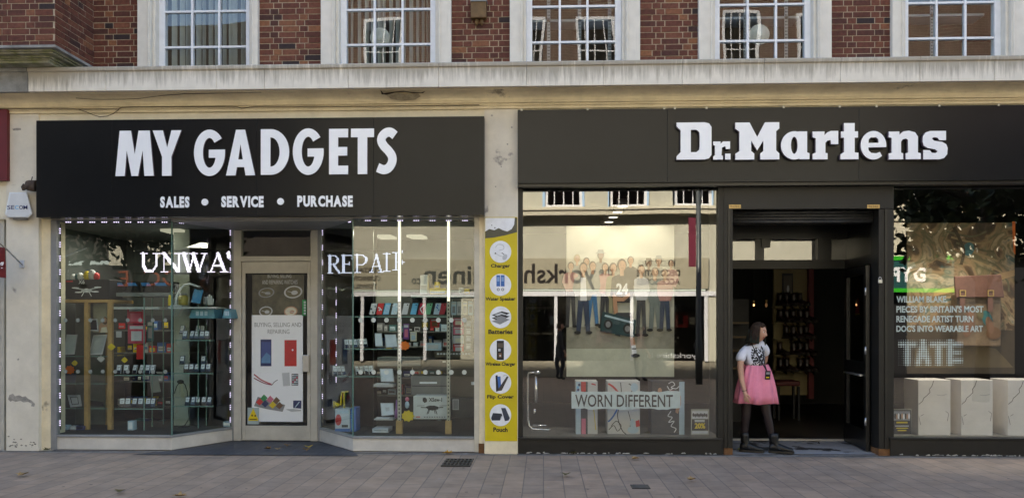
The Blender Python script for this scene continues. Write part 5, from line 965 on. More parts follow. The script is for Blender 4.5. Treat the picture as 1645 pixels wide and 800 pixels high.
# crowded shelving at the back of each bay
SHADES = [('black', I_K), ('charcoal', DKG), ('grey', I_G), ('white', I_LG), ('navy', I_NB), ('red', I_R), ('blue', I_B), ('teal', I_TE), ('brown', I_BR), ('cream', I_CR), ('yellow', I_Y), ('pale blue', I_LB)]
WTS = [5, 4, 4, 3, 3, 1.6, 2, 2, 2, 1.2, .8, 1.6]
def stocked(a, b, pys, Y, where, unit, hmax):
    t = thing('stock_shelving', unit, 'shelving', tuple(P((a + b) / 2, 690, Y + .3))); names = ('top', 'second', 'third', 'fourth', 'bottom'); seen = set()
    m = MB(); m.box(X(a, Y), X(b, Y), Y + .3, Y + .32, .2, Z(pys[0] - 24, (a + b) / 2, Y), DKG); m.build('back', t)
    for r, py in enumerate(pys):
        x0, x1 = X(a, Y), X(b, Y); z = Z(py, (a + b) / 2, Y); m = MB(); m.box(x0, x1, Y - .03, Y + .3, z - .02, z, mat('dim_shelf_edge', (.12, .13, .125), .5)); m.build('shelf', t); x = x0 + .02; prev = None
        while x < x1 - .06:
            wd, h = random.uniform(.045, .15), random.uniform(.35, 1) * hmax
            if random.random() < .12: x += wd * .6; continue
            nm_, mm = random.choices(SHADES, WTS)[0]; size = ('tall' if h > .72 * hmax else 'low' if h < .5 * hmax else 'slim' if wd < .075 else 'broad' if wd > .12 else 'plain')
            lb = '%s %s carton %s on %s stock shelf of %s' % (size, nm_, 'after a %s one' % prev if prev else 'starting the row', names[r], where)
            dup = lb in seen; seen.add(lb); prev = nm_
            c = thing('stock_carton', lb, 'carton', (x + wd / 2, Y + .1, z + .001), 'stock on the %s back shelf of the %s' % (names[r], where))
            m = MB(); rz = random.uniform(-.12, .12); m.T = Matrix.Translation((x + wd / 2, Y + .1, 0)) @ Matrix.Rotation(rz, 4, 'Z'); m.box(-wd / 2 + .004, wd / 2 - .004, -.06, .08, z + .001, z + h, mm); m.build('box', c)
            q = MB(); q.T = m.T; pm = random.choice([I_LG, I_W, I_K, I_R, I_LB, I_CR, I_Y]) if mm not in (I_LG, I_CR) else random.choice([I_K, I_R, I_B, I_G]); q.box(-wd * .34, wd * .34, -.0625, -.0605, z + h * random.uniform(.12, .3), z + h * random.uniform(.5, .85), pm); q.box(-wd * .3, wd * .2, -.0635, -.0627, z + h * .3, z + h * .42, I_G); q.build('printed_label', c)
            x += wd + random.uniform(.004, .03)
stocked(184, 276, (530, 566, 612, 652, 690), 1.55, 'cabinet bay', 'dim stock shelving at the back of the bay with wood framed cabinet', .16)
stocked(575, 722, (532, 556, 606, 634, 690), 1.75, 'tube bay', 'dim stock shelving at the back of the bay with light tubes', .15)
# ------------------------------------------------------------------ boot shop window: group poster, plinths, boots
yp = .95; q = rect(910, 363, 1083, 605, yp); GP = thing('group_poster', 'large pale poster of a crowd of young people with a boombox behind the window plinths', 'poster', ((q[0] + q[1]) / 2, yp, q[2]))
m = MB(); m.box(q[0], q[1], yp, yp + .02, q[2], q[3], mat('poster_studio', (.56, .56, .48), .5, .05, 2)); m.build('board', GP)
m = MB(); m.box(q[0], q[1], yp - .004, yp - .0002, q[2], Z(525, 1000, yp), mat('poster_floor', (.33, .32, .26), .5, .25, 4)); m.box(q[0] + .002, q[1] - .002, yp - .0046, yp - .0042, q[2] + .002, Z(560, 1000, yp), mat('poster_floor_pale', (.56, .58, .48), .5, .15, 4)); m.build('printed_floor', GP)
a = Art(yp - .005, -.0002)
DEN = ink('denim', (.03, .05, .10)); JN = ink('bright_jeans', (.05, .18, .38)); JK = ink('jacket_grey', (.26, .27, .25)); KH = ink('khaki', (.30, .28, .17)); PL = ink('plaid', (.16, .20, .20)); BLK = ink('jersey_black', (.03, .03, .033)); TRS = ink('trouser_dark', (.04, .042, .05)); HR = ink('hair_brown', (.07, .045, .03)); BL2 = ink('blond', (.40, .30, .15)); PKS = ink('pink_shirt', (.50, .26, .24))
def fig(hx, hy, r, top, bot, foot, sk=I_SK, hair=HR, wd=1.0, hat=None, stride=0):
    s = r / 6.0; w_ = 13 * s * wd
    hip = hy + 48 * s; sh = hy + 11 * s
    if foot:
        a.poly([(hx - w_ * .62, hip), (hx - w_ * .75 - stride, foot), (hx - w_ * .25 - stride, foot), (hx, hip + 8), (hx + w_ * .25 + stride, foot), (hx + w_ * .75 + stride, foot), (hx + w_ * .62, hip)], bot)
        a.ell(hx - w_ * .6 - stride, foot, 5 * s, 2.5 * s, I_K); a.ell(hx + w_ * .6 + stride, foot, 5 * s, 2.5 * s, I_K)
    a.poly([(hx - w_ * .7, hip), (hx - w_ * random.uniform(1.0, 1.3), sh + random.uniform(18, 28) * s), (hx - w_ * 1.0, sh + 4 * s), (hx - w_ * .4, sh), (hx + w_ * .4, sh), (hx + w_ * 1.0, sh + 4 * s), (hx + w_ * 1.25, sh + 22 * s), (hx + w_ * .8, hip)], top)
    a.ell(hx, hy - r * .25, r * 1.05, r * 1.3, hair); a.rect(hx - 2.4 * s, hy + 4 * s, hx + 2.4 * s, sh + 2 * s, sk); a.ell(hx + r * .08, hy, r * .78, r * 1.12, sk)
    a.ell(hx - r * .25, hy - r * .15, .55, .45, I_K, 0, 8); a.ell(hx + r * .42, hy - r * .15, .55, .45, I_K, 0, 8); a.line([(hx - r * .15, hy + r * .5), (hx + r * .35, hy + r * .5)], .5, I_BR)
    if hat: a.poly([(hx - r * 1.9, hy - r * .75), (hx - r * 1.0, hy - r * 1.0), (hx - r * .8, hy - r * 1.9), (hx + r * .8, hy - r * 1.9), (hx + r * 1.0, hy - r * 1.0), (hx + r * 1.9, hy - r * .75)], hat)
for v in ((927, 416, 5, JK, TRS, 0, I_SK, BL2), (942, 421, 5, JK, TRS, 0), (965, 411, 5.2, JK, TRS, 0, I_SK2, HR, 1, JK), (1013, 419, 5, BLK, TRS, 0), (1042, 424, 5, BLK, TRS, 0, I_SK2, HR, 1, HR), (1058, 420, 5, JK, TRS, 0, I_SK, HR, 1, JK), (1078, 424, 4.6, PKS, TRS, 0), (917, 428, 5, PKS, TRS, 524), (972, 430, 5.2, PKS, TRS, 525)): fig(*v)
fig(952, 428, 5.6, JK, JN, 522, wd=.85, stride=2); fig(985, 431, 6, KH, KH, 528, wd=.8); fig(1052, 438, 6, PL, PL, 530); fig(1030, 434, 6, I_LG, TRS, 538, wd=.85); fig(1068, 440, 5.4, PKS, DEN, 530)
fig(937, 431, 6.4, JK, DEN, 534, stride=1); a.poly([(933, 446), (941, 446), (943, 483), (932, 483)], I_W)
fig(999, 427, 7.4, BLK, DEN, 0, I_SK); a.poly([(989, 502), (1014, 502), (1018, 536), (1008, 534), (1001, 514), (996, 540), (988, 538)], TRS)
a.poly([(1010, 532), (1018, 532), (1021, 556), (1014, 557)], I_SK); a.poly([(1014, 555), (1021, 554), (1023, 567), (1016, 569)], I_W); a.rect(1015, 559, 1022, 561, I_K); a.ell(1021, 571, 7, 3, I_K)
a.poly([(985, 470), (990, 476), (1000, 478), (1011, 470), (1013, 475), (1002, 484), (989, 484)], I_SK); a.poly([(984, 474), (990, 474), (993, 502), (986, 504)], I_SK)
a.text('24', 990, 455, 1009, 473, I_W, .04)
a.poly([(968, 500), (1022, 514), (1019, 542), (964, 532)], ink('boombox_dark', (.02, .06, .07))); a.poly([(972, 505), (1018, 517), (1017, 520), (971, 508)], I_LB); a.ell(977, 521, 7, 8, I_K); a.ell(1008, 528, 7, 8, I_K); a.ell(977, 521, 4, 5, I_G); a.ell(1008, 528, 4, 5, I_G)
a.done('printed_crowd', GP)
def plinth(a0, a1, b0, b1, Y, dep, faces, lb, nm='display_plinth', grp=None):
    q = rect(a0, b0, a1, b1, Y); t = thing(nm, lb, 'plinth', ((q[0] + q[1]) / 2, Y, q[2]), grp); m = MB(); m.box(q[0], q[1], Y, Y + dep, .201, q[3], faces); bevel(m.build('block', t), .004, 1); return t, q
PW = mat('plinth_white', (.58, .58, .57), .55, .06, 4); PDK = mat('plinth_charcoal', (.045, .048, .055), .55, .15, 4)
Yb = .35
t, q = plinth(925, 960, 612, 699, Yb, .34, PW, 'white plinth with charcoal red and yellow painted bands by the chrome rail'); a = Art(Yb - .001); a.rect(925, 613, 933, 698, I_LB); a.rect(933, 613, 944, 698, PDK); a.rect(933.5, 613, 941, 629, I_R); a.line([(950, 616), (957, 618)], 2, I_R); a.line([(944, 640), (952, 646), (957, 690)], 1.2, I_Y); a.rect(934, 672, 941, 697, I_PK)
for k in range(9): a.ell(929 + random.uniform(-3, 3), 618 + 4 * k, 2, 2.2, I_CY if k % 2 else I_NB)
a.done('painting', t)
t, q = plinth(976, 1028, 612, 699, Yb, .34, PW, 'white plinth scribbled with black lines and a blue stroke'); a = Art(Yb - .001)
for pts, wd, mm in (([(977, 616), (985, 621), (993, 630)], 3, I_R), ([(997, 614), (998, 630), (996, 650), (992, 668), (999, 690), (1006, 697)], 1.3, I_K), ([(977, 677), (984, 670), (991, 658), (1000, 640)], 2.6, I_B), ([(978, 690), (986, 683), (992, 692), (998, 684), (990, 676), (982, 684)], 1.1, I_K), ([(1009, 660), (1013, 676), (1011, 690)], 1, I_K), ([(1010, 616), (1018, 622), (1014, 631), (1022, 636)], 1.4, I_K)): a.line(pts, wd, mm)
a.ell(1019, 622, 6, 7, I_LB); a.ell(1017, 690, 9, 6, I_LB); a.poly([(1021, 676), (1027, 674), (1028, 684), (1022, 686)], I_R); a.ell(1016, 680, 4, 8, I_LB); a.done('painting', t)
t, q = plinth(1046, 1100, 612, 699, Yb, .34, PDK, 'charcoal plinth with white scrawl and a pink bottle shape'); a = Art(Yb - .001); a.rect(1091, 613, 1099.5, 698, I_LB); a.ell(1060, 627, 3.4, 4.4, I_SK); a.poly([(1085, 662), (1088, 636), (1091, 632), (1094, 636), (1094, 650), (1089, 664)], I_SK)
for pts in ([(1074, 616), (1080, 613), (1084, 618), (1078, 622), (1086, 624), (1091, 620)], [(1072, 620), (1076, 626), (1082, 623)], [(1078, 660), (1073, 668), (1080, 670), (1074, 678), (1083, 676), (1078, 684), (1086, 688), (1083, 694)]): a.line(pts, 1.2, I_W)
a.rect(1076, 627, 1083, 629, I_R); a.done('painting', t)
BT = mat('boot_leather', (.030, .022, .017), .32, .25, 10, spec=.5); BTS = mat('boot_sole', (.022, .017, .011), .6, .2, 10); BTR = mat('cherry_leather', (.016, .006, .006), .3, .2, 10, spec=.5)
def boot_parts(parent, L_=.29, H_=.24, T=None, leather=None, tall=1.0):
    """ankle boot, toe towards +x: lofted upper, welted sole, pull loop"""
    lm = leather or BT; m = MB(); m.T = T; n = 14; rings = []
    def ring(cx, cz, rx, ry, tilt): return [(cx + rx * math.cos(2 * math.pi * k / n) * math.cos(tilt), ry * math.sin(2 * math.pi * k / n), cz + rx * math.cos(2 * math.pi * k / n) * math.sin(tilt)) for k in range(n)]
    for cx, cz, rx, ry, tl in ((.05, H_ * tall, .056, .046, .06), (.05, H_ * .8, .055, .045, .02), (.052, H_ * .62, .054, .043, -.05), (.058, H_ * .45, .064, .042, -.35), (.085, H_ * .30, .085, .043, -.75), (.14, H_ * .16, .105, .046, -1.05)): rings.append(ring(cx, cz, rx, ry, tl))
    m.loft(rings, lm)
    foot = [[(x_, y_ * w_, z_) for y_, z_ in ((-1, .03), (-1.0, .05 * h_ + .02), (-.75, .085 * h_ + .02), (0, .10 * h_ + .02), (.75, .085 * h_ + .02), (1.0, .05 * h_ + .02), (1, .03))] for x_, w_, h_ in ((-.012, .022, .6), (0, .036, 1.0), (.04, .040, 1.2), (.1, .042, 1.1), (.17, .048, .82), (.225, .050, .62), (.262, .042, .55), (.285, .022, .4))]
    m.loft(foot, lm, True, True); m.build('upper', parent)
    s = MB(); s.T = T; out = [(-.018, -.018), (-.014, -.034), (.03, -.044), (.1, -.043), (.17, -.052), (.24, -.052), (.28, -.036), (.298, 0)]; s.prismz(out + [(a_, -b_) for a_, b_ in out[-2::-1]], .0, .032, BTS); bevel(s.build('sole', parent), .004, 1)
    s = MB(); s.T = T; s.tube([(-.004, 0, H_ * .9), (-.018, 0, H_ * .98), (-.012, 0, H_ * 1.08), (.0, 0, H_ * .98)], .006, BTS, 6); s.build('pull_loop', parent)
def boot(px, py, Y, lb, rz=0, sc_=1.0, grp=None, leather=None):
    t = thing('boot', lb, 'boot', tuple(P(px, py, Y)), grp); boot_parts(t, leather=leather); t.rotation_euler = (0, 0, R(rz)); t.scale = (sc_,) * 3; return t
for px, rz, lb in ((930, 12, 'dark ankle boot standing on the banded plinth by the chrome rail'), (995, 10, 'dark ankle boot standing on the scribbled white plinth'), (1062, 8, 'dark ankle boot standing on the charcoal plinth')): boot(px, 611.5, Yb + .17, lb, 180 - rz, 1.35)
# torn paper banner on the glass
yg = .012; bt = thing('paper_banner', 'torn pale paper strip with bold black capitals stuck inside the boot shop window', 'banner', tuple(P(1005, 658, yg))); m = MB(); top = [(918 + 7 * k, 628.5 + random.uniform(-1.2, 1.2)) for k in range(26)]; botm = [(918 + 7 * k, 656.5 + random.uniform(-1.5, 1.5)) for k in range(26)]
for k in range(25): m.poly([P(*botm[k], yg), P(*botm[k + 1], yg), P(*top[k + 1], yg), P(*top[k], yg)], mat('torn_paper', (.56, .66, .68), .6, .15, 7))
m.build('strip', bt); a = Art(yg - .0006, -.0002); a.text('WORN DIFFERENT', 924, 633.5, 1081, 653.5, I_K, .012); a.done('lettering', bt)
def leaflet(a0, b0, a1, b1, lb, draw):
    Y = .10; q = rect(a0, b0, a1, b1, Y); t = thing('offer_card', lb, 'card', ((q[0] + q[1]) / 2, Y, q[2])); m = MB(); m.box(q[0], q[1], Y, Y + .006, q[2], q[3], mat('card_grey', (.30, .31, .27), .4)); m.box((q[0] + q[1]) / 2 - .03, (q[0] + q[1]) / 2 + .03, Y + .006, Y + .06, q[2], q[2] + .05, mat('card_grey', (.3, .3, .27))); m.build('card', t); aa = Art(Y - .0006, -.0002); draw(aa); aa.done('print', t)
leaflet(1110, 657, 1139, 698, 'grey offer card reading 20 percent standing by the black door jamb', lambda a: (a.rect(1112, 660, 1137, 672, I_LG), [a.ell(1114 + 3 * k, 666 + (k % 2), 1.6, 3, I_K) for k in range(8)], a.rect(1111.5, 673, 1138, 691, I_K), a.rect(1116, 674, 1132, 677.5, ink('tag_white', (.5, .5, .48))), a.text('20%', 1116, 679, 1133, 688, I_Y, .04), a.rect(1112, 692, 1137, 696, I_LG)))
leaflet(1434, 657, 1464, 697, 'dark flyer with yellow print standing by the cracked white plinths', lambda a: (a.rect(1434.5, 658, 1463.5, 697, I_K), a.rect(1436, 660, 1462, 675, I_G), [a.ell(1438 + 2.8 * k, 668 + (k % 2), 1.5, 4.6, (I_K, I_SK, I_W)[k % 3]) for k in range(9)], a.rect(1440, 677, 1458, 679.5, I_Y), a.rect(1438, 683, 1460, 684.6, I_LG), a.rect(1440, 686.5, 1459, 688, I_Y), a.rect(1442, 690, 1456, 692, I_Y)))
CHR = mat('chrome', (.8, .8, .82), .08, 0, metal=1.0); cr = thing('chrome_stand', 'bent chrome tube display stand low in the corner of the boot shop window', 'stand', tuple(P(862, 698, .3)))
m = MB(); m.tube([P(863, 597, .3), P(849, 599, .3), P(848, 606, .3), P(848, 672, .3), P(850, 684, .3), P(856, 689, .3), P(884, 690, .3)], .014, CHR, 10); m.build('frame', cr); m = MB(); m.tube([P(856, 683, .3), P(878, 683, .3)], .011, CHR, 8); m.build('foot', cr); m = MB(); m.tube([P(861, 604, .3), P(861, 648, .3)], .020, CHR, 10); m.tube([P(859, 657, .3), P(859, 665, .3)], .016, CHR, 8); m.build('column', cr); m = MB(); m.ell(P(863, 598, .3), (.045, .045, .028), CHR); m.build('knob', cr)

# ------------------------------------------------------------------ far window: artwork board, satchel, cracked plinths, vinyl lettering
ART = bpy.data.materials.new('earthy_painting'); ART.use_nodes = True; N, L = nodes(ART); b_ = N['Principled BSDF']; b_.inputs['Roughness'].default_value = .5
g_ = N.new('ShaderNodeNewGeometry'); n1 = N.new('ShaderNodeTexNoise'); n1.inputs['Scale'].default_value = 2.2; n1.inputs['Detail'].default_value = 8; n1.inputs['Distortion'].default_value = 1.6; L.new(g_.outputs['Position'], n1.inputs['Vector'])
r_ = N.new('ShaderNodeValToRGB'); L.new(n1.outputs['Fac'], r_.inputs[0])
for i, (p_, c_) in enumerate([(.28, (.015, .012, .01)), (.42, (.10, .06, .03)), (.48, (.30, .20, .11)), (.54, (.13, .115, .06)), (.60, (.40, .30, .19)), (.68, (.045, .10, .10)), (.76, (.20, .16, .09))]):
    e = r_.color_ramp.elements[i] if i < 2 else r_.color_ramp.elements.new(p_); e.position = p_; e.color = (*c_, 1)
L.new(r_.outputs[0], b_.inputs['Base Color'])
ya2 = 1.0; q = rect(1457, 358, 1630, 600, ya2); AB = thing('artwork_board', 'tall earthy brown abstract painted board behind the vinyl lettering', 'artwork', ((q[0] + q[1]) / 2, ya2, q[2])); m = MB(); m.box(q[0], q[1], ya2, ya2 + .03, q[2], q[3], ART); bevel(m.build('board', AB), .004, 1)
a = Art(ya2 - .001, -.0003); a.poly([(1626, 356), (1631, 356), (1631, 410), (1628, 404)], I_OR)
for k in range(7): a.line([(1520 + 8 * k, 372 + 9 * k), (1560 + 9 * k, 380 + 11 * k), (1585 + 6 * k, 372 + 16 * k)], 3.2, ink('ochre', (.30, .22, .12)) if k % 2 else I_OL)
a.poly([(1500, 468), (1560, 452), (1630, 433), (1630, 443), (1565, 462), (1500, 476)], ink('tan', (.42, .27, .13))); a.rect(1457, 530, 1630, 600, ink('art_shadow', (.07, .05, .03))); a.poly([(1470, 560), (1530, 545), (1600, 560), (1628, 590), (1470, 590)], ink('art_ochre_low', (.15, .11, .06))); a.ell(1556, 400, 9, 11, ink('art_teal', (.06, .16, .18)), 20); a.line([(1532, 365), (1548, 400), (1544, 425)], 5, ink('art_shadow', (.03, .02, .015))); a.done('painted_shapes', AB)
LT = mat('tan_pink_leather', (.15, .075, .058), .4, .2, 8); st = thing('leather_satchel', 'pinkish tan leather satchel with two buckles in front of the artwork', 'satchel', tuple(P(1571, 570, .8))); q = rect(1534, 472, 1612, 570, .8); m = MB(); m.box(q[0] + .03, q[1] - .03, .8, .98, Z(556, 1571, .8), q[3], mat('satchel_print', (.16, .11, .07), .45, .5, 7)); bevel(m.build('body', st), .015, 2)
m = MB(); m.prism([(P(1530, 445, .79).x, P(1, 472, .79).z)] and [(X(1534, .79), Z(478, 1571, .79)), (X(1612, .79), Z(478, 1571, .79)), (X(1607, .79), Z(441, 1571, .79)), (X(1532, .79), Z(444, 1571, .79))], .76, .8, LT); bevel(m.build('flap', st), .01, 2)
for px in (1545, 1590):
    m = MB(); q = rect(px - 3, 464, px + 5, 500, .75); m.box(q[0], q[1], .745, .757, q[2], q[3], LT); o = m.build('strap', st); m = MB(); q = rect(px - 4, 466, px + 6, 476, .75); e = .012; m.box(q[0], q[1], .735, .745, q[3] - e, q[3], BRASS); m.box(q[0], q[1], .735, .745, q[2], q[2] + e, BRASS); m.box(q[0], q[0] + e, .735, .745, q[2] + e, q[3] - e, BRASS); m.box(q[1] - e, q[1], .735, .745, q[2] + e, q[3] - e, BRASS); m.build('buckle', o)
a = Art(.795, -.0003)
for cx, cy_, rx, ry, mm, ro in ((1556, 520, 9, 22, I_SK2, 10), (1586, 512, 8, 14, I_TE, -20), (1596, 535, 12, 10, I_BR, 0), (1590, 522, 6, 14, I_SK2, -15), (1575, 505, 5, 8, I_OL, 0)): a.ell(cx, cy_, rx, ry, mm, ro)
a.done('front_print', st)
PC = mat('cracked_white_block', (.64, .60, .565), .6, .08, 3); 
for i, (a0, a1, lb) in enumerate(((1475, 1527, 'cracked white plinth beside the dark flyer'), (1544, 1595, 'cracked white plinth between two like it'), (1619, 1672, 'cracked white plinth cut by the picture edge'))):
    t, q = plinth(a0, a1, 610, 698, .40, .42, PC, lb, 'cracked_plinth', 'cracked plinths in the far window'); a = Art(.399, -.0003); CK = ink('crack', (.10, .085, .08))
    cr_ = [(a0 + 25, 611), (a0 + 22, 620), (a0 + 18, 625), (a0 + 19, 630), (a0 + 13, 636), (a0 + 9, 639), (a0 + 7, 644), (a0 + 1, 649)]
    for u0, u1 in zip(cr_, cr_[1:]): a.line([u0, u1], 1.0, CK)
    cr_ = [(a0 + 30, 634), (a0 + 38, 635), (a0 + 46, 633)]
    for u0, u1 in zip(cr_, cr_[1:]): a.line([u0, u1], .6, I_G)
    for u0, u1 in (((a0 + 44, 660), (a0 + 49, 664)), ((a0 + 49, 664), (a0 + 47, 676)), ((a0 + 1, 668), (a0 + 4, 682)), ((a0 + 4, 668), (a0 + 9, 665))): a.line([u0, u1], .7, CK)
    a.done('crack', t)
for px, lb in ((1500, 'dark boot on the cracked plinth beside the flyer'), (1628, 'dark boot on the cracked plinth at the picture edge')): boot(px, 609.5, .62, lb, 175, 1.0)
VN = mat('vinyl_lettering', (.74, .86, .90), .5, .03); t = thing('window_lettering', 'pale blue condensed vinyl text in four lines on the far window', 'lettering', tuple(P(1510, 533, yg)))
for s_, x1, y0, y1 in (('WILLIAM BLAKE.', 1522, 475.5, 486), ('PIECES BY BRITAIN\'S MOST', 1580, 491, 502), ('RENEGADE ARTIST TURN', 1563.5, 507, 517.5), ('DOC\'S INTO WEARABLE ART', 1579, 522.5, 533)):
    m = textpx(s_, 1440, y0, x1, y1, yg, VN, None, .03, .001); m.build('text_line', t)
m = MB(); LTS = {'T': [((0, .88), (1, .88), .3), ((.5, .9), (.5, 0), .36)], 'A': [((.5, 1), (.15, 0), .34), ((.5, 1), (.85, 0), .34), ((.25, .3), (.75, .3), .3)], 'E': [((.2, 1), (.2, 0), .38), ((.2, .88), (.95, .88), .26), ((.2, .5), (.85, .5), .24), ((.2, .12), (.95, .12), .26)]}
for i in range(29):
    for j in range(12):
        px, py = 1444 + 3.66 * i, 546 + 3.66 * j; best = 9
        for k, ch in enumerate('TATE'):
            for s0, s1, wd in LTS[ch]:
                A_ = Vector((1447 + 25 * k + s0[0] * 22, 583 - s0[1] * 34)); B_ = Vector((1447 + 25 * k + s1[0] * 22, 583 - s1[1] * 34)); d = B_ - A_; pp = Vector((px, py)); h = max(0, min(1, (pp - A_).dot(d) / d.length_squared)); best = min(best, (pp - A_ - d * h).length - wd * 11)
        e = max(.32, min(1.62, 1.2 - best * .2)); v = [P(px + e * 1.1 * math.cos(R(w2)), py + e * 1.1 * math.sin(R(w2)), yg) for w2 in range(0, 360, 45)][::-1]; m.poly(v, VN)
t = thing('halftone_lettering', 'short word made of pale halftone dots under the vinyl text', 'lettering', tuple(P(1497, 588, yg))); m.build('dot_pattern', t)

# ------------------------------------------------------------------ inside the boot shop, seen through the doorway
YW = 5.0; OCH = mat('ochre_wall_panel', (.25, .20, .10), .7, .12, 3); q = rect(1243, 430, 1297, 634, YW); m = MB(); m.box(q[0], q[1] , YW, YW + .08, q[2], q[3], OCH); wp = tag(m.build('ochre_wall_board'), 'dim ochre wall panel with rows of boots deep in the shop', 'wall panel')
m = MB(); q = rect(1298, 425, 1306, 640, YW - .05); m.box(q[0], q[1], YW - .1, YW + .05, q[2], q[3], mat('maroon_post', (.13, .015, .018), .5)); tag(m.build('maroon_post'), 'dark maroon upright beside the ochre panel in the shop', 'post')
pf2 = thing('framed_picture', 'small dark framed picture high on the ochre panel', 'picture', tuple(P(1265, 478, YW - .03))); m = MB(); q = rect(1257, 439, 1274, 478, YW - .03); m.box(q[0], q[1], YW - .03, YW, q[2], q[3], I_K); m.build('frame', pf2); a = Art(YW - .031); a.rect(1259, 443, 1272, 475, ink('picture_brown', (.10, .085, .07))); a.ell(1266, 464, 2, 6, I_LG); a.done('picture', pf2)
pr = thing('wall_boot', 'x', 'boot', (0, 0, 0)); boot_parts(pr, leather=BTR); first = True
for r, py in enumerate((492, 518, 544, 570, 596)):
    m = MB(); q = rect(1246, py, 1297, py + 2, YW - .25); m.box(q[0], q[1], YW - .25, YW - .001, q[2], q[3], OCH); tag(m.build('boot_shelf'), ('top', 'second', 'middle', 'fourth', 'lowest')[r] + ' boot shelf on the dim ochre panel', 'shelf')
    for k, px in enumerate((1249, 1259, 1270, 1281, 1291)):
        if (r * 5 + k) % 6 == 4: continue
        o = pr if first else copy_tree(pr); first = False; o.location = P(px, py, YW - .14); o.rotation_euler = (0, 0, R(-60 + 10 * ((k * 7 + r) % 3))); o['label'] = 'boot in the ' + ('top', 'second', 'middle', 'fourth', 'lowest')[r] + ' row on the dim ochre panel'; o['group'] = 'boots in the ' + ('top', 'second', 'middle', 'fourth', 'lowest')[r] + ' row'
sh = thing('wall_shelving', 'dim brown shelving at the doorway side of the boot shop', 'shelving', tuple(P(1195, 640, 3.0))); m = MB()
for py in (517, 540, 562, 590): q = rect(1160, py, 1203, py + 3, 3.0); m = MB(); m.box(q[0], q[1], 3.0, 3.5, q[2], q[3], mat('dark_wood', (.10, .065, .03), .5)); m.build('shelf_board', sh)
m = MB(); q = rect(1160, 480, 1203, 660, 3.5); m.box(q[0], q[1], 3.5, 3.55, 0, q[3], BLACK); m.build('back', sh)
bn = thing('bench', 'low bench with a dark red seat inside the boot shop', 'bench', tuple(P(1265, 662, 3.6))); m = MB(); q = rect(1247, 612, 1286, 620, 3.6); m.box(q[0], q[1], 3.6, 4.1, q[2], q[3], mat('red_seat', (.07, .010, .010), .5)); bevel(m.build('seat', bn), .02, 2)
for px in (1250, 1282): m = MB(); q = rect(px, 621, px + 3, 660, 3.7); m.box(q[0], q[1], 3.7, 3.75, .012, q[3], BLACK); m.box(q[0], q[1], 3.98, 4.03, .012, q[3], BLACK); m.build('leg', bn)
for px, py, s_, e_, lb in ((1211, 490, .012, .7, 'lit filament bulb hanging inside the boot shop doorway'), (1231, 490, .022, .02, 'dim reddish bulb beside the bright one in the shop')):
    c = P(px, py, 3.8); t = thing('pendant_bulb', lb, 'lamp', tuple(c)); m = MB(); m.ell(c, (s_, s_, s_ * 1.7), glow('filament_%d' % px, (1, .55, .25), e_), 12, 8); m.build('bulb', t); m = MB(); m.tube([c + Vector((0, 0, s_ * 1.6)), c + Vector((0, 0, s_ * 1.6 + .06))], .018, BRASS, 8); m.build('cap', t); m = MB(); m.tube([c + Vector((0, 0, s_ * 1.6 + .06)), (c.x, c.y, 3.54)], .004, I_K, 5); m.build('cord', t)
for k, (px, py) in enumerate(((1000, 331), (992, 340), (985, 347), (978, 354), (972, 360))):
    Y = 2.2 + .62 * k; x = X(px, Y); t = thing('ceiling_spot', ('nearest', 'second', 'third', 'fourth', 'farthest')[k] + ' round spotlight in the row on the boot shop ceiling', 'spotlight', (x, Y, 3.49)); m = MB(); m.tube([(x, Y, 3.44), (x, Y, 3.549)], .09, I_LG, 14); m.build('housing', t); m = MB(); m.tube([(x, Y, 3.436), (x, Y, 3.4395)], .075, glow('spot_glow', (1, .96, .85), .5), 14); m.build('lens', t)
for k, px in enumerate((955, 1040)):
    x, Y = X(px, .45), .45; t = thing('ceiling_spot', ('window spotlight over the banded and scribbled plinths', 'window spotlight over the charcoal plinth')[k], 'spotlight', (x, Y, 3.49)); m = MB(); m.tube([(x, Y, 3.45), (x, Y, 3.549)], .07, I_LG, 14); m.build('housing', t); m = MB(); m.tube([(x, Y, 3.446), (x, Y, 3.4495)], .055, MATS['spot_glow'], 14); m.build('lens', t)
    ld = bpy.data.lights.new('window_spot', 'SPOT'); lo = bpy.data.objects.new('window_spot_light', ld); col.objects.link(lo); lo.location = (x, Y, 3.43); ld.energy = 8; ld.spot_size = R(95); ld.spot_blend = .6; ld.shadow_soft_size = .06; ld.color = (1, .95, .86); lo.rotation_euler = (R(16), 0, 0)
# small things at the door
pdk = thing('padlock', 'small brass and steel padlock hooked on the dark door jamb', 'padlock', tuple(P(1413, 456, -.08))); m = MB(); q = rect(1410.5, 449, 1417, 455, -.08); m.box(q[0], q[1], -.095, -.073, q[2], q[3], STEEL); bevel(m.build('body', pdk), .004, 1); c = P(1413.7, 449, -.084); m = MB(); m.tube([c + Vector((.018 * math.cos(R(t_)), 0, .03 * math.sin(R(t_)))) for t_ in range(0, 181, 20)], .005, STEEL, 6); m.build('shackle', pdk)
ss = thing('boot_sticker', 'red boot shaped sticker with a yellow sole on the open glass door', 'sticker', tuple(P(1380, 506, .7))); cx = D0 + (D1 - D0) * .58; m = MB()
def onleaf(u_, z_, o_=.022): v = D0 + DU * u_ - DN * o_ * -1; return Vector((v.x, v.y, z_))
zc = Z(506, 1380, cx.y); pr_ = [(.0, .0), (.20, .0), (.20, .05), (.14, .09), (.13, .20), (.03, .20), (.02, .09)]
m.poly([onleaf(DL * .45 + a_ , zc + b_ + .02, -.004) for a_, b_ in pr_], I_R); m.poly([onleaf(DL * .45 + a_, zc + b_, -.005) for a_, b_ in ((-.01, 0), (.21, 0), (.21, .022), (-.01, .022))], I_Y); m.poly([onleaf(DL * .45 + a_, zc + b_, -.006) for a_, b_ in ((.10, .10), (.13, .08), (.12, .20), (.10, .21))], I_W); m.build('print', ss)

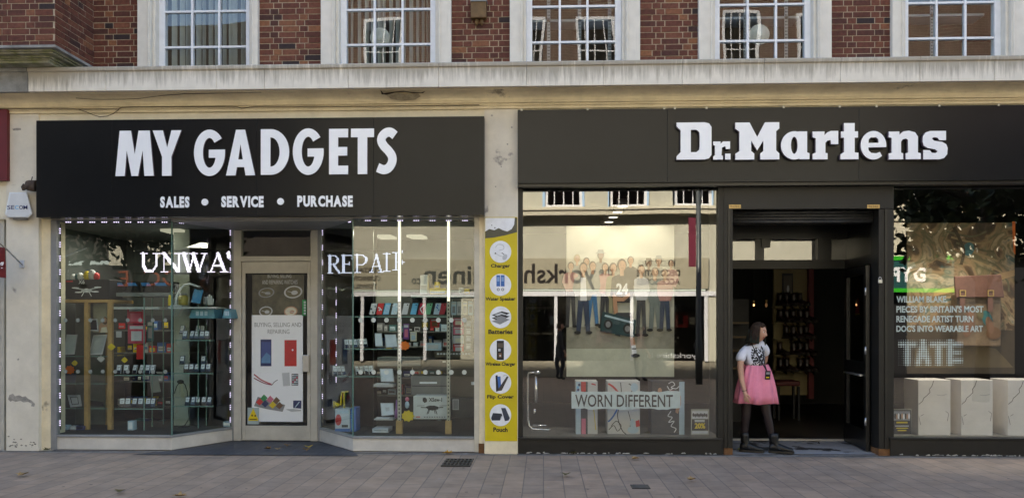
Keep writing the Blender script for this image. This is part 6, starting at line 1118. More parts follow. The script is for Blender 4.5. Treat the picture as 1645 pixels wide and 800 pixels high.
# ------------------------------------------------------------------ things on the pavement
GRT = mat('cast_iron', (.045, .042, .040), .6, .3, 20); c = gpt(734, 743.5); dg_ = thing('drain_grate', 'cast iron drain grate set in the pavement below the yellow banner', 'drain', tuple(c)); x0, x1 = gpt(713, 745).x, gpt(756, 745).x; y0, y1 = gpt(734, 749.5).y, gpt(734, 738.5).y
m = MB(); m.poly([(x0, y0, .004), (x1, y0, .004), (x1, y1, .004), (x0, y1, .004)], BLACK); m.build('pit_shade', dg_); m = MB()  # flat black sheet stands for the shade below the grating
for k in range(8): xx = x0 + (x1 - x0) * k / 7; m.box(xx - .008, xx + .008, y0, y1, .0045, .016, GRT)
for k in range(4): yy = y0 + (y1 - y0) * k / 3; m.box(x0 - .012, x1 + .012, yy - .012, yy + .012, .0046, .018, GRT)
m.build('grating', dg_)
x0, x1 = gpt(1014, 782).x, gpt(1043, 782).x; y0, y1 = gpt(1028, 785).y, gpt(1028, 779).y; m = MB(); m.box(x0, x1, y0, y1, .001, .009, GRT); m.box(x0 + .03, x1 - .03, y0 + .01, y1 - .01, .009, .012, mat('cover_face', (.065, .063, .06), .7, .3, 25)); bevel(tag(m.build('inspection_cover'), 'small dark inspection cover in the pavement before the boot shop window', 'cover'), .002, 1)
LEAVES = [(431, 721, 0, 'first of the brown leaves under the shop door'), (446, 722, 1, 'brown leaf nearest the door sill middle'), (462, 716, 0, 'brown leaf touching the shop door sill'), (496, 719, 2, 'yellowish leaf at the hinge end of the door sill'), (492, 723, 0, 'brown leaf just below the yellowish one at the sill'), (720, 728, 3, 'orange leaf at the foot of the bay by the rusty timber'), (36, 763, 1, 'lone brown leaf on the paving below the alarm box pilaster'), (193, 790, 4, 'tiny dark leaf low on the paving before the phone shop'), (290, 797, 1, 'pale brown leaf at the lower edge of the paving'), (922, 728, 4, 'green brown leaf against the boot shop plinth'), (1020, 737, 1, 'curled brown leaf below the painted plinths'), (909, 763, 4, 'olive leaf on paving left of the inspection cover' if False else 'olive leaf on paving well clear of the boot shop plinth'), (1194, 722, 5, 'yellow green leaf beside the rusty door jamb foot'), (1380, 717, 3, 'orange brown leaf on the worn doorway tiles'), (75, 723, 4, 'dark leaf at the foot of the cream return'), (1110, 771, 1, 'small pale leaf far out on the paving')]
LC = [mat('leaf_brown', (.22, .12, .04), .7, .3, 30), mat('leaf_tan', (.30, .20, .09), .7, .3, 30), mat('leaf_yellow', (.42, .30, .06), .7, .3, 30), mat('leaf_orange', (.50, .26, .035), .7, .3, 30), mat('leaf_olive', (.10, .085, .03), .7, .3, 30), mat('leaf_lime', (.32, .36, .03), .7, .3, 30)]
for px, py, k, lb in LEAVES:
    c = gpt(px, py, .016); rz = random.uniform(0, 6.28); s_ = random.uniform(.8, 1.25); o = [(0, -.06), (.012, -.03), (.045, -.035), (.03, 0), (.06, .02), (.025, .03), (0, .075), (-.025, .03), (-.06, .02), (-.03, 0), (-.045, -.035), (-.012, -.03)]
    v = [(0, 0, .004)] + [(a_ * s_, b_ * s_, .004 + abs(a_) * .45 + random.uniform(0, .012)) for a_, b_ in o]; m = MB(); m.T = Matrix.Translation(c) @ Matrix.Rotation(rz, 4, 'Z'); m.add([Vector(p) for p in v], [(0, 1 + i, 1 + (i + 1) % 12) for i in range(12)], LC[k]); tag(m.build('fallen_leaf'), lb, 'leaf', 'fallen leaves on the paving')
m = MB(); c = gpt(1490, 730, .012); m.T = Matrix.Translation(c) @ Matrix.Rotation(.2, 4, 'Z'); m.add([Vector(p) for p in ((-.07, -.02, .0), (.0, -.025, .02), (.08, -.01, .004), (.07, .03, .02), (0, .02, .008), (-.08, .02, .018))], [(0, 1, 4, 5), (1, 2, 3, 4)], mat('pink_foil', (.62, .12, .22), .3)); tag(m.build('sweet_wrapper'), 'crumpled pink wrapper on the kerb below the cracked plinths', 'litter')
for px, lb in ((1500, 'added spotlight over the plinth beside the dark flyer'), (1590, 'added spotlight over the middle cracked plinths')):  # unseen spots added to brighten the cracked white plinths
    x, Y = X(px, .35), .3; t = thing('ceiling_spot', lb, 'spotlight', (x, Y, 3.49)); m = MB(); m.tube([(x, Y, 3.45), (x, Y, 3.549)], .07, I_LG, 14); m.build('housing', t); m = MB(); m.tube([(x, Y, 3.446), (x, Y, 3.4495)], .055, MATS['spot_glow'], 14); m.build('lens', t)
    ld = bpy.data.lights.new('window_spot', 'SPOT'); lo = bpy.data.objects.new('window_spot_light', ld); col.objects.link(lo); lo.location = (x, Y - .1, 3.43); ld.energy = 36; ld.spot_size = R(80); ld.spot_blend = .6; ld.shadow_soft_size = .06; ld.color = (1, .95, .86); lo.rotation_euler = (R(8), 0, 0)
# ------------------------------------------------------------------ people
SKIN = mat('skin', (.52, .29, .20), .5, .08, 30, spec=.4); LIP = mat('lips', (.36, .10, .09), .4, 0); EYEW = mat('eye_white', (.6, .58, .55), .3, 0); DKI = mat('dark_iris', (.02, .013, .01), .2, 0)
TIGHT = mat('sheer_black_tights', (.024, .015, .016), .5, .3, 6); SHIRT = mat('white_cotton', (.70, .72, .80), .8, .05, 12, .2); PINK = mat('pink_cotton', (.74, .235, .335), .8, .1, 6, .25); HAIRM = mat('dark_hair', (.034, .021, .014), .6, .5, 40, .6, 90, spec=.12); HAIRT = mat('greenish_hair_tips', (.020, .024, .018), .65, .4, 40, spec=.12)
def skin_mesh(verts, edges, radii, root=0, sub=2):
    me = bpy.data.meshes.new('s'); me.from_pydata(verts, edges, []); o = bpy.data.objects.new('s', me); col.objects.link(o)
    if not me.skin_vertices: me.skin_vertices.new() if hasattr(me.skin_vertices, 'new') else None
    o.modifiers.new('k', 'SKIN').use_smooth_shade = True
    if not me.skin_vertices:
        bm = bmesh.new(); bm.from_mesh(me); bm.verts.layers.skin.verify(); bm.to_mesh(me); bm.free()
    for i, r in enumerate(radii):
        sv = me.skin_vertices[0].data[i]; sv.radius = r if isinstance(r, tuple) else (r, r); sv.use_root = (i == root)
    s = o.modifiers.new('u', 'SUBSURF'); s.levels = sub; s.render_levels = sub
    dg = bpy.context.evaluated_depsgraph_get(); ev = bpy.data.meshes.new_from_object(o.evaluated_get(dg)); bpy.data.objects.remove(o)
    vv = [v.co.copy() for v in ev.vertices]; ff = [tuple(p.vertices) for p in ev.polygons]; bpy.data.meshes.remove(ev); bpy.data.meshes.remove(me); return vv, ff
class Sk:
    def __init__(s): s.v = []; s.e = []; s.r = []
    def add(s, p, r, par=None):
        s.v.append(tuple(p)); s.r.append(r); i = len(s.v) - 1
        if par is not None: s.e.append((par, i))
        return i
    def chain(s, par, pts):
        for p, r in pts: par = s.add(p, r, par)
        return par
    def mesh(s, sub=2): return skin_mesh(s.v, s.e, s.r, 0, sub)
def add_where(mb, vf, pick, T=None):
    vv, ff = vf; vv = [T @ v if T else v for v in vv]; n = mb.vs(vv)
    for f in ff:
        c = Vector((0, 0, 0))
        for k in f: c += vv[k]
        mb.face([n + k for k in f], pick(c / len(f)), True)
def head_into(mb, c, yaw, pitch=0, roll=0, s=1.0, ears=True):
    """a head facing -y, then turned; chin, brow, nose, lips and eyes"""
    T = Matrix.Translation(c) @ Matrix.Rotation(yaw, 4, 'Z') @ Matrix.Rotation(roll, 4, 'Y') @ Matrix.Rotation(pitch, 4, 'X'); nu, nv = 36, 28; vv = []; ff = []
    def G(a, m, sd): return math.exp(-((a - m) / sd) ** 2)
    for j in range(nv + 1):
        t = .03 + (math.pi - .06) * j / nv; zc = -math.cos(t)
        for k in range(nu):
            p = 2 * math.pi * k / nu; pf = (p + math.pi) % (2 * math.pi) - math.pi
            rx, ry = .072, .092
            if zc < 0: rx *= 1 - .30 * (-zc) ** 1.6; ry *= 1 - .12 * (-zc) ** 2
            x = rx * math.sin(t) ** .9 * math.sin(pf); y = -ry * math.sin(t) ** .9 * math.cos(pf); z = .117 * zc
            fr = math.cos(pf) > 0
            if fr:
                d = .026 * G(z, -.026, .016) * G(pf, 0, .17) + .012 * G(z, .0, .02) * G(pf, 0, .14) - .007 * G(z, .012, .014) * (G(pf, .42, .2) + G(pf, -.42, .2)) + .005 * G(z, .032, .012) * G(pf, 0, .7) + .007 * G(z, -.062, .010) * G(pf, 0, .3) + .010 * G(z, -.098, .02) * G(pf, 0, .4)
                y -= d
            else: y += .008 * G(z, .04, .05)
            vv.append(Vector((x, y, z)) * s)
    for j in range(nv):
        for k in range(nu): ff.append((j * nu + k, j * nu + (k + 1) % nu, (j + 1) * nu + (k + 1) % nu, (j + 1) * nu + k))
    ff.append(tuple(range(nu - 1, -1, -1))); ff.append(tuple(nv * nu + k for k in range(nu)))
    Ti = T.inverted()
    def pick(q):
        l = Ti @ q; l = l / s
        return LIP if (-.073 < l.z < -.052 and abs(l.x) < .022 and l.y < -.07) else SKIN
    add_where(mb, (vv, ff), pick, T)
    old = mb.T; mb.T = T
    for sx in (-1, 1):
        mb.ell((sx * .030 * s, -.079 * s, .012 * s), (.013 * s, .008 * s, .008 * s), EYEW, 10, 6); mb.ell((sx * .030 * s, -.0855 * s, .012 * s), (.006 * s, .003 * s, .006 * s), DKI, 8, 5)
        mb.tube([(sx * .014 * s, -.094 * s, .030 * s), (sx * .030 * s, -.092 * s, .034 * s), (sx * .046 * s, -.080 * s, .030 * s)], .0032 * s, HAIRM, 5)
        if ears: mb.ell((sx * .072 * s, .012 * s, -.002 * s), (.010 * s, .018 * s, .030 * s), SKIN, 10, 7)
    mb.T = old; return T
def hair_mesh(T, bottom, front, mat_top, mat_tip, s=1.0, wide=1.0, cut=.06, flare=.06):
    m = MB(); m.T = T; nu, nv = 40, 22; idx = {}
    for j in range(nv + 1):
        f = j / nv; z = bottom + (.132 - bottom) * f
        if z > -.01: q = min(1, max(0, (z + .01) / .142)); rad = math.sqrt(max(0, 1 - q ** 2.4))
        else: rad = 1.0 + flare * (1 - (z - bottom) / (-.01 - bottom))
        rad = max(rad, .03)
        for k in range(nu + 1):
            p = math.pi * 2 * k / nu; lim = 1.0
            x = .090 * wide * rad * math.sin(p); y = -.108 * rad * math.cos(p) + .010; rip = 1 + .016 * math.sin(p * 13 + 5 * f) + .012 * math.sin(p * 31 + 3 * f)
            idx[j, k] = m.vs([Vector((x * rip, y * rip, z)) * s])
    for j in range(nv):
        z = bottom + (.132 - bottom) * (j + .5) / nv
        for k in range(nu):
            p = math.pi * 2 * (k + .5) / nu; pf = abs((p + math.pi) % (2 * math.pi) - math.pi); lim = front if z < cut else front * max(0, 1 - (z - cut) / .035)
            if pf > lim: m.face((idx[j, k], idx[j, k + 1], idx[j + 1, k + 1], idx[j + 1, k]), mat_tip if z < bottom + .09 else mat_top, True)
    return m
def hand(sk, wrist, palm, dirn, side, ln=.075, r=.0085):
    """palm and five unequal, slightly curled fingers"""
    dirn = Vector(dirn).normalized(); side = Vector(side).normalized(); curl = dirn.cross(side).normalized(); pm = Vector(palm)
    a = sk.add(pm, (.030, .017), wrist)
    for off, le in ((-.026, .80), (-.009, .97), (.009, 1.0), (.026, .9)):
        b = sk.add(pm + dirn * .035 + side * off, .011, a); sk.chain(b, [(pm + dirn * (.035 + ln * .45 * le) + side * off * 1.1 - curl * .006, r), (pm + dirn * (.035 + ln * .8 * le) + side * off * 1.05 - curl * .020, r * .9), (pm + dirn * (.035 + ln * le) + side * off - curl * .034, r * .75)])
    sk.chain(a, [(pm + side * .034 + dirn * .004 - curl * .010, .011), (pm + side * .046 + dirn * .030 - curl * .018, .009), (pm + side * .044 + dirn * .052 - curl * .022, .0075)])
wo = Vector(P(1218, 730, .06)); wo.z = .014
PR = thing('person', 'person in white printed t-shirt and pink skirt leaning out of the boot shop doorway', 'person', tuple(wo)); TW = Matrix.Translation(wo)
s = Sk(); pe = s.add((-.02, .05, .93), (.15, .115)); wa = s.add((-.025, .05, 1.07), (.118, .088), pe); ch_ = s.add((-.045, .05, 1.23), (.128, .095), wa); nb = s.add((-.035, .045, 1.335), (.075, .06), ch_); s.chain(nb, [((-.018, .035, 1.40), .048), ((-.003, .03, 1.46), .048)])
s.chain(ch_, [((-.165, .02, 1.275), .056), ((-.215, .0, 1.21), .052), ((-.232, -.03, 1.08), .043), ((-.228, -.06, .955), .038), ((-.212, -.09, .86), .032), ((-.196, -.115, .775), .024)]); wr = len(s.v) - 1
hand(s, wr, (-.188, -.125, .735), (.10, -.06, -1), (.55, -.75, 0.08))
s.chain(ch_, [((.06, .10, 1.355), .056), ((.125, .14, 1.30), .050), ((.14, .22, 1.16), .042), ((.09, .29, 1.02), .036), ((.0, .30, .97), .028), ((-.05, .28, .95), .026)])
s.chain(pe, [((-.11, .05, .84), .092), ((-.13, .05, .66), .078), ((-.14, .045, .46), .058), ((-.150, .07, .33), .056), ((-.158, .08, .17), .038), ((-.16, .08, .06), .036)])
s.chain(pe, [((.05, .04, .84), .092), ((.08, .02, .67), .078), ((.11, .0, .48), .058), ((.145, .015, .34), .056), ((.175, .02, .19), .038), ((.18, .02, .07), .036)])
mb = MB(); add_where(mb, s.mesh(), lambda q: TIGHT if (q - wo).z < .80 and not ((q - wo).x < -.1 and (q - wo).y < -.047) else SKIN, TW)
TH = head_into(mb, wo + Vector((.012, .015, 1.515)), R(50), R(6), R(6))
mb.build('body', PR)
o = hair_mesh(TH, -.138, 1.02, HAIRM, HAIRT, 1.04, 1.10, .06, .24).build('hair', PR); sm_ = o.modifiers.new('thick', 'SOLIDIFY'); sm_.thickness = .016; sm_.offset = -1
m = MB(); m.T = TH                                          # loose ends of the bob
for k in range(34):
    p_ = random.uniform(1.15, 5.1); r1_ = random.uniform(1.16, 1.30); x_, y_ = .099 * math.sin(p_), -.108 * math.cos(p_) + .01; z_ = random.uniform(-.16, -.10); m.tube([(x_ * 1.08, y_ * 1.08, .02), (x_ * r1_, y_ * r1_, z_ * .6), (x_ * (r1_ + random.uniform(-.05, .06)), y_ * (r1_ + .02), z_ - random.uniform(.01, .035))], [.005, .006, .0015], HAIRM if k % 3 else HAIRT, 5)
o2 = m.build('loose_strand', PR); o2.parent = o
# t-shirt
PRN = bpy.data.materials.new('black_print_cotton'); PRN.use_nodes = True; N, L = nodes(PRN); b_ = N['Principled BSDF']; b_.inputs['Roughness'].default_value = .8; g_ = N.new('ShaderNodeNewGeometry'); v_ = N.new('ShaderNodeTexNoise'); v_.inputs['Scale'].default_value = 26; v_.inputs['Detail'].default_value = 2; v_.inputs['Distortion'].default_value = 2.5; L.new(g_.outputs['Position'], v_.inputs['Vector']); r_ = N.new('ShaderNodeValToRGB'); r_.color_ramp.interpolation = 'CONSTANT'; r_.color_ramp.elements[0].color = (.015, .015, .017, 1); r_.color_ramp.elements[1].position = .54; r_.color_ramp.elements[1].color = (.68, .70, .78, 1); L.new(v_.outputs['Fac'], r_.inputs[0]); L.new(r_.outputs[0], b_.inputs['Base Color'])
s = Sk(); wa = s.add((-.022, .05, 1.04), (.152, .120)); ch_ = s.add((-.045, .05, 1.22), (.156, .124), wa); nb = s.add((-.037, .047, 1.325), (.10, .082), ch_); s.add((-.03, .043, 1.362), (.064, .056), nb)
s.chain(ch_, [((-.165, .02, 1.280), .072), ((-.218, .0, 1.215), .070), ((-.232, -.02, 1.135), .068)]); s.chain(ch_, [((.06, .10, 1.362), .070), ((.128, .14, 1.30), .066), ((.142, .19, 1.21), .060)])
mb = MB(); add_where(mb, s.mesh(), lambda q: PRN if -.10 < (q - wo).x < .12 and (q - wo).y < .03 and 1.04 < (q - wo).z < 1.31 else SHIRT, TW); mb.build('t_shirt', PR)
m = MB(); m.T = TW; rings = []
for z_, rx, ry, am in ((1.105, .150, .118, .003), (1.075, .160, .127, .007), (1.04, .176, .142, .009), (.95, .205, .165, .012), (.84, .232, .178, .014), (.72, .254, .188, .017), (.622, .268, .194, .020)):
    rings.append([(-.008 - .02 * (1.1 - z_) + (rx + am * math.sin(11 * t_ + 1.3 * math.sin(3 * t_))) * math.cos(t_), .05 + (ry + am * math.sin(11 * t_ + 1.3 * math.sin(3 * t_))) * math.sin(t_), z_ + .006 * math.sin(5 * t_)) for t_ in [2 * math.pi * k / 72 for k in range(72)]])
m.loft(rings[::-1], PINK, False); o = m.build('skirt', PR); sm_ = o.modifiers.new('thick', 'SOLIDIFY'); sm_.thickness = .004
m = MB(); m.T = TW; m.tube([(-.085, -.005, 1.37), (-.06, -.062, 1.30), (-.01, -.085, 1.20), (.045, -.098, 1.10), (.075, -.112, 1.04)], .0065, I_K, 6); m.tube([(.02, .0, 1.375), (.045, -.05, 1.30), (.05, -.08, 1.20), (.06, -.098, 1.10), (.075, -.112, 1.04)], .0065, I_K, 6); m.build('lanyard', PR)
m = MB(); m.T = TW @ Matrix.Translation((.085, -.128, .985)) @ Matrix.Rotation(R(12), 4, 'X'); m.box(-.032, .032, -.003, .003, -.055, .055, I_K); m.box(-.022, .022, -.0042, -.003, .012, .04, I_G); m.box(-.022, .018, -.0042, -.003, -.035, -.022, I_Y); m.build('badge', PR)
m = MB(); m.T = TW; m.tube([(-.200 + .027 * math.cos(t_), -.108 + .027 * math.sin(t_), .79 + .004 * math.cos(t_)) for t_ in [2 * math.pi * k / 14 for k in range(15)]], .005, I_K, 6, False); m.build('bracelet', PR)
for (bx, by, rz) in ((-.20, .08, -22), (.145, .0, -14)):
    T = TW @ Matrix.Translation((bx, by, 0)) @ Matrix.Rotation(R(rz), 4, 'Z'); h = bpy.data.objects.new('boot', None); 
    bm_ = MB(); tmp = bpy.data.objects.new('holder', None); col.objects.link(tmp); boot_parts(tmp, .28, .25, T @ Matrix.Scale(.99, 4), mat('black_boot_leather', (.005, .005, .005), .4, .1, 9))
    kids = list(tmp.children); up = [k for k in kids if k.name.startswith('upper')][0]
    for k in kids:
        k.parent = PR if k is up else up
        k.data.transform(Matrix.Translation(-wo))
    up.name = 'boot'; bpy.data.objects.remove(tmp); bpy.data.objects.remove(h)
def pedestrian(x, y, rz, lb, top, legs, hair, k=1.0):
    o = Vector((x, y, 0)); t = thing('person', lb, 'person', tuple(o)); T = Matrix.Translation(o) @ Matrix.Rotation(rz, 4, 'Z') @ Matrix.Scale(k, 4); Ti = T.inverted()
    s = Sk(); pe = s.add((0, 0, .95), (.15, .11)); ch_ = s.chain(pe, [((0, .0, 1.12), (.14, .1)), ((0, .0, 1.32), (.16, .11))]); s.chain(ch_, [((0, 0, 1.46), .07), ((0, -.01, 1.54), .055)])
    for sx in (-1, 1):
        e_ = s.chain(ch_, [((sx * .17, 0, 1.40), .065), ((sx * .21, .02 * sx, 1.18), .05), ((sx * .22, -.05 - .05 * sx, .98), .042), ((sx * .21, -.10 - .08 * sx, .88), .03)]); hand(s, e_, (sx * .21, -.12 - .08 * sx, .82), (0, -.2, -1), (0, -1, .2))
        s.chain(pe, [((sx * .09, -.05 * sx, .80), .10), ((sx * .10, -.12 * sx, .50), .07), ((sx * .10, -.06 * sx, .30), .062), ((sx * .10, -.08 * sx + .02, .08), .045), ((sx * .10, -.08 * sx - .10, .04), .04)])
    mb = MB(); add_where(mb, s.mesh(1), lambda q: SKIN if (Ti @ q).z > 1.50 or ((Ti @ q).z < .93 and abs((Ti @ q).x) > .185) else (top if (Ti @ q).z > .93 else (legs if (Ti @ q).z > .1 else BLACK)), T)
    TH_ = head_into(mb, o + (T.to_3x3() @ Vector((0, -.02, 1.64))), rz, 0, 0, k); mb.build('body', t); hh = hair_mesh(TH_, -.06, 1.25, hair, hair, k).build('hair', t); sm_ = hh.modifiers.new('thick', 'SOLIDIFY'); sm_.thickness = .012; sm_.offset = -1

# ------------------------------------------------------------------ across the street: what the glass mirrors. A virtual point (x, +D) is the real point (x, -D)
DV = 15.6
def vx(px, D=DV): return P(px, HPY, D).x
def vz(py, D=DV): return P(900, py, D).z
OCR = mat('cream_render_opposite', (.49, .485, .40), .8, .12, .8, .3); OST = mat('pale_stone_opposite', (.56, .53, .42), .8, .12, 2, .3); OFA = mat('beige_fascia', (.37, .345, .255), .6, .08, 1); OBRK = brick_tex('opposite_brick', (.12, .052, .036), (.085, .040, .030), (.24, .21, .16), .225, .075, .01); DKB = mat('dark_brown_building', (.035, .03, .026), .85, .3, 1.2); BGL = glass('opposite_glass', .10, (.2, .2, .2), 0)
OB = thing('opposite_building', 'sunlit cream rendered shop building across the street mirrored in the glass', 'building', (vx(900), -DV - .2, 0)); yo = -DV
xl_, xr_ = vx(522), vx(1425); zf0, zf1 = vz(465), vz(416)
holes = [(a, a + 60) for a in (560, 665, 770, 875, 980, 1085, 1190, 1295)]; zw0, zw1 = vz(333), vz(333) + 1.75
m = MB(); m.box(xl_, xr_, yo - .3, yo, zf0, zw0, OCR); m.box(xl_, xr_, yo - .3, yo, zw1, 8.6, OCR); e = [xl_] + [v for h in holes for v in (vx(h[0] - 4), vx(h[1] + 4))] + [xr_]
for a, b in zip(e[0::2], e[1::2]): m.box(a, b, yo - .3, yo - .001, zw0, zw1, OCR)
m.build('wall', OB)
m = MB(); m.box(xl_, xr_, yo - .4, yo - .02, 8.6, 13.2, OBRK); m.box(xl_, xr_, yo - .4, yo + .12, 8.5, 8.85, OST); m.box(xl_, xr_, yo - .4, yo + .3, 12.7, 13.2, OST); m.build('upper_wall', OB)
def owin(x0, x1, z0, z1, yb=-.16):
    w_ = MB(); f = .09; y0, y1 = yo + yb - .05, yo + yb
    w_.box(x0, x0 + f, y0, y1, z0, z1, WHITE); w_.box(x1 - f, x1, y0, y1, z0, z1, WHITE); w_.box(x0 + f, x1 - f, y0, y1, z0, z0 + f, WHITE); w_.box(x0 + f, x1 - f, y0, y1, z1 - f, z1, WHITE); zm = z0 + (z1 - z0) * .42; w_.box(x0 + f, x1 - f, y0, y1, zm, zm + .04, WHITE)
    for k in (1, 2, 3): xm = x0 + (x1 - x0) * k / 4; w_.box(xm - .015, xm + .015, y0 + .01, y1 - .005, z0 + f, z1 - f, WHITE)
    o = w_.build('window', OB); p = MB(); p.poly([(x1, y0 + .02, z0), (x0, y0 + .02, z0), (x0, y0 + .02, z1), (x1, y0 + .02, z1)], BGL); p.build('pane', o)
    q = MB(); q.box(x0 - .06, x1 + .06, y0, yo + .07, z0 - .08, z0 - .002, OST); q.build('sill', o); q = MB(); q.box(x0, x1, y0 - .3, y0 - .2, z0, z1, BLACK); q.build('black_room_panel', o)  # black panel behind the pane stands for the unlit room
for a, b in holes: owin(vx(a), vx(b), zw0 + .02, zw1)
for k in range(9):
    x = xl_ + 1.2 + k * 2.3
    if x + 1.2 < xr_: owin(x, x + 1.2, 9.5, 11.6, .03)
m = MB(); zc0, zc1 = vz(347), vz(339); m.box(xl_, xr_, yo - .1, yo + .30, zc0, zc1, OST); m.box(xl_, xr_, yo - .1, yo + .34, zc1, zc1 + .05, OST); m.build('cornice', OB)
m = MB(); m.box(vx(540), vx(1137), yo, yo + .06, zf0, zf1, OFA); m.build('fascia', OB)
m = MB(); TB = I_K
for s_, a, b, t_, u in (('the', 962, 986, 429, 444), ('yorkshire', 796, 956, 425, 466), ('linen', 702, 786, 425, 456), ('co', 683, 697, 446.5, 456), ('BEDDING', 1026, 1084, 419.5, 429), ('DECORATIVE', 1023, 1092, 435, 444.5), ('ACCESSORIES', 1023, 1092, 448.5, 458), ('CURTAINS', 582, 632, 430, 437.5), ('CUSHIONS', 582, 632, 443, 450.5), ('TOWELS', 586, 626, 456, 463)):
    text(s_, vx(a), vx(b), vz(u), vz(t_), yo + .062, ink('sign_brown', (.02, .015, .013)), m, .012, True, .01)
m.build('lettering', OB)
# shop windows below the fascia
m = MB(); m.box(xl_, xr_, yo - .3, yo, 0, vz(579), mat('opposite_riser', (.30, .28, .22), .7)); m.build('stall_riser', OB)
m = MB(); m.box(xl_, xr_, yo - 1.6, yo - 1.5, 0, zf0, mat('dim_shop_interior', (.09, .075, .06), .9, .4, 1.5)); m.build('shop_interior', OB)  # dark back panel, the gloom of the interior put into its colour
m = MB()
for a, b in ((522, 545), (760, 838), (1136, 1185), (1330, 1425)): m.box(vx(a), vx(b), yo - .3, yo + .02, vz(579), zf0, OCR)
m.build('pier', OB)
m = MB()
for a in (600, 660, 700, 890, 1013, 1131, 1187, 1260): m.box(vx(a), vx(a + 5), yo - .05, yo + .05, vz(579), zf0 - .1, WHITE)
m.box(vx(545), vx(1330), yo - .06, yo + .06, zf0 - .22, zf0 - .08, WHITE); m.build('shop_window_frame', OB)
m = MB(); m.poly([(vx(1330), yo - .02, vz(579)), (vx(545), yo - .02, vz(579)), (vx(545), yo - .02, zf0 - .2), (vx(1330), yo - .02, zf0 - .2)], BGL); m.build('pane', OB)
GC = [(850, 870, 475, 490, I_G), (915, 935, 480, 500, I_W), (1030, 1045, 480, 520, I_LB), (1055, 1070, 490, 540, I_CR), (1090, 1110, 500, 525, I_R), (960, 985, 530, 550, I_PK), (640, 655, 490, 540, I_CR), (610, 630, 500, 520, I_G), (845, 888, 492, 495, I_CR), (845, 888, 533, 536, I_CR), (1075, 1083, 472, 505, I_LB), (940, 950, 520, 545, I_LG)]
for _ in range(60):
    px, py = random.uniform(560, 1325), random.choice((500, 520, 540, 560, 578)); GC.append((px, px + random.uniform(4, 11), py - random.uniform(6, 15), py, random.choice((I_LG, I_CR, I_G, I_LB, I_BR, I_PK, I_OL, I_W, I_K))))
for a, b, c, d, mm in GC: t = MB(); t.box(vx(a), vx(b), yo - .7, yo - .5, vz(d), vz(c), mm); t.build('window_goods', OB)
m = MB(); text('yorkshire linen', vx(1020), vx(1118), vz(577), vz(566), yo + .004, I_LG, m, 0, True, .002); m.build('pane_lettering', OB)
# darker building beyond, with an orange lit-looking name and pale fascia
OD = thing('opposite_building', 'dark brown shop building across the street mirrored behind the wood framed cabinet', 'building', (vx(200), -DV - .2, 0)); m = MB(); m.box(-34, xl_ - .01, yo - .3, yo - .05, vz(415), 11.5, DKB); m.box(-34, xl_ - .02, yo - .3, yo - .1, 0, vz(422) , I_K); m.build('wall', OD)
m = MB(); m.box(vx(150), vx(262), yo - .05, yo + .02, vz(424), vz(384), OCR); m.box(vx(60), vx(460), yo - .05, yo + .10, vz(352), vz(344), OST); m.build('fascia', OD)
m = MB(); text('OCSE', vx(162), vx(264), vz(458), vz(432), yo - .097, ink('faded_orange', (.22, .05, .02)), m, 0, True, .01); m.build('lettering', OD)
# brick building with a green sign
OG = thing('opposite_building', 'brick building with a green shop sign across the street mirrored in the far window', 'building', (vx(1600), -DV - .2, 0)); m = MB(); m.box(xr_ + .01, 34, yo - .3, yo - .02, vz(345), 11.8, OBRK); m.box(xr_ + .01, 34, yo - .3, yo + .02, vz(358), vz(332), OST); m.box(xr_ + .01, 34, yo - .3, yo - .03, vz(416), vz(358), OST); m.box(xr_ + .01, 34, yo - .5, yo - .3, 0, vz(416), I_K); m.build('wall', OG)
m = MB(); a0, a1 = vx(1426), vx(1532); m.box(a0, a1, yo - .1, yo + .03, vz(465), vz(419), ink('sign_teal', (.01, .07, .07))); 
for p_, r_2 in ((414, 420), (464, 470)): m.box(a0, a1, yo - .1, yo + .05, vz(r_2), vz(p_), ink('sign_green', (.02, .42, .02)))
o = m.build('shop_sign_board', OG); m = MB(); text('P', vx(1432), vx(1446), vz(454), vz(431), yo + .033, I_W, m, .04, True, .01); text('Y', vx(1447), vx(1466), vz(454), vz(431), yo + .033, I_W, m, .04, True, .01); vv, ff = font_mesh('G', .04, .01); put(m, ([Vector((-v.x, v.y, v.z)) for v in vv], [f[::-1] for f in ff]), vx(1468), vx(1487), vz(454), vz(431), yo + .033, I_W, .01, True); m.build('lettering', o)
for k in range(4): x = vx(1462) + k * 2.6; m = MB(); m.box(x, x + 1.5, yo - .03, yo + .01, vz(332), vz(332) + 2.2, WHITE); o = m.build('window', OG); m = MB(); m.box(x + .18, x + 1.32, yo + .011, yo + .014, vz(332) + .05, vz(332) + 2.1, I_LB if False else I_K); m.build('pane', o)
# lamp post with a maroon banner, mirrored in the boot shop window
D2 = 13.0; lp = thing('lamp_post', 'dark steel lamp post with a maroon banner mirrored in the boot shop window', 'lamp post', (vx(1122, D2), -D2, 0)); x = vx(1122, D2); LPM = mat('lamp_post_paint', (.05, .06, .065), .4, .2, 4); m = MB(); m.tube([(x, -D2, 0), (x, -D2, 1.2), (x, -D2, 1.25), (x, -D2, 8.5)], [.10, .10, .075, .06], LPM, 14); m.build('post', lp); m = MB(); z0, z1 = vz(430, D2), vz(352, D2); m.box(vx(1106, D2), x - .08, -D2 - .012, -D2 + .012, z0, z1, mat('maroon_banner', (.16, .02, .045), .6)); m.build('banner', lp); m = MB(); m.tube([(x, -D2, 8.4), (x - .6, -D2, 8.8), (x - 1.1, -D2, 8.85)], .04, LPM, 8); m.build('arm', lp); m = MB(); m.ell((x - 1.3, -D2, 8.83), (.35, .14, .08), LPM); m.build('lamp_head', lp)
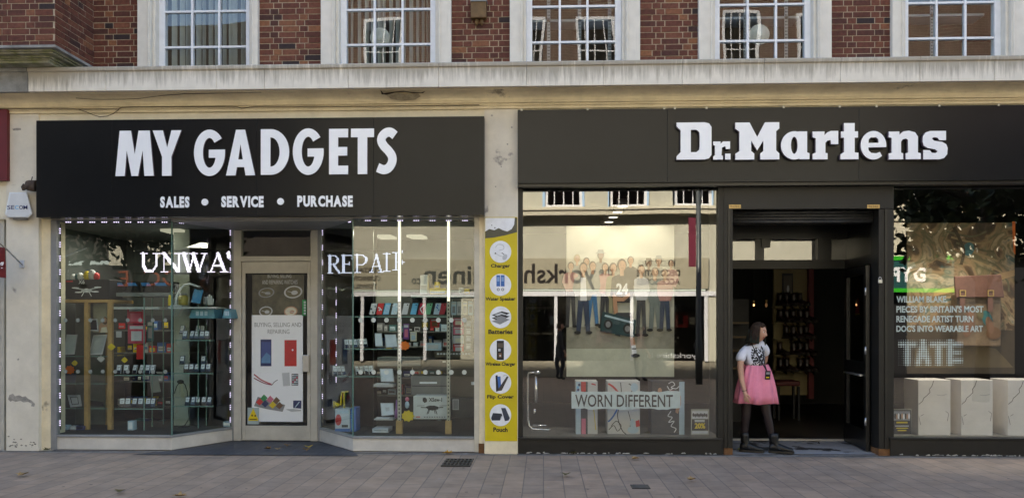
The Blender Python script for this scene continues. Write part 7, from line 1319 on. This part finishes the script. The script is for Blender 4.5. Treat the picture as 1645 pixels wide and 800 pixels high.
# trees across the way
LEAF = mat('tree_leaf', (.055, .075, .020), .6, .5, 3, c2=(.020, .032, .010)); BARK = mat('tree_bark', (.10, .08, .06), .9, .4, 8, .6)
def tree(x, y, zc, rx, rz_, n, lb):
    t = thing('tree', lb, 'tree', (x, y, 0)); m = MB(); m.tube([(x, y, 0), (x + .05, y, 1.2), (x - .02, y + .05, 2.4), (x + .1, y, zc)], [.17, .14, .12, .07], BARK, 10)
    tips = []
    for k in range(26):
        a = random.uniform(0, 6.28); h = random.uniform(-.75, .85); rr = rx * math.sqrt(max(.05, 1 - h * h)) * random.uniform(.55, 1.0); tp = Vector((x + rr * math.cos(a), y + rr * math.sin(a), zc + h * rz_)); st = Vector((x, y, min(zc, 2.0 + random.random() * (zc - 1.6)))); md = st.lerp(tp, .5) + Vector((0, 0, .25)); m.tube([st, md, tp], [.05, .03, .012], BARK, 6); tips += [tp, md.lerp(tp, .5)]
    m.build('trunk', t); c = MB()
    for _ in range(n):
        b_ = random.choice(tips); p = b_ + Vector([random.gauss(0, .36 * rx / 2.4) for _ in range(3)]); s_ = random.uniform(.08, .16); u = Vector([random.gauss(0, 1) for _ in range(3)]).normalized(); v = u.orthogonal().normalized(); w2 = u.cross(v)
        v2 = v * math.cos(_) + w2 * math.sin(_); w3 = u.cross(v2); c.poly([p - v2 * s_, p - w3 * s_ * .55, p + v2 * s_, p + w3 * s_ * .55], LEAF)
    c.build('crown', t)
tree(vx(1575, 7.5), -7.5, 4.5, 2.0, 1.7, 5200, 'leafy street tree mirrored dark in the far window'); tree(vx(205, 8.0), -8.0, 4.7, 2.3, 1.5, 4200, 'leafy street tree mirrored behind the wood framed cabinet')
pedestrian(vx(899, 14.3), -14.3, R(100), 'pedestrian in black walking across the street mirrored beside the group poster', mat('black_jacket', (.02, .02, .024), .7), mat('dark_jeans', (.03, .035, .05), .8), HAIRM)
pedestrian(vx(1030, 13.8), -13.8, R(80), 'pedestrian in a maroon top across the street mirrored in front of the group poster', mat('maroon_top', (.17, .03, .045), .7), mat('dark_jeans', (.03, .035, .05), .8), HAIRM, .96)
# set the last prototypes: every remaining prototype stands in use

m = MB(); GM = mat('trodden_gum', (.30, .29, .27), .8, .3, 40)
for _ in range(70):
    px, py = random.uniform(-50, 1700), random.uniform(738, 815); c = gpt(px, py, .0055); r = random.uniform(.006, .017); m.poly([c + Vector((r * random.uniform(.8, 1.2) * math.cos(a_), r * random.uniform(.8, 1.2) * math.sin(a_), 0)) for a_ in [6.283 * k / 9 for k in range(9)]], GM if random.random() < .6 else GRT)
tag(m.build('gum_spots'), kind='stuff')
